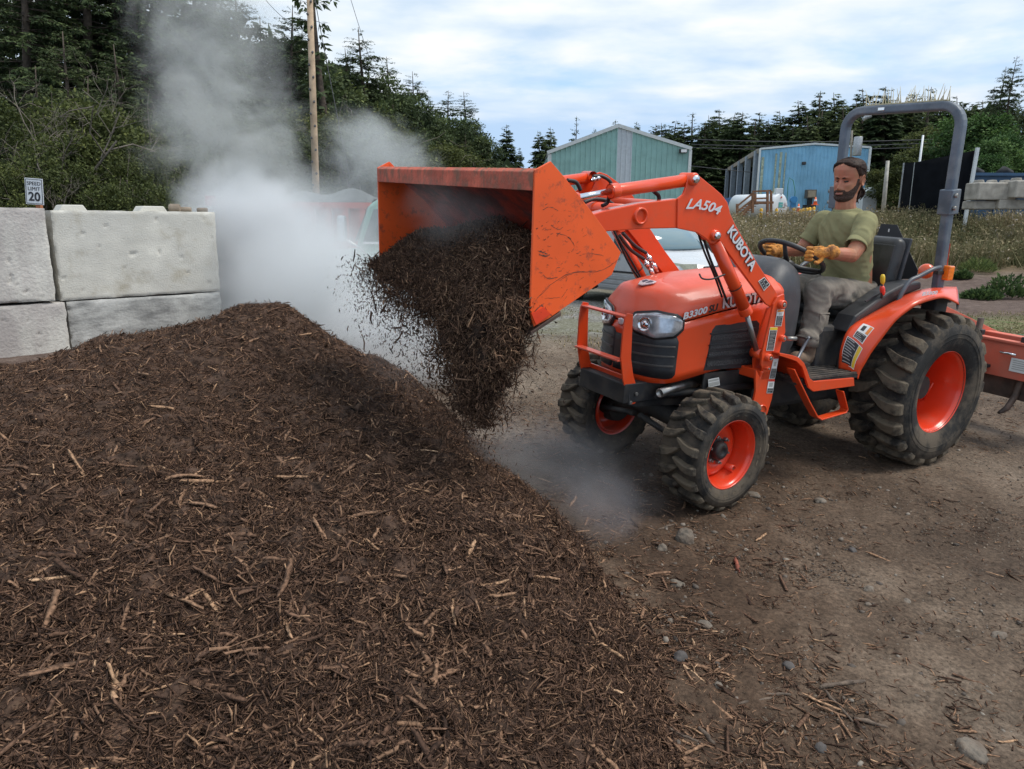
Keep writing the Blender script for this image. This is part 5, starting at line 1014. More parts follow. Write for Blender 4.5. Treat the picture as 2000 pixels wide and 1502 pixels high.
def wheel(name, c, R, W, rr, side, n, steer=0, dish=.09, front=True):
    w_ = empty(name, c, steer, T); h = .030 if front else .040; rt = R - h
    prof = [(rr, W * .40), (rr * 1.06, W * .47), (rr + (R - rr) * .45, W * .53), (rr + (R - rr) * .74, W * .51), (rt - .006, W * .44), (rt, W * .3), (rt + .004, 0)]
    prof = prof + [(r, -y) for r, y in prof[-2::-1]]
    m = MB().lathe(prof, (0, 0, 0), (0, 1, 0), 72)
    for q in (.35, .9): m.lathe([(rr + (R - rr) * (.32 + q * .2), W * .515 * side), (rr + (R - rr) * (.34 + q * .2), W * .535 * side), (rr + (R - rr) * (.36 + q * .2), W * .52 * side)], (0, 0, 0), (0, 1, 0), 72)
    m.build('tyre', MAT_RUB, w_)
    lug_mesh(R, W, n, -1, h).build('tread_lugs', MAT_LUG, w_, bevel=.004, seg=1)
    s = side; e = W * .40
    rp = [(rr * 1.02, e + .012), (rr * 1.03, e + .004), (rr * .985, e - .004), (rr * .955, e - .02), (rr * .94, e - .05), (rr * .90, e - .07), (rr * .88, e - dish - .02), (rr * .865, e - dish - .10)]
    MB().lathe(rp, (0, 0, 0), (0, s, 0), 64).build('rim', MAT_ORR, w_, thick=.006)
    MB().lathe([(rr * 1.02, -e), (rr * .9, -e + .03), (rr * .87, -e + .08), (rr * .865, e - dish - .10)], (0, 0, 0), (0, s, 0), 64).build('rim_inner', MAT_ORR, w_, thick=.005)
    d = e - dish
    if front:
        MB().lathe([(rr * .88, d - .025), (rr * .80, d), (rr * .66, d + .012), (rr * .5, d + .012), (rr * .44, d + .004), (.001, d + .004)], (0, 0, 0), (0, s, 0), 48).build('disc', MAT_ORR, w_)
        MB().lathe([(.046, d), (.046, d + .035), (.038, d + .045), (.02, d + .047), (.018, d + .042), (.001, d + .042)], (0, 0, 0), (0, s, 0), 32).build('hub_cap', MAT_BLKM, w_)
        for k in range(6):
            a = k * PI / 3 + .3; q = np.array([.068 * math.cos(a), s * d, .068 * math.sin(a)]); MB().lathe([(.0105, .004), (.0105, .022), (.006, .024), (.006, .032), (.001, .032)], q, (0, s, 0), 6, False).build('lug_nut', MAT_BOLT, w_)
        a = -.85; q = np.array([.118 * math.cos(a + PI * 1.0), s * (d + .004), .118 * math.sin(a)])
        q = np.array([-.10, s * (d + .012), -.105]); MB().lathe([(.019, -.02), (.019, .035), (.014, .037), (.013, 0.0)], q, (0, s, 0), 20).build('valve_guard', MAT_ORR, w_); MB().cyl(q, q + np.array([0, s * .03, 0]), .005, n=8).build('valve', MAT_BOLT, w_)
    else:
        MB().lathe([(rr * .88, d - .06), (rr * .80, d - .03), (rr * .55, d - .02), (.001, d - .02)], (0, 0, 0), (0, s, 0), 48).build('disc', MAT_ORR, w_)
        MB().tube([(-rr * .70, s * (d - .0), -rr * .45), (-rr * .60, s * (d + .03), -rr * .2), (-rr * .62, s * (d + .045), rr * .05)], .006, 8).build('valve_stem', MAT_ORR, w_)
        for k in range(5):
            a = k * 2 * PI / 5; q = np.array([.07 * math.cos(a), s * (d - .02), .07 * math.sin(a)]); MB().cyl(q, q + np.array([0, s * .02, 0]), .012, n=6).build('lug_nut', MAT_BOLT, w_)
    return w_
RW, RF_ = .330, .225
wheel('front_wheel', (1.689, .5195 - RF_ * .42, .292), .292, RF_, .168, 1, 19, .065, .085)
wheel('front_wheel', (1.689, -.5195 + RF_ * .42, .292), .292, RF_, .168, -1, 19, .065, .085)
wheel('rear_wheel', (0, .558 - RW * .43, .461), .461, RW, .240, 1, 21, 0, .17, False)
wheel('rear_wheel', (0, -.558 + RW * .43, .461), .461, RW, .240, -1, 21, 0, .17, False)
# ---- chassis, axles
MB().box((1.25, 0, .60), (1.35, .34, .12)).box((1.72, 0, .62), (.36, .30, .16)).build('frame_rail', MAT_BLKM, T, bevel=.01)
MB().box((1.25, .255, .585), (.80, .012, .09)).build('side_plate', MAT_BLKM, T, bevel=.003); MB().box((1.25, -.255, .585), (.80, .012, .09)).build('side_plate', MAT_BLKM, T, bevel=.003)
MB().box((.62, 0, .52), (1.1, .34, .34)).box((.1, 0, .5), (.5, .42, .36)).lathe([(.001, -.12), (.16, -.12), (.2, -.05), (.2, .05), (.16, .12), (.001, .12)], (.0, 0, .461), (0, 1, 0), 24).build('transmission_case', MAT_BLKM, T, bevel=.03)
MB().tube([(0, -.45, .461), (0, -.2, .461), (0, .2, .461), (0, .45, .461)], [.07, .11, .11, .07], 18).build('rear_axle', MAT_BLKM, T)
MB().tube([(1.689, -.38, .30), (1.689, -.2, .36), (1.689, 0, .40), (1.689, .2, .36), (1.689, .38, .30)], [.07, .05, .075, .05, .07], 16).build('front_axle', MAT_BLKM, T)
for s in (1, -1): MB().cyl((1.689, s * .34, .40), (1.689, s * .36, .22), .055, n=16).cyl((1.689, s * .30, .292), (1.689, s * .44, .292), .075, .06, n=18).build('axle_knuckle', MAT_BLKM, T, bevel=.006)
MB().cyl((1.83, .02, .36), (1.80, .36, .30), .016, n=10).build('tie_rod', MAT_BLKM, T); MB().cyl((1.83, -.02, .36), (1.80, -.36, .30), .016, n=10).build('tie_rod', MAT_BLKM, T)
MB().cyl((1.55, .12, .40), (1.0, .06, .42), .03, n=12).build('drive_shaft', MAT_BLKM, T)
MB().cyl(at(1225, 778, Y=.13), at(1475, 752, Y=.30), .018, n=12).build('loader_brace', MAT_BLKM, T)
MB().box((1.94, 0, .54), (.30, .36, .10)).build('front_bracket', MAT_BLKM, T, bevel=.006)
m = MB().prism([at(a, b, X=2.06) for a, b in ((1173, 733), (1228, 757), (1228, 792), (1173, 768))], (-.012, 0, 0)); m.build('bumper_plate', MAT_BLKM, T, bevel=.003)
for a, b in ((1181, 747), (1192, 757), (1204, 752), (1214, 775), (1181, 762)):
    q = at(a, b, X=2.061); MB().cyl(q, q + np.array([.004, 0, 0]), .006, n=10).build('bolt_hole', M('black hole', (.002, .002, .002), var=0), T)
m = MB(); pts = [(1228, 757), (1262, 766), (1340, 764), (1368, 752), (1368, 775), (1338, 790), (1240, 795), (1228, 790)]; P, of = traced(pts, .17, .012); m.prism(P, of); m.build('bumper_side_plate', MAT_BLKM, T, bevel=.003)
P_ = [at(1288, 768, Y=.24), at(1315, 757, Y=.22), at(1345, 750, Y=.18), at(1375, 750, Y=.1)]
MB().tube(P_, .021, 18, caps=False).build('exhaust_pipe', M('brushed steel pipe', (.45, .43, .40), rough=.35, metal=.9, var=.3, scale=20), T, thick=.003)
# ---- engine hood: lower shell, upper shell
half = [(1.995, 0), (1.99, .06), (1.975, .12), (1.952, .18), (1.925, .222), (1.895, .248), (1.86, .260), (1.80, .265), (1.7, .267), (1.55, .268), (1.4, .268), (1.25, .268), (1.16, .268)]
half = [np.array(h) for h in half]
hs = []                                       # resample the plan curve finely
for a, b in zip(half[:-1], half[1:]):
    k = max(1, int(np.linalg.norm(b - a) / .02))
    for i in range(k): hs.append(a + (b - a) * i / k)
hs.append(half[-1]); hs = np.array(hs)
for _ in range(2): hs[1:-1] = .25 * hs[:-2] + .5 * hs[1:-1] + .25 * hs[2:]
full = np.concatenate([hs[::-1], hs[1:] * (1, -1)])
zgap = lambda x: np.interp(x, [1.16, 1.303, 1.625, 1.903, 2.0], [1.0, .985, .937, .885, .862])
zsid = lambda x: np.interp(x, [1.16, 1.3, 1.6, 1.8, 1.9, 2.0], [1.035, 1.03, 1.005, .965, .925, .885])
ztop = lambda x: np.interp(x, [1.16, 1.3, 1.58, 1.74, 1.85, 1.93, 2.0], [1.120, 1.115, 1.095, 1.070, 1.045, 1.015, .985])
zlow = lambda x: np.interp(x, [1.16, 1.26, 1.42, 1.62, 1.71, 1.89, 2.0], [.70, .682, .655, .637, .622, .592, .585])
rows = []
for (x, y) in full:
    rows.append([(x - .012 * (z_ < .05) * 0, y * (1 - .015 * (1 - z_)), zlow(x) + (zgap(x) - .004 - zlow(x)) * z_) for z_ in np.linspace(0, 1, 8)])
MB().grid(np.array(rows), True).build('lower_hood', MAT_OR, T, thick=.006)
def hoodq(q):
    f = np.interp(q, [0, .12, .46, .54, 1], [1, .975, .76, .68, 0]); g = np.interp(q, [0, .12, .46, .54, .75, 1], [0, .14, .70, .79, .95, 1]); return float(f), float(g)
rows = []
for (x, y) in full:
    r = []; zg, zs = zgap(x) + .004, zsid(x)
    for z_ in np.linspace(0, 1, 4): r.append((x, y * 1.004, zg + (zs - zg) * z_))
    nose = max(0., (x - 1.80) / .2); cx = x - nose ** 1.1 * .26
    for q in np.linspace(0, 1, 15)[1:]:
        f, g_ = hoodq(q); X_c = cx + (x - cx) * f; r.append((X_c, y * f, zs + (ztop(cx) - zs) * g_))
    rows.append(r)
hood = MB().grid(np.array(rows), True).build('upper_hood', MAT_ORH, T, thick=.006)
# raised centre rib lines of the hood
for s in ():
    k = np.linspace(0, 1, 12); P_ = np.stack([1.84 - .66 * k, s * (.10 + .09 * k), np.array([ztop(x) for x in 1.84 - .66 * k]) - .010 - .022 * k], 1)
    MB().tube(P_, .006 * np.sin(np.pi * np.clip(k, .04, .96)) + .001, 8).build('hood_crease', MAT_ORH, T)
# emblem
MAT_EMB = M('emblem silver', (.75, .75, .78), rough=.3, metal=.5, var=0)
ec = np.array([1.875, .02, .0]); ec[2] = 1.052
em = Matrix.Translation(ec) @ Matrix.Rotation(math.radians(17), 4, 'Y')
def onem(mb, name, mat): o = mb.build(name, mat, T, bevel=.001); o.matrix_local = em; return o
onem(MB().prism([(-.030, -.040, 0), (-.026, .040, 0), (.0, .046, 0), (.044, .014, 0), (.046, -.014, 0), (.004, -.046, 0)], (0, 0, .006)), 'hood_emblem', MAT_EMB)
onem(MB().prism([(-.02, -.028, .006), (-.016, -.004, .006), (.018, -.008, .006), (.004, -.034, .006)], (0, 0, .002)).prism([(-.018, .004, .006), (-.02, .030, .006), (-.004, .034, .006), (.020, .010, .006)], (0, 0, .002)), 'emblem_inlay', M('dark blue inlay', (.06, .08, .12), rough=.3))
# front panel pieces drawn on the nose surface
def nose_pt(u, z, out=.004):
    """u: signed arc coordinate along the plan curve from the centre (metres, + = near side)"""
    d = np.concatenate([[0], np.cumsum(np.linalg.norm(np.diff(hs, axis=0), axis=1))]); a = abs(u)
    x = np.interp(a, d, hs[:, 0]); y = np.interp(a, d, hs[:, 1]); x2 = np.interp(a + .01, d, hs[:, 0]); y2 = np.interp(a + .01, d, hs[:, 1]); t = np.array([x2 - x, y2 - y]); t /= np.linalg.norm(t) + 1e-9; n = np.array([-t[1], t[0]]); n = -n if n[0] < 0 and n[1] < 0 else n
    if n[0] * 1 + n[1] * .3 < 0: n = -n
    s = 1 if u >= 0 else -1; return np.array([x + n[0] * out, s * (y + n[1] * out), z])
def nose_patch(name, outline, mat, out=.004, th=.006, nx=22, ny=6, parent=None):
    """outline: (u_list, ztop_list, zbot_list) sampled across u"""
    us = np.linspace(outline[0][0], outline[0][-1], nx); zt = np.interp(us, outline[0], outline[1]); zb = np.interp(us, outline[0], outline[2])
    G = np.array([[nose_pt(u, b + (t - b) * k, out + .0) for k in np.linspace(0, 1, ny)] for u, t, b in zip(us, zt, zb)])
    return MB().grid(G, True).build(name, mat, parent or T, thick=th)
for s in (1, -1):
    f = lambda L: [s * v for v in L]
    srt = (lambda o: (o[0][::-1], o[1][::-1], o[2][::-1])) if s < 0 else (lambda o: o)
    g_ = nose_patch('grille', srt((f([.035, .05, .27, .30, .315]), [.80, .82, .835, .830, .80], [.66, .62, .615, .62, .64])), MAT_BLKP, .005)
    for k in range(3): nose_patch('grille_slat', srt((f([.05, .20, .30]), [.775 - k * .048, .778 - k * .048, .780 - k * .048], [.765 - k * .048, .768 - k * .048, .772 - k * .048])), M('grille slat', (.06, .055, .05), rough=.45, dirt=.4, dcol=(.14, .11, .09), dscale=7), .010, .006, parent=g_)
    h_ = nose_patch('headlight', srt((f([.070, .095, .20, .285, .320]), [.880, .915, .935, .925, .905], [.866, .834, .812, .830, .866])), MAT_HLENS, .010, .012)
    nose_patch('lamp_bezel', srt((f([.056, .085, .20, .295, .333]), [.885, .925, .946, .935, .910], [.858, .824, .802, .820, .858])), MAT_BLKP, .006, .008, parent=h_)
    q = nose_pt(s * .15, .874, .020); n_ = np.array([.93, s * .36, .05]); MB().lathe([(.034, .006), (.030, -.002), (.016, -.004), (.010, .003), (.001, .004)], q, n_, 24).build('reflector', MAT_CHROME, h_)
nose_patch('grille_centre', ([-.034, 0, .034], [.80, .80, .80], [.62, .62, .62]), MAT_BLKM, .004)
nose_patch('nose_badge_disc', ([-.022, 0, .022], [.870, .878, .870], [.850, .842, .850]), MAT_EMB, .006, .004)
# side vents
for s in (1, -1):
    pts = [(1375, 724), (1383, 690), (1391, 645), (1398, 635), (1478, 625), (1484, 632), (1474, 713), (1468, 717)]
    P = [at(a, b, Y=.270) for a, b in pts]; P = P if s > 0 else mir(P)
    v_ = MB().prism(P, (0, -s * .006, 0)).build('side_vent', MAT_BLKP, T, bevel=.002)
    for k in range(3):
        a = at(1388 - k * 3, 652 + k * 23, Y=.274); b = at(1476 - k * 2, 641 + k * 23, Y=.274); a, b = (a, b) if s > 0 else mir([a, b]); MB().bar(a, b, .008, .006).build('vent_rib', MAT_BLKP, v_)
    for k in range(4):
        a = at(1390 - k * 3, 660 + k * 17, Y=.2725); b = at(1474, 652 + k * 17, Y=.2725); a, b = (a, b) if s > 0 else mir([a, b]); MB().bar(a, b, .002, .028).build('vent_mesh', M('vent mesh', (.05, .05, .052), rough=.6, var=.6, scale=160), v_)
# ---- brush guard
gu = [(1226, 612), (1237, 614), (1235, 650), (1233, 700), (1237, 732), (1247, 768), (1241, 788), (1231, 791), (1226, 776), (1217, 742), (1213, 700), (1217, 650), (1221, 623)]
plate2('guard_upright', gu, .178, .010, MAT_OR, .002)
gt = at(1232, 618, Y=.178); gm = at(1219, 705, Y=.178)
MB().box((gt[0] + .01, 0, gt[2] - .005), (.045, .345, .010)).build('guard_top_bar', MAT_ORH, T, bevel=.003)
MB().box((gm[0] + .012, 0, gm[2]), (.05, .345, .010)).build('guard_middle_bar', MAT_ORH, T, bevel=.003)
gb = at(1236, 765, Y=.178); MB().box((gb[0] + .0, 0, gb[2] + .03), (.010, .345, .07)).build('guard_lower_plate', MAT_OR, T, bevel=.003)
for a, b in ((1242, 769), (1231, 786)): q = at(a, b, Y=.181); MB().cyl(q, q + np.array([0, .008, 0]), .009, n=6).build('guard_bolt', MAT_BOLT, T)
# ---- loader frame
mastp = [(1532, 574), (1519, 580), (1511, 594), (1506, 618), (1489, 689), (1487, 713), (1491, 727), (1485, 738), (1477, 722), (1476, 740), (1476, 765), (1471, 790), (1462, 812), (1488, 822), (1499, 808), (1508, 778), (1516, 720), (1521, 696), (1528, 665), (1534, 649)]
for o in plate2('loader_post', mastp, .400, .012, MAT_OR, .002): pass
mast2 = [(1512, 594), (1500, 602), (1487, 640), (1473, 690), (1472, 725), (1482, 790), (1500, 790), (1520, 700), (1530, 640)]
plate2('loader_post_web', mast2, .330, .012, MAT_OR, .002)
c_ = at(1488, 803, Y=.40)
for s in (1, -1): MB().lathe([(.034, -.09), (.034, .006), (.027, .006), (.027, -.09)], c_ * (1, s, 1), (0, s, 0), 28).build('frame_tube', MAT_OR, T)
for (a, b), r in (((1524, 594), .022), ((1498, 698), .020), ((1525, 660), .016), ((1494, 718), .010)):
    for s in (1, -1):
        q = at(a, b, Y=.40) * (1, s, 1); o = MB().lathe([(r, -.005), (r, .022), (r * .6, .026), (r * .55, .018), (.001, .018)], q, (0, s, 0), 24).build('pivot_boss', MAT_OR, T)
        MB().cyl(q + np.array([0, s * .012, 0]), q + np.array([0, s * .03, 0]), r * .42, n=14).build('pivot_pin', MAT_BOLT, o)
for s in (1, -1): q = at(1536, 661, Y=.40) * (1, s, 1); MB().cyl(q, q + np.array([-.05, s * .02, 0]), .011, n=12).build('lock_pin', MAT_BOLT, T)
MB().box((1.35, 0, .63), (.10, .80, .05)).build('cross_member', MAT_OR, T, bevel=.006)
# ---- loader arms (box section)
boom = [(1135, 430), (1150, 421), (1180, 412), (1250, 397), (1325, 388), (1325.2, 445.6), (1260, 447), (1187, 452), (1150, 462), (1138, 462)]
knee = [(1324, 388), (1335, 379), (1340, 366), (1343, 350), (1346, 342), (1353, 339), (1368, 345), (1393, 365), (1410, 380), (1421, 395), (1425, 410), (1426, 416), (1437, 440), (1480, 515), (1519, 574), (1513, 588), (1506, 600), (1496, 594), (1492, 589), (1440, 518), (1403, 466), (1400, 472), (1394, 477), (1386, 474), (1380, 467), (1361, 454), (1323, 446)]
plate2('loader_boom', boom, .378, .055, MAT_OR, .004)
plate2('loader_knee', knee, .385, .012, MAT_OR, .003)
plate2('loader_knee_web', knee, .335, .012, MAT_OR, .003)
lowa = [(1426, 424), (1436, 442), (1478, 516), (1515, 573), (1506, 596), (1497, 590), (1442, 516), (1406, 464)]
plate2('loader_lower_arm', lowa, .370, .030, MAT_OR, .003)
q1, q2 = at(1395, 460, Y=.385), at(1353, 350, Y=.385)
for q, r in ((q1, .025), (q2, .027)):
    for s in (1, -1):
        o = MB().lathe([(r, -.065), (r, .012), (r * .8, .016), (.001, .016)], q * (1, s, 1), (0, s, 0), 28).build('pivot_boss', MAT_OR, T); MB().lathe([(r * .62, .014), (r * .62, .026), (r * .3, .028), (.001, .028)], q * (1, s, 1), (0, s, 0), 20).build('pivot_pin', MAT_CHROME, o)
c_ = at(1250, 422, Y=.378)
for s in (1, -1): MB().lathe([(.036, -.06), (.036, .010), (.030, .013), (.026, .010), (.026, -.06)], c_ * (1, s, 1), (0, s, 0), 32).build('torque_tube_end', MAT_OR, T)
MB().tube([c_ * (1, -.8, 1) + (.02, 0, .01), c_ * (1, .8, 1) + (.02, 0, .01)], [.034, .034], 24).build('torque_tube', MAT_OR, T)
c2 = at(1345, 385, Y=.33)
MB().tube([c2 * (1, -1, 1) - (.03, 0, .05), c2 - (.03, 0, .05)], [.030, .030], 20).build('upper_cross_tube', MAT_ORH, T)
# ---- hydraulic cylinders
for s in (1, -1):
    Y = .355
    a = at(1343, 352, Y=Y) * (1, s, 1); b = at(1192, 374, Y=Y) * (1, s, 1); c = at(1128, 386, Y=Y) * (1, s, 1)
    cy = MB().tube([a, b + (a - b) * .04, b], [.0265, .0265, .0265], 24).lathe([(.0305, 0), (.0305, .035), (.0265, .04)], b, a - b, 24).build('dump_cylinder', MAT_OR, T)
    MB().cyl(b, c + (c - b) * .15, .0125, n=18).build('cylinder_rod', MAT_ROD, cy)
    a = at(1396, 470, Y=Y) * (1, s, 1); b = at(1457, 610, Y=Y) * (1, s, 1); c = at(1479, 690, Y=Y) * (1, s, 1)
    cy = MB().tube([a, b], [.030, .030], 24).lathe([(.033, -.004), (.033, .03), (.030, .036)], b, a - b, 24).build('lift_cylinder', MAT_OR, T)
    MB().cyl(b, c, .0135, n=18).build('cylinder_rod', M('dull grey rod', (.30, .29, .28), rough=.3, metal=.8, var=.1), cy); MB().cyl(c - (0, s * .03, 0), c + np.array([0, s * .03, 0]), .024, n=20).build('rod_eye', MAT_OR, cy)
    MB().lathe([(.034, 0), (.034, .006)], a + (b - a) * .62, b - a, 24).build('cable_tie', MAT_HOSEB, cy)
def hose(pts, r=.009, s=1): MB().tube([np.array(p) * (1, s, 1) for p in pts], r, 10).build('hydraulic_hose', MAT_HOSEB, T)
def smooth(pts, n=6):
    P = np.array(pts, float); out = []
    for i in range(len(P) - 1):
        p0 = P[max(i - 1, 0)]; p1 = P[i]; p2 = P[i + 1]; p3 = P[min(i + 2, len(P) - 1)]
        for t in np.linspace(0, 1, n, endpoint=False): out.append(.5 * (2 * p1 + (-p0 + p2) * t + (2 * p0 - 5 * p1 + 4 * p2 - p3) * t * t + (-p0 + 3 * p1 - 3 * p2 + p3) * t ** 3))
    out.append(P[-1]); return np.array(out)
for s in (1, -1):
    hose(smooth([at(1370, 452, Y=.33), at(1385, 500, Y=.325), at(1405, 550, Y=.325), at(1420, 590, Y=.30)]), .006, s)
    hose(smooth([at(1362, 450, Y=.32), at(1375, 490, Y=.31), at(1396, 540, Y=.30), at(1410, 580, Y=.29)]), .005, s)
hose(smooth([at(1158, 345, Y=-.30), at(1175, 344, Y=-.30), at(1192, 355, Y=-.28), at(1196, 375, Y=-.28)]), .009)
hose(smooth([at(1108, 352, Y=-.25), at(1125, 356, Y=-.25), at(1134, 372, Y=-.25)]), .010)
hose(smooth([at(1140, 396, Y=.1), at(1160, 389, Y=.1), at(1185, 392, Y=.1), at(1200, 402, Y=.1)]), .009)
hose(smooth([at(1190, 376, Y=.33), at(1187, 395, Y=.3), at(1176, 402, Y=.3)]), .008)
hose(smooth([at(1276, 373, Y=.30), at(1286, 382, Y=.30), at(1287, 392, Y=.30)]), .009)
hose(smooth([at(1366, 535, Y=.33), at(1372, 544, Y=.35), at(1390, 545, Y=.37), at(1416, 536, Y=.385)]), .004)
for k, (a, b, c, d) in enumerate(((1154, 352, 1172, 347), (1262, 494, 1284, 530), (1258, 506, 1278, 540))):
    Y = -.30 if k == 0 else -.22; p, q = at(a, b, Y=Y), at(c, d, Y=Y); mm = MB(); L_ = np.linalg.norm(q - p)
    mm.lathe([(.007, 0), (.007, L_ * .2), (.013, L_ * .2), (.013, L_ * .4), (.008, L_ * .4), (.008, L_ * .6), (.014, L_ * .62), (.014, L_ * .85), (.007, L_ * .88), (.007, L_)], p, q - p, 12); mm.build('hose_coupling', MAT_CHROME, T)
hose(smooth([at(1216, 455, Y=-.2), at(1240, 480, Y=-.22), at(1262, 494, Y=-.22)]), .009); hose(smooth([at(1210, 460, Y=-.2), at(1232, 488, Y=-.22), at(1258, 506, Y=-.22)]), .009)
hose(smooth([at(1214, 455, Y=-.33), at(1225, 500, Y=-.36), at(1250, 540, Y=-.36), at(1272, 560, Y=-.33)]), .008)
# ---- bucket
BK = empty('bucket', parent=T)
side = [(1045, 332), (1076, 315), (1105, 349), (1162, 421), (1213, 493), (1195, 537), (1072, 622), (1043, 638), (1036, 607)]
P, of = traced(side, .700, .010)
MB().prism(P, of).build('side_plate', MAT_ORW, BK, bevel=.0015); MB().prism(mir(P), (0, .010, 0)).build('side_plate', MAT_ORW, BK, bevel=.0015)
MAT_SCR = M('bare scratch', (.13, .05, .03), rough=.7, var=.4, scale=60)
r_ = np.random.default_rng(8); sc_m = MB()
def scratch(pts, w_):
    P_ = smooth([at(a, b, Y=.7006) for a, b in pts], 8); P_[:, 0] += r_.normal(0, .0006, len(P_)); P_[:, 2] += r_.normal(0, .0008, len(P_)); ww = w_ * r_.uniform(.15, 1, len(P_)); ww[[0, -1]] = 0
    sc_m.grid(np.array([P_ + np.outer(ww, [0, 0, 1]), P_ - np.outer(ww, [0, 0, 1])]), False)
for pts, w_ in ((((1043, 590), (1080, 553), (1120, 532), (1170, 530), (1207, 508)), .0014), (((1048, 584), (1070, 560), (1100, 540)), .0008), (((1094, 548), (1120, 533), (1165, 529)), .001), (((1095, 583), (1103, 573), (1110, 562)), .0014), (((1100, 588), (1108, 578)), .001), (((1063, 583), (1095, 581)), .0012), (((1052, 496), (1064, 500), (1074, 498)), .004), (((1050, 490), (1060, 493), (1070, 497)), .003), (((1086, 455), (1108, 462), (1120, 476)), .0016), (((1076, 440), (1090, 448), (1100, 444)), .0014), (((1110, 462), (1122, 480), (1116, 492)), .002), (((1060, 536), (1072, 544), (1090, 541)), .002), (((1060, 410), (1075, 404), (1090, 412)), .0014), (((1130, 500), (1150, 495), (1180, 500)), .001), (((1041, 612), (1056, 597), (1062, 600)), .004), (((1064, 598), (1072, 612), (1078, 616)), .003)): scratch(pts, w_)
for k in range(70):
    u, v = r_.random(), r_.random(); x0 = 1046 + 110 * u; y0 = 400 + 150 * v; 
    if x0 > 1046 + 150 * (y0 - 330) / 190: continue
    a_ = r_.normal(-.5, .5); L_ = r_.uniform(2, 9); scratch(((x0, y0), (x0 + L_ * .5 * math.cos(a_), y0 + L_ * .5 * math.sin(a_) + r_.normal(0, .8)), (x0 + L_ * math.cos(a_), y0 + L_ * math.sin(a_))), r_.uniform(.0005, .0016))
so_ = sc_m.build('scratch_marks', MAT_SCR, BK); so_['kind'] = 'stuff'
S = [at(a, b, Y=.695) for a, b in side]; xz = lambda p: (p[0], p[2])
prof = [xz(S[0] + (0, 0, -.066)), xz(S[0] + (.003, 0, -.008)), xz(S[0] + (-.010, 0, .002)), xz(S[1] + (.035, 0, -.045)), xz(S[2] + (.02, 0, -.02)), xz(S[3] + (.014, 0, .0)), xz(S[4] + (.02, 0, .012)), xz(S[4] + (.012, 0, -.02)), xz(S[5] + (.004, 0, .02)), xz(S[6] + (0, 0, .012)), xz(S[7] + (0, 0, .004))]
def sheet(pr, mat, nm, th, y=.692, par=BK): return MB().grid(np.array([[(x, -y, z), (x, y, z)] for x, z in pr]), False).build(nm, mat, par, thick=th, bevel=.003)
sheet(prof[:4], MAT_ORL, 'top_lip', .010); sheet(prof[3:], MAT_ORI, 'back_sheet', .010)
e = prof[-1]; f_ = prof[-2]; d = np.array([e[0] - f_[0], e[1] - f_[1]]); d /= np.linalg.norm(d)
MB().prism([(e[0] - d[0] * .12, -.705, e[1] - d[1] * .12 - .012), (e[0] + d[0] * .02, -.705, e[1] + d[1] * .02 - .010), (e[0] + d[0] * .02, -.705, e[1] + d[1] * .02 - .022), (e[0] - d[0] * .12, -.705, e[1] - d[1] * .12 - .028)], (0, 1.41, 0)).build('cutting_edge', M('worn steel edge', (.12, .08, .065), rough=.5, metal=.5, var=.4), BK, bevel=.002)
for s in (1, -1):     # hinge ears on the back
    a_ = prof[5]; MB().prism([(a_[0], s * .34, a_[1] + .10), (a_[0] - .10, s * .34, a_[1] + .06), (a_[0] - .16, s * .34, a_[1] - .10), (a_[0] - .12, s * .34, a_[1] - .16)], (0, s * .012, 0)).build('hinge_ear', MAT_OR, BK, bevel=.003)
    MB().cyl(at(1128, 386, Y=.355) * (1, s, 1), (a_[0] - .04, s * .355, a_[1] + .06), .02, n=16).build('tilt_link', MAT_OR, BK)
q = at(1060, 617, Y=.702); MB().prism([at(a, b, Y=.702) for a, b in ((1037, 612), (1061, 600), (1075, 613), (1046, 634))], (0, .004, 0)).build('weld_patch', M('fresh orange patch', (.72, .05, .012), rough=.45), BK)
# ---- cowl, dash, steering
rows = []
for x, zt, hw, zb in ((1.19, 1.118, .262, .70), (1.16, 1.150, .258, .70), (1.10, 1.185, .252, .69), (1.02, 1.190, .235, .68), (.95, 1.165, .21, .70), (.90, 1.10, .185, .72), (.87, 1.0, .16, .75)):
    r = []
    for q in np.linspace(0, PI, 19):
        c, s_ = math.cos(q), math.sin(q); r.append((x, hw * (abs(c) ** .5) * np.sign(c), zt - (.20 + 0) + .20 * s_ ** .75))
    r = [(x, hw * .96, zb)] + r + [(x, -hw * .96, zb)]
    rows.append(r)
cw = MB().grid(np.array(rows), True); cw.add(rows[-1], [tuple(range(len(rows[-1])))]); cw.build('cowl', MAT_GREYP, T)
MB().lathe([(.001, 0), (.011, 0), (.011, .002), (.001, .003)], at(1542, 597, Y=.236), (0, 1, 0), 20).build('red_cap', MAT_STK_R, T)
MB().box((.93, .0, 1.06), (.10, .24, .16)).build('dash_panel', MAT_BLKP, T, bevel=.02)
WC = np.array([.800, 0.0, 1.185]); tl = math.radians(28); wn = np.array([-math.sin(tl), 0, math.cos(tl)]); wx = np.array([math.cos(tl), 0, math.sin(tl)]); wy = np.array([0, 1., 0])
a = np.linspace(0, 2 * PI, 49)[:-1]; RWH = .185
G = [[WC + (RWH + .0135 * math.cos(b)) * (wx * math.cos(t) + wy * math.sin(t)) + wn * .0135 * math.sin(b) for b in np.linspace(0, 2 * PI, 11)[:-1]] for t in np.linspace(0, 2 * PI, 49)]
sw = MB().grid(np.array(G), True, True).build('steering_wheel', MAT_BLKP, T)
for t in (0.35, 2.5, 4.6):
    e_ = WC + RWH * (wx * math.cos(t) + wy * math.sin(t)); MB().tube([WC - wn * .045, WC - wn * .035 + (e_ - WC) * .4, e_], [.017, .014, .011], 10).build('spoke', MAT_BLKP, sw)
MB().lathe([(.001, .01), (.034, .006), (.042, -.01), (.035, -.05), (.001, -.05)], WC - wn * .035, wn, 24).build('wheel_hub', MAT_BLKP, sw)
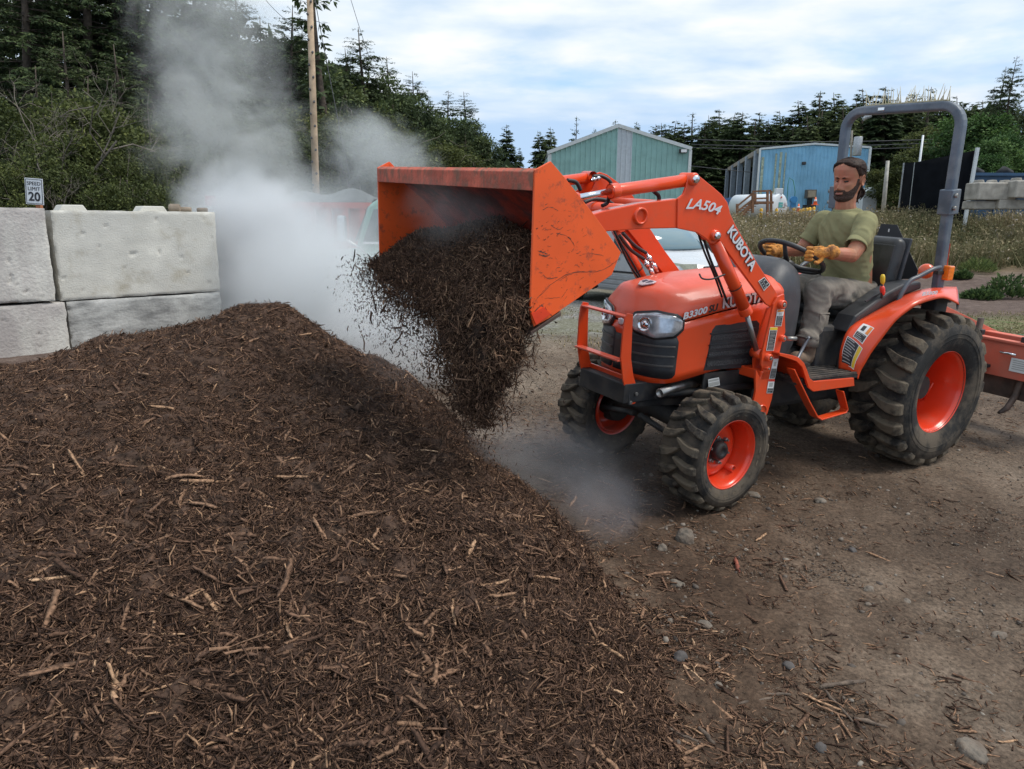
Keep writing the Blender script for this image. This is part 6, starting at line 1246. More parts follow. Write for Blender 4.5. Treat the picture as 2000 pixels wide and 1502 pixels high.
MB().cyl(WC - wn * .06, WC - wn * .26 + (.10, 0, 0), .03, .045, 16).build('steering_column', MAT_BLKP, T)
# ---- floor, steps
MATF = M('black ribbed floor mat', (.03, .028, .026), rough=.85, var=.4, scale=12, dirt=.6, dcol=(.12, .095, .075), dscale=9, dthr=.48)
zf = .600
MB().box((.90, .0, zf - .02), (.52, .86, .02)).build('floor_plate', MAT_BLKM, T)
fm = MB()
for k in range(26): fm.box((.90, -.42 + k * .0336, zf - .004), (.50, .016, .010))
fm.box((.90, 0, zf - .010), (.50, .86, .008)); fm.build('floor_mat', MATF, T)
ed = [(1522, 689), (1548, 694), (1560, 698), (1571, 709), (1577, 724), (1582, 739), (1590, 745), (1668, 738), (1669, 754), (1589, 765), (1580, 758), (1574, 739), (1567, 717), (1556, 706), (1545, 702), (1523, 695)]
plate2('platform_edge', ed, .455, .012, MAT_OR, .002)
# kick-up panel between platform and post
for s in (1, -1): MB().grid(np.array([[at(a, b, Y=.45) * (1, s, 1), at(a, b, Y=.45) * (1, s * .55, 1)] for a, b in ((1524, 691), (1560, 701), (1571, 714), (1580, 750), (1590, 755))]), False).build('platform_panel', MAT_OR, T, thick=.006)
def stepbar(pts, s):
    P = [at(a, b, Y=y) * (1, s, 1) for a, b, y in pts]
    g = []
    for p in P: g.append([p + np.array([0, s * .0, 0]), p - np.array([0, s * .05, 0])])
    return MB().grid(np.array(g), False).build('foot_step', MAT_OR, T, thick=.009, bevel=.003)
for s in (1, -1): stepbar([(1552, 722, .46), (1566, 752, .46), (1582, 785, .46), (1598, 815, .46), (1606, 820, .46), (1654, 806, .46), (1657, 800, .46), (1648, 765, .46)], s)
MB().tube(smooth([at(1580, 658, Y=.30), at(1566, 684, Y=.30), at(1552, 712, Y=.33)]), .009, 10).build('pedal_rod', M('grey rod', (.16, .17, .19), rough=.4, metal=.5), T)
MB().box(at(1570, 658, Y=.27), (.06, .07, .012)).build('pedal', MAT_BLKM, T, bevel=.004)
MB().box((.82, .0, .72), (.30, .20, .22)).box((.60, 0, .70), (.36, .50, .26)).build('seat_pedestal', MAT_BLKM, T, bevel=.03)
# ---- fenders
inner = [(1638, 720), (1640, 690), (1646, 666), (1654, 648), (1668, 632), (1700, 613), (1746, 588), (1766, 577), (1800, 566), (1836, 561), (1868, 561)]
outer = [(1673, 736), (1678, 720), (1686, 706), (1700, 682), (1720, 655), (1746, 622), (1773, 600), (1790, 590), (1812, 582), (1842, 577), (1871, 590)]
Yo = [.425, .43, .44, .455, .475, .50, .52, .53, .535, .535, .535]; Yi = [.33] * 11
In = smooth([at(a, b, Y=y) for (a, b), y in zip(inner, Yi)], 5); Ou = smooth([at(a, b, Y=y) for (a, b), y in zip(outer, Yo)], 5)
for s in (1, -1):
    k_ = np.linspace(0, 1, 7)
    G = np.array([[(i_ + (o_ - i_) * k + np.array([0, 0, .012 * math.sin(PI * k)])) * (1, s, 1) for k in k_] + [(o_ + np.array([-.010, .004, -.016])) * (1, s, 1)] for i_, o_ in zip(In, Ou)])
    MB().grid(G, True).build('fender', MAT_OR, T, thick=.006)
    # inner wheel house, black
    G = np.array([[i_ * (1, s, 1), (i_ - np.array([.03, .03, .10])) * (1, s, 1)] for i_ in In]); MB().grid(G, True).build('fender_liner', MAT_BLKM, T, thick=.004)
    a_, b_ = In[-1] * (1, s, 1), Ou[-1] * (1, s, 1); bk_ = np.array([-.018, 0, 0]); MB().add([a_ + (0, 0, .006), b_ + (0, 0, .006), b_ + (0, 0, -.045), a_ + (0, 0, -.03), a_ + bk_ + (0, 0, .0), b_ + bk_ + (0, 0, .0), b_ + bk_ + (0, 0, -.045), a_ + bk_ + (0, 0, -.03)], [(0, 1, 5, 4), (4, 5, 6, 7), (7, 6, 2, 3), (0, 3, 2, 1), (0, 4, 7, 3), (1, 2, 6, 5)]).build('fender_end_trim', MAT_BLKP, T, bevel=.004)
# ---- side consoles, seat
cons = [(1655, 650), (1672, 640), (1705, 620), (1746, 590), (1766, 578), (1800, 564), (1800, 550), (1765, 556), (1735, 572), (1705, 594), (1672, 618)]
plate2('side_console', cons, .335, .12, MAT_BLKP, .012)
for k in range(3):
    for s in (1, -1): a, b = at(1690 + k * 9, 590 - k * 4, Y=.30) * (1, s, 1), at(1722 + k * 9, 571 - k * 3, Y=.30) * (1, s, 1); MB().bar(a + (0, 0, .004), b + (0, 0, .004), .008, .008).build('console_rib', MAT_GREYP, T)
cs = np.array([.22, 0, .86])
def cushion(name, c, d, R=None, mat=MAT_VINYL, sub=2, bev=.04): o = MB().box((0, 0, 0), d).build(name, mat, T); o.location = c; (setattr(o, 'rotation_euler', R) if R else None); md = o.modifiers.new('b', 'BEVEL'); md.width = bev; md.segments = 5; [setattr(p, 'use_smooth', True) for p in o.data.polygons]; return o
cushion('seat_cushion', (.27, 0, .86), (.46, .48, .10), (0, math.radians(-6), 0), bev=.045)
cushion('seat_pan', (.27, 0, .80), (.42, .44, .07), (0, math.radians(-6), 0), bev=.03)
for s in (1, -1): cushion('hip_bolster', (.14, s * .21, .92), (.24, .07, .09), (0, math.radians(-25), 0), bev=.03)
bk = cushion('seat_backrest', (.085, 0, 1.12), (.10, .41, .40), (0, math.radians(-10), 0), bev=.048)
q = MB().box((0, 0, 0), (.012, .36, .26)).build('backrest_panel', MAT_VINYL, bk, bevel=.005); q.location = (.05, 0, .02)
sh = MB().box((0, 0, 0), (.02, .43, .42)).build('backrest_shell', MAT_GREYP, bk, bevel=.04, seg=4); sh.location = (-.045, 0, .0)
# levers
for (a, b, c, d, mat, r) in ((1724, 575, 1724, 540, MAT_STK_Y, .013), (1727, 592, 1723, 562, M('red lever knob', (.75, .06, .04), rough=.35), .014)):
    p, q = at(a, b, Y=.33), at(c, d, Y=.33); l_ = MB().cyl(p - (0, 0, .05), q, .005, n=8).build('lever_rod', MAT_BLKM, T); v = (q - p); v /= np.linalg.norm(v)
    MB().lathe([(.001, .012), (r * .7, .010), (r, -.004), (r * .95, -.030), (r * .5, -.048), (.001, -.05)], q, v, 18).build('lever_knob', mat, l_)
# grab rails
for s in (1, -1):
    P_ = smooth([at(1753, 592, Y=.37) * (1, s, 1), at(1762, 571, Y=.37) * (1, s, 1), at(1777, 549, Y=.37) * (1, s, 1), at(1795, 540, Y=.38) * (1, s, 1), at(1822, 526, Y=.40) * (1, s, 1), at(1836, 522, Y=.40) * (1, s, 1)], 5)
    MB().tube(P_, .0125, 12).build('grab_rail', M('dark grey rail', (.07, .08, .095), rough=.4, var=.1), T)
# ---- roll bar
def rect_sweep(pts, ups, w, t, mat, name, par=T, bev=.008):
    P = np.array(pts, float); m = len(P); Tn = np.gradient(P, axis=0); Tn /= np.linalg.norm(Tn, axis=1)[:, None]; rows = []
    for p, tg, u in zip(P, Tn, ups):
        u = np.array(u, float); u = u - tg * (u @ tg); u /= np.linalg.norm(u); v = np.cross(tg, u); rows.append([p + u * w / 2 * a + v * t / 2 * b for a, b in ((1, .7), (.7, 1), (-.7, 1), (-1, .7), (-1, -.7), (-.7, -1), (.7, -1), (1, -.7))])
    mm = MB(); mm.grid(np.array(rows), False, True); mm.add(rows[0], [tuple(range(8))]); mm.add(rows[-1], [tuple(range(8))[::-1]]); return mm.build(name, mat, par, bevel=bev)
rb = np.array([-.10, 0, 1.0]); rbk = np.array([-.035, 0, 1.54]); rt = np.array([.012, 0, 2.06]); rhw = .362; rc = .11
pth = []; k0 = (rt - rbk)
for z in np.linspace(0, 1, 5): p = rbk + (rt - rbk) * z * (1 - rc / np.linalg.norm(k0)); pth.append(p + (0, rhw, 0))
base = rbk + (rt - rbk) * (1 - rc / np.linalg.norm(k0)); ku = k0 / np.linalg.norm(k0)
for t in np.linspace(0, PI / 2, 8)[1:]: pth.append(base + ku * rc * math.sin(t) + np.array([0, rhw - rc + rc * math.cos(t), 0]))
pth = np.array(pth); pth = np.concatenate([pth, (pth * (1, -1, 1))[::-1]])
rect_sweep(pth, [(1, 0, 0)] * len(pth), .056, .052, MAT_ROPS, 'roll_bar_hoop')
for s in (1, -1):
    lp = [rb + (rbk - rb) * k + np.array([0, s * rhw, 0]) for k in np.linspace(-.1, 1.0, 5)]
    rect_sweep(lp, [(1, 0, 0)] * 5, .064, .050, MAT_ROPS, 'roll_bar_post')
    u_ = (rbk - rb) / np.linalg.norm(rbk - rb); Rm = np.stack([np.cross([0, 1, 0], u_), [0, 1, 0], u_], 1)
    br = MB().box(rbk + np.array([0, s * rhw, 0]), (.090, .078, .14), Rm).build('folding_bracket', MAT_ROPS, T, bevel=.006)
    for dz, yy in ((.035, .045), (-.035, .045)):
        q = rbk + u_ * dz + np.array([.0, s * rhw, 0]); MB().cyl(q + np.array([.02, s * .035, 0]), q + np.array([.02, s * .058, 0]), .013, n=6).build('bracket_bolt', MAT_BOLT, br)
    q = rbk - u_ * .01 + np.array([-.058, s * rhw, 0]); MB().cyl(q, q + np.array([-.025, 0, 0]), .014, n=12).build('hinge_pin', MAT_CHROME, br)
    MB().box(rb + np.array([.0, s * rhw, -.06]), (.13, .09, .14)).build('post_foot', MAT_BLKM, T, bevel=.008)
    q = rb + (rbk - rb) * .42 + np.array([-.034, s * rhw, 0]); MB().box(q, (.004, .045, .16), Rm).build('red_reflector', M('red reflector tape', (.6, .06, .03), rough=.4), T)
q = at(1826, 206, Y=-.0) ; q = pth[len(pth) // 2] + np.array([.030, .14, 0]); MB().box(q, (.01, .045, .02)).build('bar_clip', MAT_CHROME, T, bevel=.004)
# bird spikes along the top
MAT_SPK = M('cream plastic spikes', (.50, .45, .30), rough=.6, var=.1); zt_ = rt[2] + .027
sp = MB().box((rt[0], .02, zt_ + .003), (.030, .50, .006)).build('spike_strip', MAT_SPK, T)
r_ = np.random.default_rng(5)
for k in range(36):
    y = -.24 + k * .0146; d = unit(np.array([r_.normal(0, .18), r_.choice([-.28, -.1, .1, .3]) + r_.normal(0, .07), 1.])); b0 = np.array([rt[0] + r_.uniform(-.01, .01), y, zt_])
    L_ = r_.uniform(.06, .10); MB().tube([b0, b0 + d * L_ * .25, b0 + d * L_], [.0052, .0028, .0011], 5).build('bird_spike', MAT_SPK, sp)
# slow-moving-vehicle sign seen from behind, lights
P = [at(a, b, X=-.22) for a, b in ((1721, 437), (1752, 439), (1793, 528), (1788, 545), (1690, 545), (1688, 520))]
sm = MB().prism(P, (-.004, 0, 0)).build('slow_vehicle_sign', MAT_STK_B, T, bevel=.001); q = at(1736, 450, X=-.215); MB().box(q, (.003, .008, .02)).build('sign_slot', MAT_STK_W, sm); q = at(1722, 468, X=-.21); MB().box(q, (.02, .05, .03)).build('sign_clip', MAT_BLKM, sm)
MB().box((-.26, -.0, .98), (.03, .06, .26)).build('sign_bracket', MAT_BLKM, T)
q = at(1848, 533, Y=.40); lm = MB().box(q + (-.015, 0, 0), (.055, .05, .085)).build('amber_lamp', MAT_AMB, T, bevel=.008, seg=3)
for k in range(5): MB().box(q + (.013, 0, -.03 + k * .015), (.003, .044, .004)).build('lens_rib', MAT_AMB, lm)
MB().box(q + (.045, -.02, 0), (.06, .03, .02)).build('lamp_arm', MAT_BLKM, T)
q = at(1808, 530, Y=-.30); MB().lathe([(.001, .02), (.04, .015), (.055, -.01), (.055, -.03)], q, (1, .4, 0), 24).build('round_amber_lamp', M('red orange lens', (.75, .10, .02), rough=.2, coat=.5), T)
# ---- lettering and stickers
def decal(body, x0, y0, x1, y1, hpx, Y, mat, name='lettering', bend=0, bold=.0, shear=0, out=.003, back=None):
    a, b = at(x0, y0, Y=Y), at(x1, y1, Y=Y); c = (a + b) / 2; ux = (b - a); L = np.linalg.norm(ux); ux /= L; uz = np.array([0, 1., 0]); uy = np.cross(uz, ux)
    hm = np.linalg.norm(at((x0 + x1) / 2, (y0 + y1) / 2 - hpx / 2, Y=Y) - at((x0 + x1) / 2, (y0 + y1) / 2 + hpx / 2, Y=Y))
    def mk(bold_, mt, o_, nm):
        o = text(body, 1, mt, Matrix.Identity(4), T, nm, extrude=.01, offset=bold_, shear=shear); me = o.data
        V = np.array([v.co for v in me.vertices]); w_ = V[:, 0].max() - V[:, 0].min(); h_ = V[:, 1].max() - V[:, 1].min(); V[:, 0] -= (V[:, 0].max() + V[:, 0].min()) / 2; V[:, 1] -= (V[:, 1].max() + V[:, 1].min()) / 2
        V[:, 0] *= L / w_; V[:, 1] *= hm / h_; V[:, 1] += bend * hm * (1 - (V[:, 0] / (L / 2)) ** 2); V[:, 2] = np.where(V[:, 2] > 0, .0012, 0)
        me.vertices.foreach_set('co', V.astype(np.float32).ravel()); me.update(); o.matrix_local = frame4(c + uz * o_, ux, uy, uz); return o
    o = mk(bold, mat, out, name)
    if back: mk(bold + .045, back, out - .0008, 'lettering_outline')
    return o
decal('LA504', 1340, 398, 1408, 412, 20, .387, MAT_SILV, bend=.22, bold=.02, shear=.35)
decal('KUBOTA', 1425, 446, 1472, 524, 21, .3865, MAT_SILV, bold=.03, back=MAT_STK_B)
decal('KUBOTA', 1411, 592, 1494, 578, 21, .272, MAT_SILV, bold=.03, back=MAT_STK_B)
decal('B3300', 1333, 618, 1381, 604, 13, .270, MAT_SILV, bold=.03, shear=.25)
decal('SU', 1383, 604, 1402, 599, 14, .270, MAT_STK_B, bold=.03, shear=.25)
q_ = decal('B3300', 1800, 574, 1830, 571, 7, .54, MAT_SILV, bold=.03, shear=.2)
def sticker(quad, Y, layout, name='warning_sticker', pts3=None):
    """quad: pixel corners tl, tr, br, bl; layout: list of (v0, v1, u0, u1, material, lines) in 0..1 from the top"""
    C = [at(a, b, Y=Y + .0015) for a, b in quad] if pts3 is None else pts3
    n = np.cross(C[1] - C[0], C[3] - C[0]); n /= np.linalg.norm(n); n = n if n[1] > 0 or (pts3 is not None and n @ np.array([.5, .6, .6]) > 0) else -n
    pt = lambda u, v, o: (C[0] * (1 - u) + C[1] * u) * (1 - v) + (C[3] * (1 - u) + C[2] * u) * v + n * o
    st = MB().prism([pt(0, 0, 0), pt(1, 0, 0), pt(1, 1, 0), pt(0, 1, 0)], n * .0006).build(name, MAT_STK_W, T)
    for v0, v1, u0, u1, mat, lines in layout:
        MB().prism([pt(u0, v0, .0008), pt(u1, v0, .0008), pt(u1, v1, .0008), pt(u0, v1, .0008)], n * .0004).build('sticker_field', mat, st)
        if lines:
            mm = MB(); r = np.random.default_rng(int(abs(quad[0][0] * 7 + v0 * 100))) 
            for k in range(lines):
                a_, b_ = v0 + (v1 - v0) * (k + .35) / lines, v0 + (v1 - v0) * (k + .62) / lines; e0 = u0 + .06 + .02 * r.random(); e1 = u1 - .08 - .35 * r.random() * (k % 3 == 2)
                mm.prism([pt(e0, a_, .0013), pt(e1, a_, .0013), pt(e1, b_, .0013), pt(e0, b_, .0013)], n * .0002)
            mm.build('sticker_print', MAT_STK_G, st)
Yp = .4005
sticker(((1518, 605), (1532, 604), (1526, 637), (1513, 637)), Yp, [(.02, .14, .05, .95, MAT_STK_O, 0), (.38, .97, .08, .94, MAT_STK_B, 8), (.18, .34, .3, .8, MAT_STK_G, 0)])
sticker(((1504, 639), (1519, 639), (1511, 685), (1496.5, 685)), Yp, [(.01, .12, .02, .98, MAT_STK_Y, 0), (.14, .98, .07, .93, MAT_STK_B, 14)])
sticker(((1511, 698), (1521, 698), (1513, 740), (1502, 740)), Yp, [(.0, .06, .0, 1, MAT_STK_R, 0), (.52, .98, .06, .94, MAT_STK_B, 7), (.2, .4, .3, .7, MAT_STK_G, 0)])
sticker(((1501, 742), (1513, 742), (1509, 768), (1497, 768)), Yp, [(.0, .12, .0, 1, MAT_STK_R, 0), (.62, .97, .06, .94, MAT_STK_B, 3), (.2, .52, .2, .8, MAT_STK_G, 0)])
sticker(((1481, 549), (1493, 541), (1504, 556), (1492, 568)), .3865, [(.06, .94, .06, .5, MAT_STK_B, 4), (.06, .94, .55, .94, MAT_STK_B, 2)])
sticker(((1383, 741), (1404, 737), (1406, 752), (1384, 757)), .2715, [(.1, .35, .05, .95, MAT_STK_G, 2), (.45, .9, .05, .95, MAT_STK_G, 4)], 'serial_sticker')
# stickers wrapped on the fender front
def fend(t, k, out):
    i = int(t); f = t - i; a_ = In[i] * (1 - f) + In[min(i + 1, len(In) - 1)] * f; b_ = Ou[i] * (1 - f) + Ou[min(i + 1, len(Ou) - 1)] * f; return a_ + (b_ - a_) * k + np.array([.6, .1, .8]) * (out + .004) + np.array([0, 0, .012 * math.sin(PI * k)])
def fpatch(name, t0, t1, k0, k1, mat, out, par):
    return MB().grid(np.array([[fend(t, k, out) for k in np.linspace(k0, k1, 6)] for t in np.linspace(t0, t1, 10)]), True).build(name, mat, par)
def fsticker(t0, t1, k0, k1, fields):
    st = fpatch('warning_sticker', t0, t1, k0, k1, MAT_STK_W, .0020, T)
    for a0, a1, b0, b1, mat, lines in fields:
        T0, T1, K0, K1 = t0 + (t1 - t0) * a0, t0 + (t1 - t0) * a1, k0 + (k1 - k0) * b0, k0 + (k1 - k0) * b1
        fpatch('sticker_field', T0, T1, K0, K1, mat, .0030, st)
        for q in range(lines): u = T0 + (T1 - T0) * (q + .35) / lines; fpatch('sticker_print', u, u + (T1 - T0) * .3 / lines, K0 + .03, K1 - .05 - .06 * (q % 3), MAT_STK_G, .0038, st)
fsticker(2.0, 13.0, .12, .80, [(.03, .97, .04, .76, MAT_STK_B, 9), (.03, .97, .79, .97, MAT_STK_Y, 0)])
fsticker(14.0, 20.5, .30, .72, [(.04, .46, .06, .94, MAT_STK_B, 4), (.54, .96, .70, .95, MAT_STK_O, 0), (.6, .9, .2, .5, MAT_STK_B, 0)])
# ---- box scraper on the three-point hitch
BS = empty('box_scraper'); BS.matrix_world = tractor.matrix_world.copy(); tag(BS, 'faded orange box scraper hitched behind the tractor, cut by the right edge', 'box scraper')
MAT_FADE = M('faded salmon orange paint', (.62, .12, .07), rough=.55, var=.12, scale=4, dirt=.45, dcol=(.45, .16, .11), dscale=5, dthr=.45)
MAT_RUSTY = M('rusty dark steel', (.07, .045, .035), rough=.7, var=.4, scale=10, dirt=.5, dcol=(.14, .07, .045), dscale=8)
xb = -1.02
bm_ = [at(a, b, X=xb) for a, b in ((1900, 650), (2040, 703), (2040, 760), (1900, 722))]
def ext(P, y1, k=0): return P
z1 = at(1950, 664, X=xb)[2]; z2 = at(1950, 735, X=xb)[2]; z3 = at(1950, 770, X=xb - .05)[2]
MB().box((xb - .01, .0, (z1 + z2) / 2), (.02, 1.36, z1 - z2)).box((xb - .02, 0, z1), (.07, 1.36, .018)).build('front_board', MAT_FADE, BS, bevel=.004)
MB().box((xb - .06, 0, (z2 + z3) / 2), (.015, 1.36, z2 - z3 + .02)).build('front_blade', MAT_RUSTY, BS, bevel=.002)
MB().box((xb - .42, 0, z1 - .05), (.09, 1.36, .09)).build('tool_beam', MAT_FADE, BS, bevel=.006); MB().box((xb - .45, 0, z1 - .22), (.02, 1.36, .30)).build('rear_board', MAT_FADE, BS, bevel=.004)
for s in (1, -1): MB().prism([(xb + .02, s * .69, z1 + .02), (xb + .02, s * .69, z3 - .02), (xb - .50, s * .69, z3 - .04), (xb - .50, s * .69, z1 - .05), (xb - .2, s * .69, z1 + .0)], (0, s * .010, 0)).build('end_plate', MAT_FADE, BS, bevel=.003)
a, b = at(1812, 590, Y=.03), at(1958, 660, Y=.05); 
MB().bar(a, b, .012, .058).build('upper_brace', MAT_FADE, BS, bevel=.003); MB().bar(a * (1, -1, 1), b * (1, -1, 1), .012, .058).build('upper_brace', MAT_FADE, BS, bevel=.003)
a2 = at(1908, 668, Y=.04); MB().bar(a2, b + (-.02, 0, .01), .012, .055).build('lower_brace', MAT_FADE, BS, bevel=.003)
mm = MB(); q = at(1812, 590, Y=.0); mm.bar(q + (.05, 0, -.05), q + (.22, 0, -.26), .05, .01).build('top_link', MAT_BLKM, BS)
MB().bar(q + (.22, .12, -.5), (xb, .30, z2 + .06), .05, .02).build('hitch_arm', MAT_BLKM, BS); MB().bar(q + (.22, -.12, -.5), (xb, -.30, z2 + .06), .05, .02).build('hitch_arm', MAT_BLKM, BS)
MB().cyl(b + (0, .0, 0), b + (0, .03, 0), .014, n=12).build('brace_bolt', MAT_BOLT, BS)
for yy in (-.5, -.17, .17, .5):
    q = np.array([xb + .03, yy, 0]); MB().tube([(xb - .05, yy, z1 + .12), (xb - .05, yy, z2), (xb - .03, yy, z3 + .02), (xb + .05, yy, z3 - .06), (xb + .14, yy, z3 - .08)], [.022, .022, .022, .02, .01], 8).build('ripper_shank', MAT_RUSTY, BS)
    MB().box((xb - .04, yy, z1 - .02), (.05, .08, .13)).build('shank_socket', MAT_BLKM, BS, bevel=.004)
q = at(1992, 715, X=xb + .004); C = [q + (0, -.06, .045), q + (0, .09, .045), q + (0, .09, -.045), q + (0, -.06, -.045)]
st = MB().prism(C, (.002, 0, 0)).build('rating_sticker', MAT_STK_W, BS); 
for k in range(5): MB().box(q + (.003, .015, .03 - k * .014), (.001, .12, .005)).build('sticker_print', MAT_STK_G, st)
q = at(1972, 690, X=xb + .01); MB().cyl(q + (.02, -.05, 0), q + (.02, .05, 0), .008, n=10).build('hitch_pin', MAT_CHROME, BS)

# ------------------------------------------------------------------ the driver
def remesh(mb, name, mat, voxel, parent, smooth_n=4, disp=None, sf=.5):
    me = bpy.data.meshes.new('tmp'); me.from_pydata(mb.v, [], mb.f); me.update()
    bm = bmesh.new(); bm.from_mesh(me); bmesh.ops.remove_doubles(bm, verts=bm.verts, dist=1e-6); bmesh.ops.holes_fill(bm, edges=bm.edges); bmesh.ops.recalc_face_normals(bm, faces=bm.faces); bm.to_mesh(me); bm.free()
    o = bpy.data.objects.new('tmp', me); COL.objects.link(o)
    md = o.modifiers.new('r', 'REMESH'); md.mode = 'VOXEL'; md.voxel_size = voxel
    md = o.modifiers.new('s', 'SMOOTH'); md.iterations = smooth_n; md.factor = sf
    dg = bpy.context.evaluated_depsgraph_get(); m2 = bpy.data.meshes.new_from_object(o.evaluated_get(dg)); bpy.data.objects.remove(o)
    n = len(m2.vertices); V = np.zeros(n * 3, np.float32); m2.vertices.foreach_get('co', V); V = V.reshape(-1, 3); Nn = np.zeros(n * 3, np.float32); m2.vertices.foreach_get('normal', Nn); Nn = Nn.reshape(-1, 3)
    if disp is not None: V = V + Nn * disp(V)[:, None]; m2.vertices.foreach_set('co', V.astype(np.float32).ravel())
    m2.polygons.foreach_set('use_smooth', np.ones(len(m2.polygons), bool)); m2.materials.clear(); m2.materials.append(mat); m2.name = name; m2.update()
    r = bpy.data.objects.new(name, m2); COL.objects.link(r)
    if parent: r.parent = parent
    return r
def skinmat():
    m = M('tanned skin', (.40, .175, .098), rough=.5, var=.12, scale=25, spec=.4, hue=((.44, .165, .10), 14)); b = m.node_tree.nodes['Principled BSDF']; b.inputs['Subsurface Weight'].default_value = .08; b.inputs['Subsurface Radius'].default_value = (.012, .005, .003); return m
MAT_SKIN = skinmat()
MAT_SHIRT = M('olive cotton', (.27, .255, .135), rough=.9, var=.12, scale=9, spec=.1, bump=.15, bscale=300)
MAT_PANTS = M('grey brown work cotton', (.20, .175, .148), rough=.9, var=.22, scale=9, spec=.1, dirt=.4, dcol=(.28, .25, .21), dscale=8, dthr=.5, bump=.15, bscale=300)
MAT_BOOT = M('brown dusty leather', (.125, .080, .052), rough=.75, var=.3, scale=14, dirt=.5, dcol=(.2, .15, .11), dscale=10)
MAT_SOLE = M('boot sole', (.03, .026, .024), rough=.9)
MAT_GLOVE = M('orange leather glove', (.66, .27, .05), rough=.85, var=.3, scale=35, dirt=.8, dcol=(.12, .055, .035), dscale=16, dthr=.54, bump=.6, bscale=70)
MAT_HAIR = M('dark brown hair', (.036, .018, .012), rough=.6, var=.6, scale=120, spec=.22)
MAT_BEARD = M('dark beard', (.075, .040, .028), rough=.8, var=.5, scale=200, bump=.8, bscale=350)
MAT_EYE = M('eye', (.02, .012, .01), rough=.15, var=0); MAT_LIP = M('lips', (.36, .13, .10), rough=.5, var=.1)
def V3(*a): return np.array(a, float)
LS, RS = V3(.415, .168, 1.392), V3(.335, -.172, 1.392)
LE, RE = V3(.565, .215, 1.215), V3(.41, -.235, 1.205)
LW, RWr = V3(.778, .212, 1.226), V3(.690, -.200, 1.200)
LH, RH = V3(.862, .176, 1.232), V3(.815, -.182, 1.205)
HIP = V3(.235, 0, .965); LK, RK = V3(.735, .155, 1.015), V3(.680, -.150, .990); LA, RA = V3(.805, .200, .700), V3(.850, -.190, .700)
HC = V3(.402, .0, 1.628)
def capsule(m, pts, r, n=14):
    """rounded limb"""
    P = smooth(pts, 5); m_ = len(P); rr = np.interp(np.linspace(0, 1, m_), np.linspace(0, 1, len(r)), r)
    T0 = P[0] - P[1]; T1 = P[-1] - P[-2]; T0 /= np.linalg.norm(T0); T1 /= np.linalg.norm(T1)
    P = np.concatenate([[P[0] + T0 * rr[0] * .85], [P[0] + T0 * rr[0] * .5], P, [P[-1] + T1 * rr[-1] * .5], [P[-1] + T1 * rr[-1] * .85]]); rr = np.concatenate([[rr[0] * .45], [rr[0] * .85], rr, [rr[-1] * .85], [rr[-1] * .45]])
    m.tube(P, rr, n)
def loft(m, secs, n=32, e=.8):
    """secs: centre, half width (y), half depth (x), yaw"""
    S = np.array([[*c, w_, d_, y_] for c, w_, d_, y_ in secs]); k = smooth(S[:, :3], 5); t = np.linspace(0, len(S) - 1, len(k)); W_, D_, Y_ = (np.interp(t, np.arange(len(S)), S[:, i]) for i in (3, 4, 5)); rows = []
    for c, w_, d_, y_ in zip(k, W_, D_, Y_):
        a = np.linspace(0, 2 * PI, n, endpoint=False); x = d_ * np.sign(np.cos(a)) * np.abs(np.cos(a)) ** e; y = w_ * np.sign(np.sin(a)) * np.abs(np.sin(a)) ** e; rows.append([c + V3(x_ * math.cos(y_) - y__ * math.sin(y_), x_ * math.sin(y_) + y__ * math.cos(y_), -.25 * x_ * 1) for x_, y__ in zip(x, y)])
    m.grid(np.array(rows), True, True); m.add(rows[0], [tuple(range(n))]); m.add(rows[-1], [tuple(range(n))[::-1]])
# head, built in its own frame (x forward, y left, z up)
zl = [-.119, -.112, -.098, -.080, -.060, -.035, -.010, .015, .040, .065, .088, .104, .114, .119]
xf = [.050, .070, .083, .085, .085, .084, .081, .080, .087, .088, .079, .060, .036, .006]
xb_ = [-.010, -.022, -.036, -.052, -.068, -.082, -.092, -.098, -.101, -.099, -.090, -.072, -.046, -.012]
wy_ = [.020, .036, .047, .055, .061, .0665, .0705, .0735, .0760, .0755, .0700, .0580, .0400, .010]
def head_surface(nt_=96, nz_=110, off=0.0):
    Z = np.linspace(-.119, .119, nz_); A = np.linspace(-PI, PI, nt_, endpoint=False); z, a = np.meshgrid(Z, A, indexing='ij')
    f, b, w_ = np.interp(z, zl, xf), np.interp(z, zl, xb_), np.interp(z, zl, wy_)
    c = (f + b) / 2; h = (f - b) / 2; ca, sa = np.cos(a), np.sin(a)
    x = c + h * np.sign(ca) * np.abs(ca) ** .88; y = w_ * np.sign(sa) * np.abs(sa) ** .92
    g = lambda y0, z0, sy, sz: np.exp(-((y - y0) / sy) ** 2 - ((z - z0) / sz) ** 2) * (ca > 0)
    dx = 0 * x
    dx += .011 * np.exp(-(y / .008) ** 2) * np.clip(1 - np.abs((z + .012) / .028), 0, 1) * (ca > 0)            # bridge
    dx += .026 * g(0, -.036, .0105, .0125) + .008 * (g(.012, -.042, .007, .008) + g(-.012, -.042, .007, .008)) + .009 * g(0, -.018, .008, .018)   # tip, wings
    dx -= .012 * (g(.031, .002, .015, .011) + g(-.031, .002, .015, .011))                                      # sockets
    dx += .007 * (g(.030, .021, .018, .007) + g(-.030, .021, .018, .007)) + .003 * g(0, .020, .014, .010)      # brow
    dx += .005 * (g(.040, -.022, .018, .014) + g(-.040, -.022, .018, .014))                                    # cheek bones
    dx += .008 * g(0, -.062, .022, .016) + .0035 * g(0, -.0585, .018, .0035) + .004 * g(0, -.0675, .016, .004) - .003 * g(0, -.0632, .022, .0014)  # mouth
    dx += .008 * g(0, -.098, .020, .014) - .004 * g(0, -.081, .020, .006)                                     # chin
    x = x + dx
    P = np.stack([x, y, z], -1)
    return P, z, a
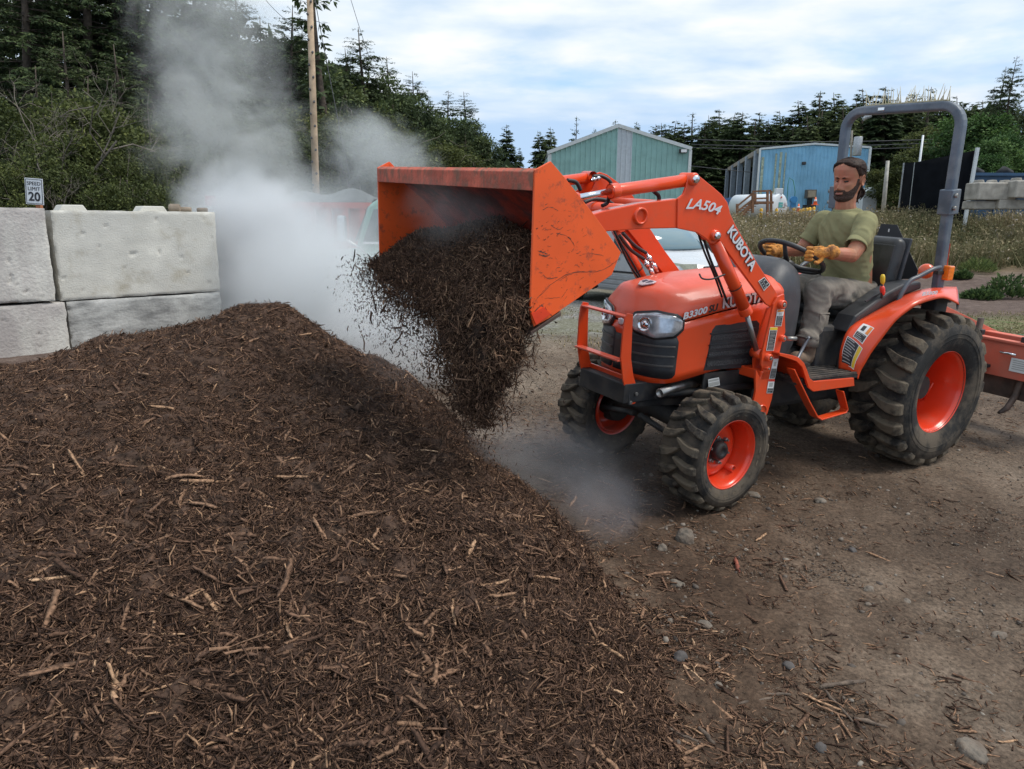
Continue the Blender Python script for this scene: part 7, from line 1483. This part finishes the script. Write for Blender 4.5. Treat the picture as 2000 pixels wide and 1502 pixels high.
HR = Matrix.Rotation(math.radians(7), 3, 'Z') @ Matrix.Rotation(math.radians(9), 3, 'Y')
HRn = np.array(HR)
def hpt(p): return HC + np.asarray(p) @ HRn.T
P, z_, a_ = head_surface()
hd_ = MB(); G = hpt(P); hd_.grid(G, True, True); hd_.add(G[0], [tuple(range(96))]); hd_.add(G[-1], [tuple(range(96))[::-1]])
for s in (1, -1):      # ears
    e = np.linspace(0, 2 * PI, 17)[:-1]; rows = []
    for r_e, o_ in ((.4, .004), (.8, .006), (1.05, .016), (1.0, .019), (.85, .014), (.5, .008)):
        rows.append([hpt((-.008 + .017 * r_e * math.cos(t) - o_ * .35, s * (.070 + o_), .000 + .031 * r_e * math.sin(t) - .004 * math.cos(t))) for t in e])
    hd_.grid(np.array(rows), True, True); hd_.add(rows[-1], [tuple(range(16))]); hd_.add(rows[0], [tuple(range(16))[::-1]])
capsule(hd_, [HC + V3(-.012, 0, -.05), V3(.392, 0, 1.50), V3(.375, .0, 1.44), V3(.36, 0, 1.36)], [.056, .056, .062, .09])
# arms under the sleeves, down to the wrist
capsule(hd_, [LS, (LS + LE) / 2 + V3(-.01, .01, 0), LE], [.050, .047, .041]); capsule(hd_, [RS, (RS + RE) / 2, RE], [.050, .047, .041])
capsule(hd_, [LE, LE + (LW - LE) * .35 + V3(0, .006, .002), LW], [.038, .039, .027]); capsule(hd_, [RE, RE + (RWr - RE) * .35, RWr], [.038, .039, .027])
loft(hd_, [(V3(.235, 0, 1.00), .14, .10, 0), (V3(.30, 0, 1.2), .15, .10, -.1), (V3(.36, 0, 1.36), .15, .08, -.2)])
person = remesh(hd_, 'person', MAT_SKIN, .0032, None, 3, None, .4)
person.matrix_world = tractor.matrix_world.copy()
tag(person, 'bearded man with tied back brown hair in olive shirt driving the tractor with orange gloves', 'person')
# face details
for s in (1, -1):
    q = hpt((.0735, s * .031, .0005)); MB().tube([hpt((.0805 - .05 * t * t, s * (.019 + .023 * t), -.0010 + .002 * math.sin(t * 3.1))) for t in np.linspace(0, 1, 7)], [.0012, .0034, .0042, .0045, .0042, .0030, .0010], 8).build('eye', MAT_EYE, person)
    P_ = [hpt((.0868 - .05 * t * t, s * (.011 + .038 * t), .0165 + .006 * math.sin(t * 2.6))) for t in np.linspace(0, 1, 8)]; MB().tube(P_, [.0025, .0042, .0046, .0046, .0042, .0036, .0028, .001], 8).build('eyebrow', MAT_HAIR, person)
    P_ = [hpt((.0815 - .04 * t * t, s * (.019 + .025 * t), .0055 + .0025 * math.sin(t * 3.1))) for t in np.linspace(0, 1, 6)]; MB().tube(P_, .0022, 6).build('eyelid', MAT_SKIN, person)
# lips
P_ = [hpt((.1015 - .018 * (t * 2) ** 2 * .5, .020 * t * 2, -.0672 + .001 * abs(t))) for t in np.linspace(-.5, .5, 9)]; MB().tube(P_, [.001, .0028, .0038, .0042, .0042, .0042, .0038, .0028, .001], 8).build('lips', MAT_LIP, person)
# beard: shell over jaw, chin and upper lip
P, z_, a_ = head_surface(96, 110); Pn = P.copy()
ctr = np.stack([np.full_like(z_, -.005), 0 * z_, z_ * .85], -1); dr = unit(P - ctr)
y_ = P[..., 1]; ab = np.abs(a_)
jaw = np.clip((-.047 - z_ + .55 * np.clip(ab - .75, 0, 1.2) * .09) / .012, 0, 1) * (ab < 1.62)
side_ = np.clip((1.62 - ab) / .18, 0, 1) * np.clip((ab - 1.18) / .12, 0, 1) * (z_ < .01) * (z_ > -.09)
must = np.clip(1 - np.abs(z_ + .0525) / .0065, 0, 1) * (np.abs(y_) < .030)
cheekcut = np.clip((z_ + .062 + .05 * np.clip(.9 - ab, 0, 1)) / .01, 0, 1) * (ab < 1.1) * (np.abs(y_) > .026)
mouth = (np.abs(y_) < .019) & (z_ > -.073) & (z_ < -.0585)
k = np.clip(np.maximum.reduce([jaw * (1 - .9 * cheekcut), side_, must]), 0, 1) * (~mouth)
nb = .0020 + .0022 * (fbm(a_ * 30, z_ * 400, 1, 3, 5)); off = np.where(k > .05, nb * k + .0035 * (z_ < -.085) * k, -.004)
Bp = hpt(P + dr * off[..., None]); kf = k
msk = [(i, j) for i in range(109) for j in range(96) if max(kf[i, j], kf[i + 1, j], kf[i, (j + 1) % 96], kf[i + 1, (j + 1) % 96]) > .08]
mb = MB(); idx = lambda i, j: i * 96 + (j % 96); mb.add(Bp.reshape(-1, 3), [(idx(i, j), idx(i, j + 1), idx(i + 1, j + 1), idx(i + 1, j)) for i, j in msk], True); mb.build('beard', MAT_BEARD, person)
# hair: combed back shell, strands, tied at the nape
hairline = .073 + .024 * np.clip(1 - ab / .9, 0, 1) - .133 * np.clip((ab - 1.00) / .85, 0, 1) - .02 * np.clip((ab - 2.0) / .6, 0, 1)
k = np.clip((z_ - hairline) / .030, 0, 1); k *= ~((ab > 1.40) & (ab < 1.95) & (z_ < .026))
wave = .0016 * np.sin(a_ * 60 + z_ * 90) + .003 * fbm(a_ * 6, z_ * 8, 1, 3, 8)
off = np.where(k > .02, (.0012 + (.004 + wave) * k + .003 * k), -.006)
Bp = hpt(P + dr * off[..., None]); msk = [(i, j) for i in range(109) for j in range(96) if max(k[i, j], k[i + 1, j], k[i, (j + 1) % 96], k[i + 1, (j + 1) % 96]) > .05]
mb = MB(); mb.add(Bp.reshape(-1, 3), [(idx(i, j), idx(i, j + 1), idx(i + 1, j + 1), idx(i + 1, j)) for i, j in msk], True); top_ring = hpt(P[-1] + dr[-1] * .012); mb.add(top_ring, [tuple(range(96))])
r_ = np.random.default_rng(3)
for i in range(260):
    s = r_.choice([-1, 1]); u = r_.random(); pts = []
    a0 = s * (u * 1.15); z0 = .104 - .030 * u
    for t in np.linspace(0, 1, 9):
        aa = a0 + s * (2.75 - abs(a0)) * t; zz = z0 + (.022 * math.sin(PI * t)) - (z0 + .045) * t ** 1.5
        iz = np.clip((zz + .119) / .238 * 109, 0, 109); ia = int(((aa + PI) / (2 * PI) * 96)) % 96; p = P[int(iz), ia] + dr[int(iz), ia] * (.0055 + .0035 * math.sin(7 * t + i)); pts.append(hpt(p))
    mb.tube(pts, [.0006, .0016, .0019, .0020, .0020, .0020, .0018, .0014, .0006], 5)
for i in range(34):      # gathered tail below the tie
    b0 = hpt((-.098, 0, -.035)) + r_.normal(0, .006, 3); e = hpt((-.082 + r_.normal(0, .012), r_.normal(0.012, .014), -.125 + r_.normal(0, .012))); mid = (b0 + e) / 2 + HRn @ V3(-.020, r_.normal(0, .014), 0)
    mb.tube(smooth([b0, mid, e], 4), np.array([.004, .0055, .006, .006, .006, .0055, .005, .004, .0015]), 6)
mb.lathe([(.001, -.03), (.016, -.022), (.023, 0), (.020, .022), (.001, .032)], hpt((-.100, .004, -.052)), HRn @ V3(.1, 0, 1), 18)
mb.build('hair', MAT_HAIR, person)
# shirt
def wrinkle(fr, amp, seed, stretch=(1, 1, 1)):
    def f(V):
        p = V * np.array(stretch); a = fbm(p[:, 0] * fr + p[:, 1] * fr * .6, p[:, 2] * fr + p[:, 1] * fr * .5, 1, 3, seed); return amp * (1 - np.abs(a) * 4).clip(-1, 1) 
    return f
sh_ = MB()
loft(sh_, [(V3(.238, 0, .955), .148, .110, 0), (V3(.25, 0, 1.02), .142, .104, 0), (V3(.272, 0, 1.10), .140, .100, -.06), (V3(.31, 0, 1.22), .158, .108, -.14), (V3(.345, 0, 1.32), .168, .106, -.2), (V3(.368, 0, 1.385), .162, .092, -.22), (V3(.380, 0, 1.43), .125, .075, -.28), (V3(.386, 0, 1.455), .078, .064, -.28)], 36, .85)
capsule(sh_, [LS + V3(-.02, -.03, .0), LS, (LS * .45 + LE * .55) + V3(-.006, .006, 0)], [.058, .060, .054]); capsule(sh_, [RS + V3(.02, .03, 0), RS, (RS * .45 + RE * .55)], [.056, .058, .052])
# crisp sleeve ends: a slightly flared open cuff
shirt = remesh(sh_, 'shirt', MAT_SHIRT, .007, person, 6, lambda V: wrinkle(6, .0075, 4, (1, 1, .7))(V) + wrinkle(14, .0035, 12)(V) + .010 * np.exp(-((V[:, 2] - .975) / .03) ** 2))
for A, B, s in ((LS, LE, 1), (RS, RE, -1)):
    d = (B - A) / np.linalg.norm(B - A); c = A * .45 + B * .55; MB().lathe([(.050, -.02), (.0575, .01), (.0600, .030), (.0610, .040), (.057, .038), (.053, .0)], c - d * .0, d, 32).build('sleeve_cuff', MAT_SHIRT, person)
nk = V3(.386, 0, 1.462); MB().lathe([(.070, -.022), (.0665, .0), (.0625, .010), (.058, .008), (.056, -.01)], nk, V3(.22, 0, 1), 36).build('collar', MAT_SHIRT, person)
# trousers
tr_ = MB()
loft(tr_, [(V3(.20, 0, .93), .165, .13, 0), (V3(.235, 0, .96), .172, .135, 0), (V3(.245, 0, 1.03), .168, .125, 0)], 30)
for K, A, s in ((LK, LA, 1), (RK, RA, -1)):
    H = V3(.26, s * .095, .965)
    capsule(tr_, [H, H * .5 + K * .5 + V3(0, 0, -.004), K + V3(-.02, 0, .0)], [.098, .086, .073], 18)
    capsule(tr_, [K + V3(-.012, 0, -.01), K * .6 + A * .4 + V3(-.020, 0, 0), K * .2 + A * .8 + V3(-.008, 0, 0), A + V3(-.004, 0, .070)], [.073, .064, .056, .056], 18)
remesh(tr_, 'trousers', MAT_PANTS, .007, person, 6, lambda V: wrinkle(8, .0075, 21, (1, 1, 1.3))(V) + wrinkle(20, .0032, 33)(V))
for A, s in ((LA, 1), (RA, -1)): MB().lathe([(.050, -.05), (.056, -.02), (.060, .018), (.056, .016), (.050, -.02)], A + V3(-.002, 0, .030), V3(0, 0, -1), 30).build('trouser_cuff', MAT_PANTS, person)
pk = [LK * .55 + LA * .45 + V3(-.004, .055, .085)]
c = LK * .62 + LA * .38 + V3(-.02, .062, 0); MB().box(c, (.085, .008, .010)).box(c + V3(0, .0, -.055), (.080, .006, .09)).build('leg_pocket', MAT_PANTS, person, bevel=.003)
# boots
for A, s in ((LA, 1), (RA, -1)):
    b = MB(); to = V3(.155, s * .035, -.062)
    capsule(b, [A + V3(-.012, 0, .02), A + V3(-.015, 0, -.03), A + V3(-.01, 0, -.055)], [.044, .043, .042], 18)
    capsule(b, [A + V3(-.035, 0, -.062), A + V3(.04, .008 * s, -.058), A + to * .75, A + to], [.036, .040, .036, .030], 18)
    remesh(b, 'boot', MAT_BOOT, .005, person, 3, lambda V: wrinkle(25, .0012, 5)(V))
    sl = MB(); L = []
    for t in np.linspace(0, 2 * PI, 28, endpoint=False): L.append(A + V3(.055 + .115 * math.cos(t), s * (.012 + .02 * math.cos(t)) + .041 * math.sin(t) * (1 + .12 * math.cos(t)), -.100))
    sl.prism(L, (0, 0, .018)); sl.build('boot_sole', MAT_SOLE, person, bevel=.004)
# gloved hands gripping the rim
def hand(W0, C, tang, up, s, name):
    """W0 wrist, C palm centre on the rim, tang: rim direction (thumb side first), up: away from the wheel plane"""
    m = MB(); fw_ = C - W0; fw_ /= np.linalg.norm(fw_); sd = tang - fw_ * (tang @ fw_); sd /= np.linalg.norm(sd); nn = up - fw_ * (up @ fw_) - sd * (up @ sd); nn /= np.linalg.norm(nn)
    Kb = W0 + fw_ * .085 + nn * .018
    m.tube(smooth([W0 - fw_ * .012, W0 + fw_ * .03 + nn * .006, Kb - fw_ * .01, Kb + fw_ * .004], 4), np.interp(np.linspace(0, 1, 13), [0, .35, .8, 1], [.027, .030, .032, .022]), 14)
    m.box(W0 + fw_ * .05 + nn * .012, (.060, .070, .026), np.stack([fw_, sd, nn], 1))
    for i, (o, L, r) in enumerate(((.030, .92, .0100), (.010, 1.0, .0105), (-.010, .95, .0100), (-.029, .78, .0088))):
        b = Kb + sd * o - fw_ * .006; l1, l2, l3 = .040 * L, .026 * L, .022 * L
        p1 = b + (fw_ * .92 - nn * .30) * l1; p2 = p1 + (fw_ * .10 - nn * 1.0) * l2; p3 = p2 + (-fw_ * .85 - nn * .45) * l3
        capsule(m, [b, p1, p2, p3], [r * 1.08, r * 1.05, r, r * .85], 10)
    tb = W0 + fw_ * .032 + sd * .034 * 1 + nn * .0; t1 = tb + (fw_ * .75 + sd * .45 - nn * .35) * .034; t2 = t1 + (fw_ * .75 - sd * .1 - nn * .65) * .030
    capsule(m, [tb - sd * .012, tb, t1, t2], [.014, .0135, .012, .0095], 10)
    capsule(m, [W0 - fw_ * .035, W0 - fw_ * .005], [.0365, .031], 14)
    o = remesh(m, 'glove', MAT_GLOVE, .0026, person, 2, lambda V: wrinkle(40, .0009, 2)(V), .4); tag(o, name)
    MB().lathe([(.033, 0), (.040, -.012), (.041, -.028), (.037, -.030), (.031, -.01)], W0 - fw_ * .004, fw_, 24).build('glove_cuff', MAT_GLOVE, o)
def rim(t): return WC + RWH * (wx * math.cos(t) + wy * math.sin(t))
tL = math.atan2(.176, .075); tR = -1.45
hand(LW + V3(.0, 0, .004), rim(tL), -wx * math.sin(tL) * 1 + wy * math.cos(tL), wn * .8 + V3(-.1, 0, .5), 1, None)
hand(RWr, rim(tR), (wx * math.sin(-tR) + wy * math.cos(tR)), wn * .8 + V3(-.1, 0, .5), -1, None)

# ------------------------------------------------------------------ load in the bucket and the falling mulch (tractor frame)
LD = empty('bucket_load'); LD.matrix_world = tractor.matrix_world.copy(); tag(LD, 'dark mulch sliding out of the tilted loader bucket', 'mulch load')
MAT_LOAD = M('wet dark mulch', (.040, .026, .019), rough=.95, var=.5, scale=24, bump=1., bscale=90, dirt=.6, dcol=(.06, .04, .028), dscale=45, dthr=.55, spec=.15)
Sx = [s_[0] for s_ in S]; floorz = lambda x: np.interp(x, [S[5][0], S[6][0], S[7][0]], [S[5][2], S[6][2], S[7][2]])
yy, xx = np.meshgrid(np.linspace(-.685, .685, 150), np.linspace(2.70, 3.06, 60))
def load_top(x, y):
    # higher in the middle/near part, running down over the lip
    t = np.interp(y, [-.69, -.55, -.35, -.1, .05, .25, .45, .60, .69], [.10, .15, .165, .21, .235, .20, .20, .12, .05])
    fall = np.clip((x - 2.93) / .15, 0, 1)
    return floorz(np.minimum(x, 2.97)) + t * (1 - fall ** 1.6 * .75) - .10 * np.clip((2.85 - x) / .2, 0, 1) + .026 * fbm(x * 1.3, y, 9, 3, 3) + .020 * fbm(x, y, 30, 3, 5, .7)
G = np.stack([xx, yy, load_top(xx, yy)], -1)
m = MB().grid(G, True); edge = G[-1]; low = edge.copy(); low[:, 2] = floorz(2.97) - .02; low[:, 0] = 2.99; m.grid(np.array([edge, low]), True)
m.build('load_heap', MAT_LOAD, LD)
def chips_local(name, P, L, W_, colr, parent, vertical=.0, mat=None):
    n = len(P); D = rng.normal(size=(n, 3)) * np.array([1, 1, 1 + vertical * 2]); D = unit(D); Nn = unit(np.cross(D, rng.normal(size=(n, 3))))
    V, Fc = chip_geo(P, D, Nn, L, W_, W_ * rng.uniform(.3, .9, n), rng.normal(0, .12, n)); o = fast_mesh(name, V, 4, mat or MAT_CHIP, np.repeat(colr, 6), parent, False, Fc); return o
n = 46000; x = rng.uniform(2.72, 3.06, n); y = rng.uniform(-.68, .68, n); z = load_top(x, y) + rng.uniform(-.004, .020, n)
L = np.clip(rng.lognormal(-4.0, .5, n), .008, .08); chips_local('load_fibres', np.stack([x, y, z], 1), L, np.clip(L * rng.uniform(.05, .16, n), .0012, .006), np.clip(rng.beta(2.1, 2.8, n) + .18 * (y > .1) * rng.random(n), 0, 1), LD)['kind'] = 'stuff'
# hanging clump and falling curtain
FM = empty('falling_mulch'); FM.matrix_world = tractor.matrix_world.copy(); tag(FM, 'ragged clump and curtain of mulch falling from the bucket lip onto the heap', 'falling mulch')
lowz = lambda y: np.interp(y, [-.72, -.6, -.45, -.30, -.15, 0.0, .12, .25, .38, .5, .6, .69], [1.02, .97, .99, .94, .97, .93, .87, .72, .60, .64, .80, .92])   # ragged lower edge of the dense part
def inside(y, z): return (z > lowz(y) + .16 * fbm(y, z, 9, 3, 9)) & (z < 1.10)
cen = []; vv = MB(); r_ = np.random.default_rng(12)
for k in range(560):
    y = r_.uniform(-.64, .64); z = r_.uniform(.5, 1.0)
    if z < lowz(y) + .03 + .05 * r_.random(): continue
    rr = r_.uniform(.014, .040) * (1.25 if y > .05 else .85) * (.55 + .6 * np.clip((z - lowz(y)) / .25, 0, 1)); x = 3.035 + r_.normal(0, .028)
    if y < -.05 and z < .98 and r_.random() < .85: continue
    cen.append((x, y, z, rr)); bm = bmesh.new(); bmesh.ops.create_icosphere(bm, subdivisions=2, radius=rr); sc_ = (r_.uniform(.6, 1), r_.uniform(.7, 1.2), r_.uniform(.8, 1.7))
    vs = [np.array((v.co.x * sc_[0], v.co.y * sc_[1], v.co.z * sc_[2])) * (1 + .35 * mnoise.noise(v.co * 30 + Vector((k, 0, 0)))) + V3(x, y, z) for v in bm.verts]; vv.add(vs, [tuple(v.index for v in f.verts) for f in bm.faces], False); bm.free()
vv.build('clump', MAT_LOAD, FM)['kind'] = 'stuff'
cen = np.array(cen); k = 70; cc = np.repeat(cen, k, 0); u = unit(rng.normal(size=(len(cc), 3)) * np.array([1, 1, 1.2])); P = cc[:, :3] + u * (cc[:, 3] * rng.uniform(.8, 1.15, len(cc)))[:, None]
L = np.clip(rng.lognormal(-4.1, .45, len(P)), .006, .05); chips_local('clod_fibres', P, L, np.clip(L * rng.uniform(.08, .22, len(P)), .0012, .006), np.clip(rng.beta(1.7, 3.2, len(P)), 0, 1), FM, .2)['kind'] = 'stuff'
def dens_samples(n, zlo, dens):
    out = []
    while sum(len(o) for o in out) < n:
        y = rng.uniform(-.65, .70, n * 2); z = rng.uniform(zlo, 1.12, n * 2); q = rng.random(n * 2) < dens(y, z); out.append(np.stack([y[q], z[q]], 1))
    return np.concatenate(out)[:n]
def d_dense(y, z): return np.where(inside(y, z), np.where(y < -.05, .30, 1.), 0) 
yz = dens_samples(42000, .45, d_dense); n = len(yz); L = np.clip(rng.lognormal(-4.15, .5, n), .006, .07)
P = np.stack([3.035 + rng.normal(0, .045, n), yz[:, 0], yz[:, 1]], 1)
chips_local('clump_fibres', P, L, np.clip(L * rng.uniform(.05, .18, n), .0012, .006), np.clip(rng.beta(2.1, 2.7, n) + .25 * (yz[:, 0] > .15) * (yz[:, 1] > .75) * rng.random(n), 0, 1), FM, .3)['kind'] = 'stuff'
def d_spray(y, z):
    e = lowz(y) - z; c = np.interp(z, [-.1, .3, .6, .9], [.42, .38, .12, -.05]); wd = np.interp(z, [-.1, .3, .6, .9], [.12, .20, .42, .68])
    return np.exp(-((y - c) / wd) ** 2) * np.where(e > 0, np.exp(-e / .15), 1) * (.35 + 1.4 * np.clip(fbm(y, z, 9, 3, 19) + .15, 0, 1)) * (z > -.05)
yz = dens_samples(19000, -.05, d_spray); n = len(yz); P = np.stack([3.05 + rng.normal(0, .085, n) - .0 * yz[:, 1], yz[:, 0], yz[:, 1]], 1)
L = np.clip(rng.lognormal(-4.95, .5, n), .003, .035); chips_local('flying_bits', P, L, np.clip(L * rng.uniform(.12, .5, n), .0014, .006), np.clip(rng.beta(1.8, 3, n), 0, 1), FM, .5)['kind'] = 'stuff'
n = 90; yz = dens_samples(n, .0, d_spray); P = np.stack([3.06 + rng.normal(0, .09, n), yz[:, 0], yz[:, 1]], 1); L = rng.uniform(.03, .08, n)
chips_local('flying_splinters', P, L, L * rng.uniform(.06, .16, n), rng.beta(2, 2, n), FM, .6)['kind'] = 'stuff'

# ------------------------------------------------------------------ steam
def steam(name, px, py, D, rx, ry, rz, dens, label, seed=0, nscale=1.6, thr=.42, soft=.25, rot=0, edge=.95, tilt=0, col=(.95, .965, .98), fk=.38):
    bm = bmesh.new(); bmesh.ops.create_icosphere(bm, subdivisions=3, radius=1.02); me = bpy.data.meshes.new(name); bm.to_mesh(me); bm.free()
    o = bpy.data.objects.new(name, me); COL.objects.link(o); q = Wd(px, py, D); o.location = q; o.scale = (rx, ry, rz); o.rotation_euler = (0, tilt, rot)
    m = bpy.data.materials.new('steam'); m.use_nodes = True; nt = m.node_tree; nt.nodes.clear(); L = nt.links.new
    tc = N(nt, 'ShaderNodeTexCoord'); ln = N(nt, 'ShaderNodeVectorMath', operation='LENGTH'); L(tc.outputs['Object'], ln.inputs[0])
    mp = N(nt, 'ShaderNodeMapping'); mp.inputs['Scale'].default_value = (rx, ry, rz); mp.inputs['Location'].default_value = (seed * 5.1, seed * 2.3, seed * 1.7); L(tc.outputs['Object'], mp.inputs[0])
    nz = N(nt, 'ShaderNodeTexNoise'); L(mp.outputs[0], nz.inputs[0]); nz.inputs['Scale'].default_value = nscale; nz.inputs['Detail'].default_value = 7; nz.inputs['Roughness'].default_value = .64; nz.inputs['Distortion'].default_value = 1.1
    fal = ramp(nt, ln.outputs['Value'], [(0., 1.), (.35, .9), (edge * .8, .35), (edge, 0.)])
    # noise eats into the body more and more towards the rim
    a = N(nt, 'ShaderNodeMath', operation='MULTIPLY_ADD'); L(fal.outputs[0], a.inputs[0]); a.inputs[1].default_value = fk; L(nz.outputs[0], a.inputs[2])
    b = ramp(nt, a.outputs[0], [(thr + .2, 0.), (thr + .2 + soft, 1.)], 'EASE')
    c = N(nt, 'ShaderNodeMath', operation='MULTIPLY'); L(b.outputs[0], c.inputs[0]); L(fal.outputs[0], c.inputs[1])
    d = N(nt, 'ShaderNodeMath', operation='MULTIPLY'); L(c.outputs[0], d.inputs[0]); d.inputs[1].default_value = dens
    pv = N(nt, 'ShaderNodeVolumePrincipled'); pv.inputs['Color'].default_value = (*col, 1); L(d.outputs[0], pv.inputs['Density']); pv.inputs['Anisotropy'].default_value = .2
    out = N(nt, 'ShaderNodeOutputMaterial'); L(pv.outputs[0], out.inputs['Volume']); me.materials.append(m); m.cycles.volume_sampling = 'MULTIPLE_IMPORTANCE' if hasattr(m.cycles, 'volume_sampling') else 'DISTANCE'
    tag(o, label, 'steam', kind='stuff'); return o
GREY = (.74, .75, .74)
steam('steam', 525, 530, 7.9, 1.2, .9, 1.1, 5.2, 'dense white bank of steam right behind the crest of the heap', 1, 1.9, .22, .3)
steam('steam', 640, 590, 7.0, 1.15, .9, .95, 2.6, 'greyer steam between heap crest and bucket', 2, 1.6, .22, .28, col=(.92, .94, .95))
steam('steam', 470, 420, 8.0, .85, .8, .75, 2.2, 'bright billow on top of the dense bank at the wall end', 15, 2.0, .33, .25)
steam('steam', 435, 255, 8.3, 1.15, .9, 1.6, 1.5, 'tall grey plume of steam rising before the dark trees', 3, 1.7, .38, .2, tilt=-.12, col=GREY, fk=.28)
steam('steam', 405, 40, 8.6, 1.15, .9, 1.2, 1.1, 'thin top of the plume reaching out of the picture', 4, 1.8, .38, .2, col=GREY, fk=.28)
steam('steam', 500, 330, 8.5, .80, .8, 1.0, .8, 'ragged grey skirt of the plume by the tall pole', 14, 1.4, .34, .2, col=GREY, fk=.28)
steam('steam', 740, 300, 8.2, .85, .6, .60, 1.9, 'small wisp of steam above the left end of the bucket', 5, 2.4, .35, .24, tilt=.4, col=(.80, .82, .82), fk=.34)
steam('steam', 610, 420, 8.6, 1.6, .5, .70, 1.3, 'veil of steam drifting in front of the red trailer', 6, 1.4, .28, .3)
steam('steam', 905, 430, 3.15, .34, .34, .26, 1.5, 'faint steam curling inside the bucket', 7, 4, .36, .25, fk=.3, col=GREY)
steam('steam', 850, 660, 3.5, .50, .25, .34, .9, 'thin haze around the falling mulch', 8, 3, .30, .3, col=GREY)
steam('steam', 1110, 905, 3.50, .75, .60, .32, .85, 'low drift of steam on the ground before the far front wheel', 9, 2.8, .34, .22, tilt=.35, col=(.62, .63, .66), fk=.26)
steam('steam', 1180, 985, 3.15, .38, .42, .22, 1.1, 'small blue grey puff hugging the dirt ahead of the near front wheel', 10, 3.6, .35, .22, tilt=.3, col=(.60, .62, .68), fk=.26)
steam('steam', 985, 930, 3.3, .36, .35, .34, 1.1, 'dusty haze where the mulch lands on the flank', 11, 3, .32, .3, col=(.52, .49, .46))
steam('steam', 800, 650, 5.6, .80, .6, .62, 2.4, 'pale steam seen through the thin left part of the falling mulch', 17, 1.8, .26, .3, col=(.93, .94, .95))
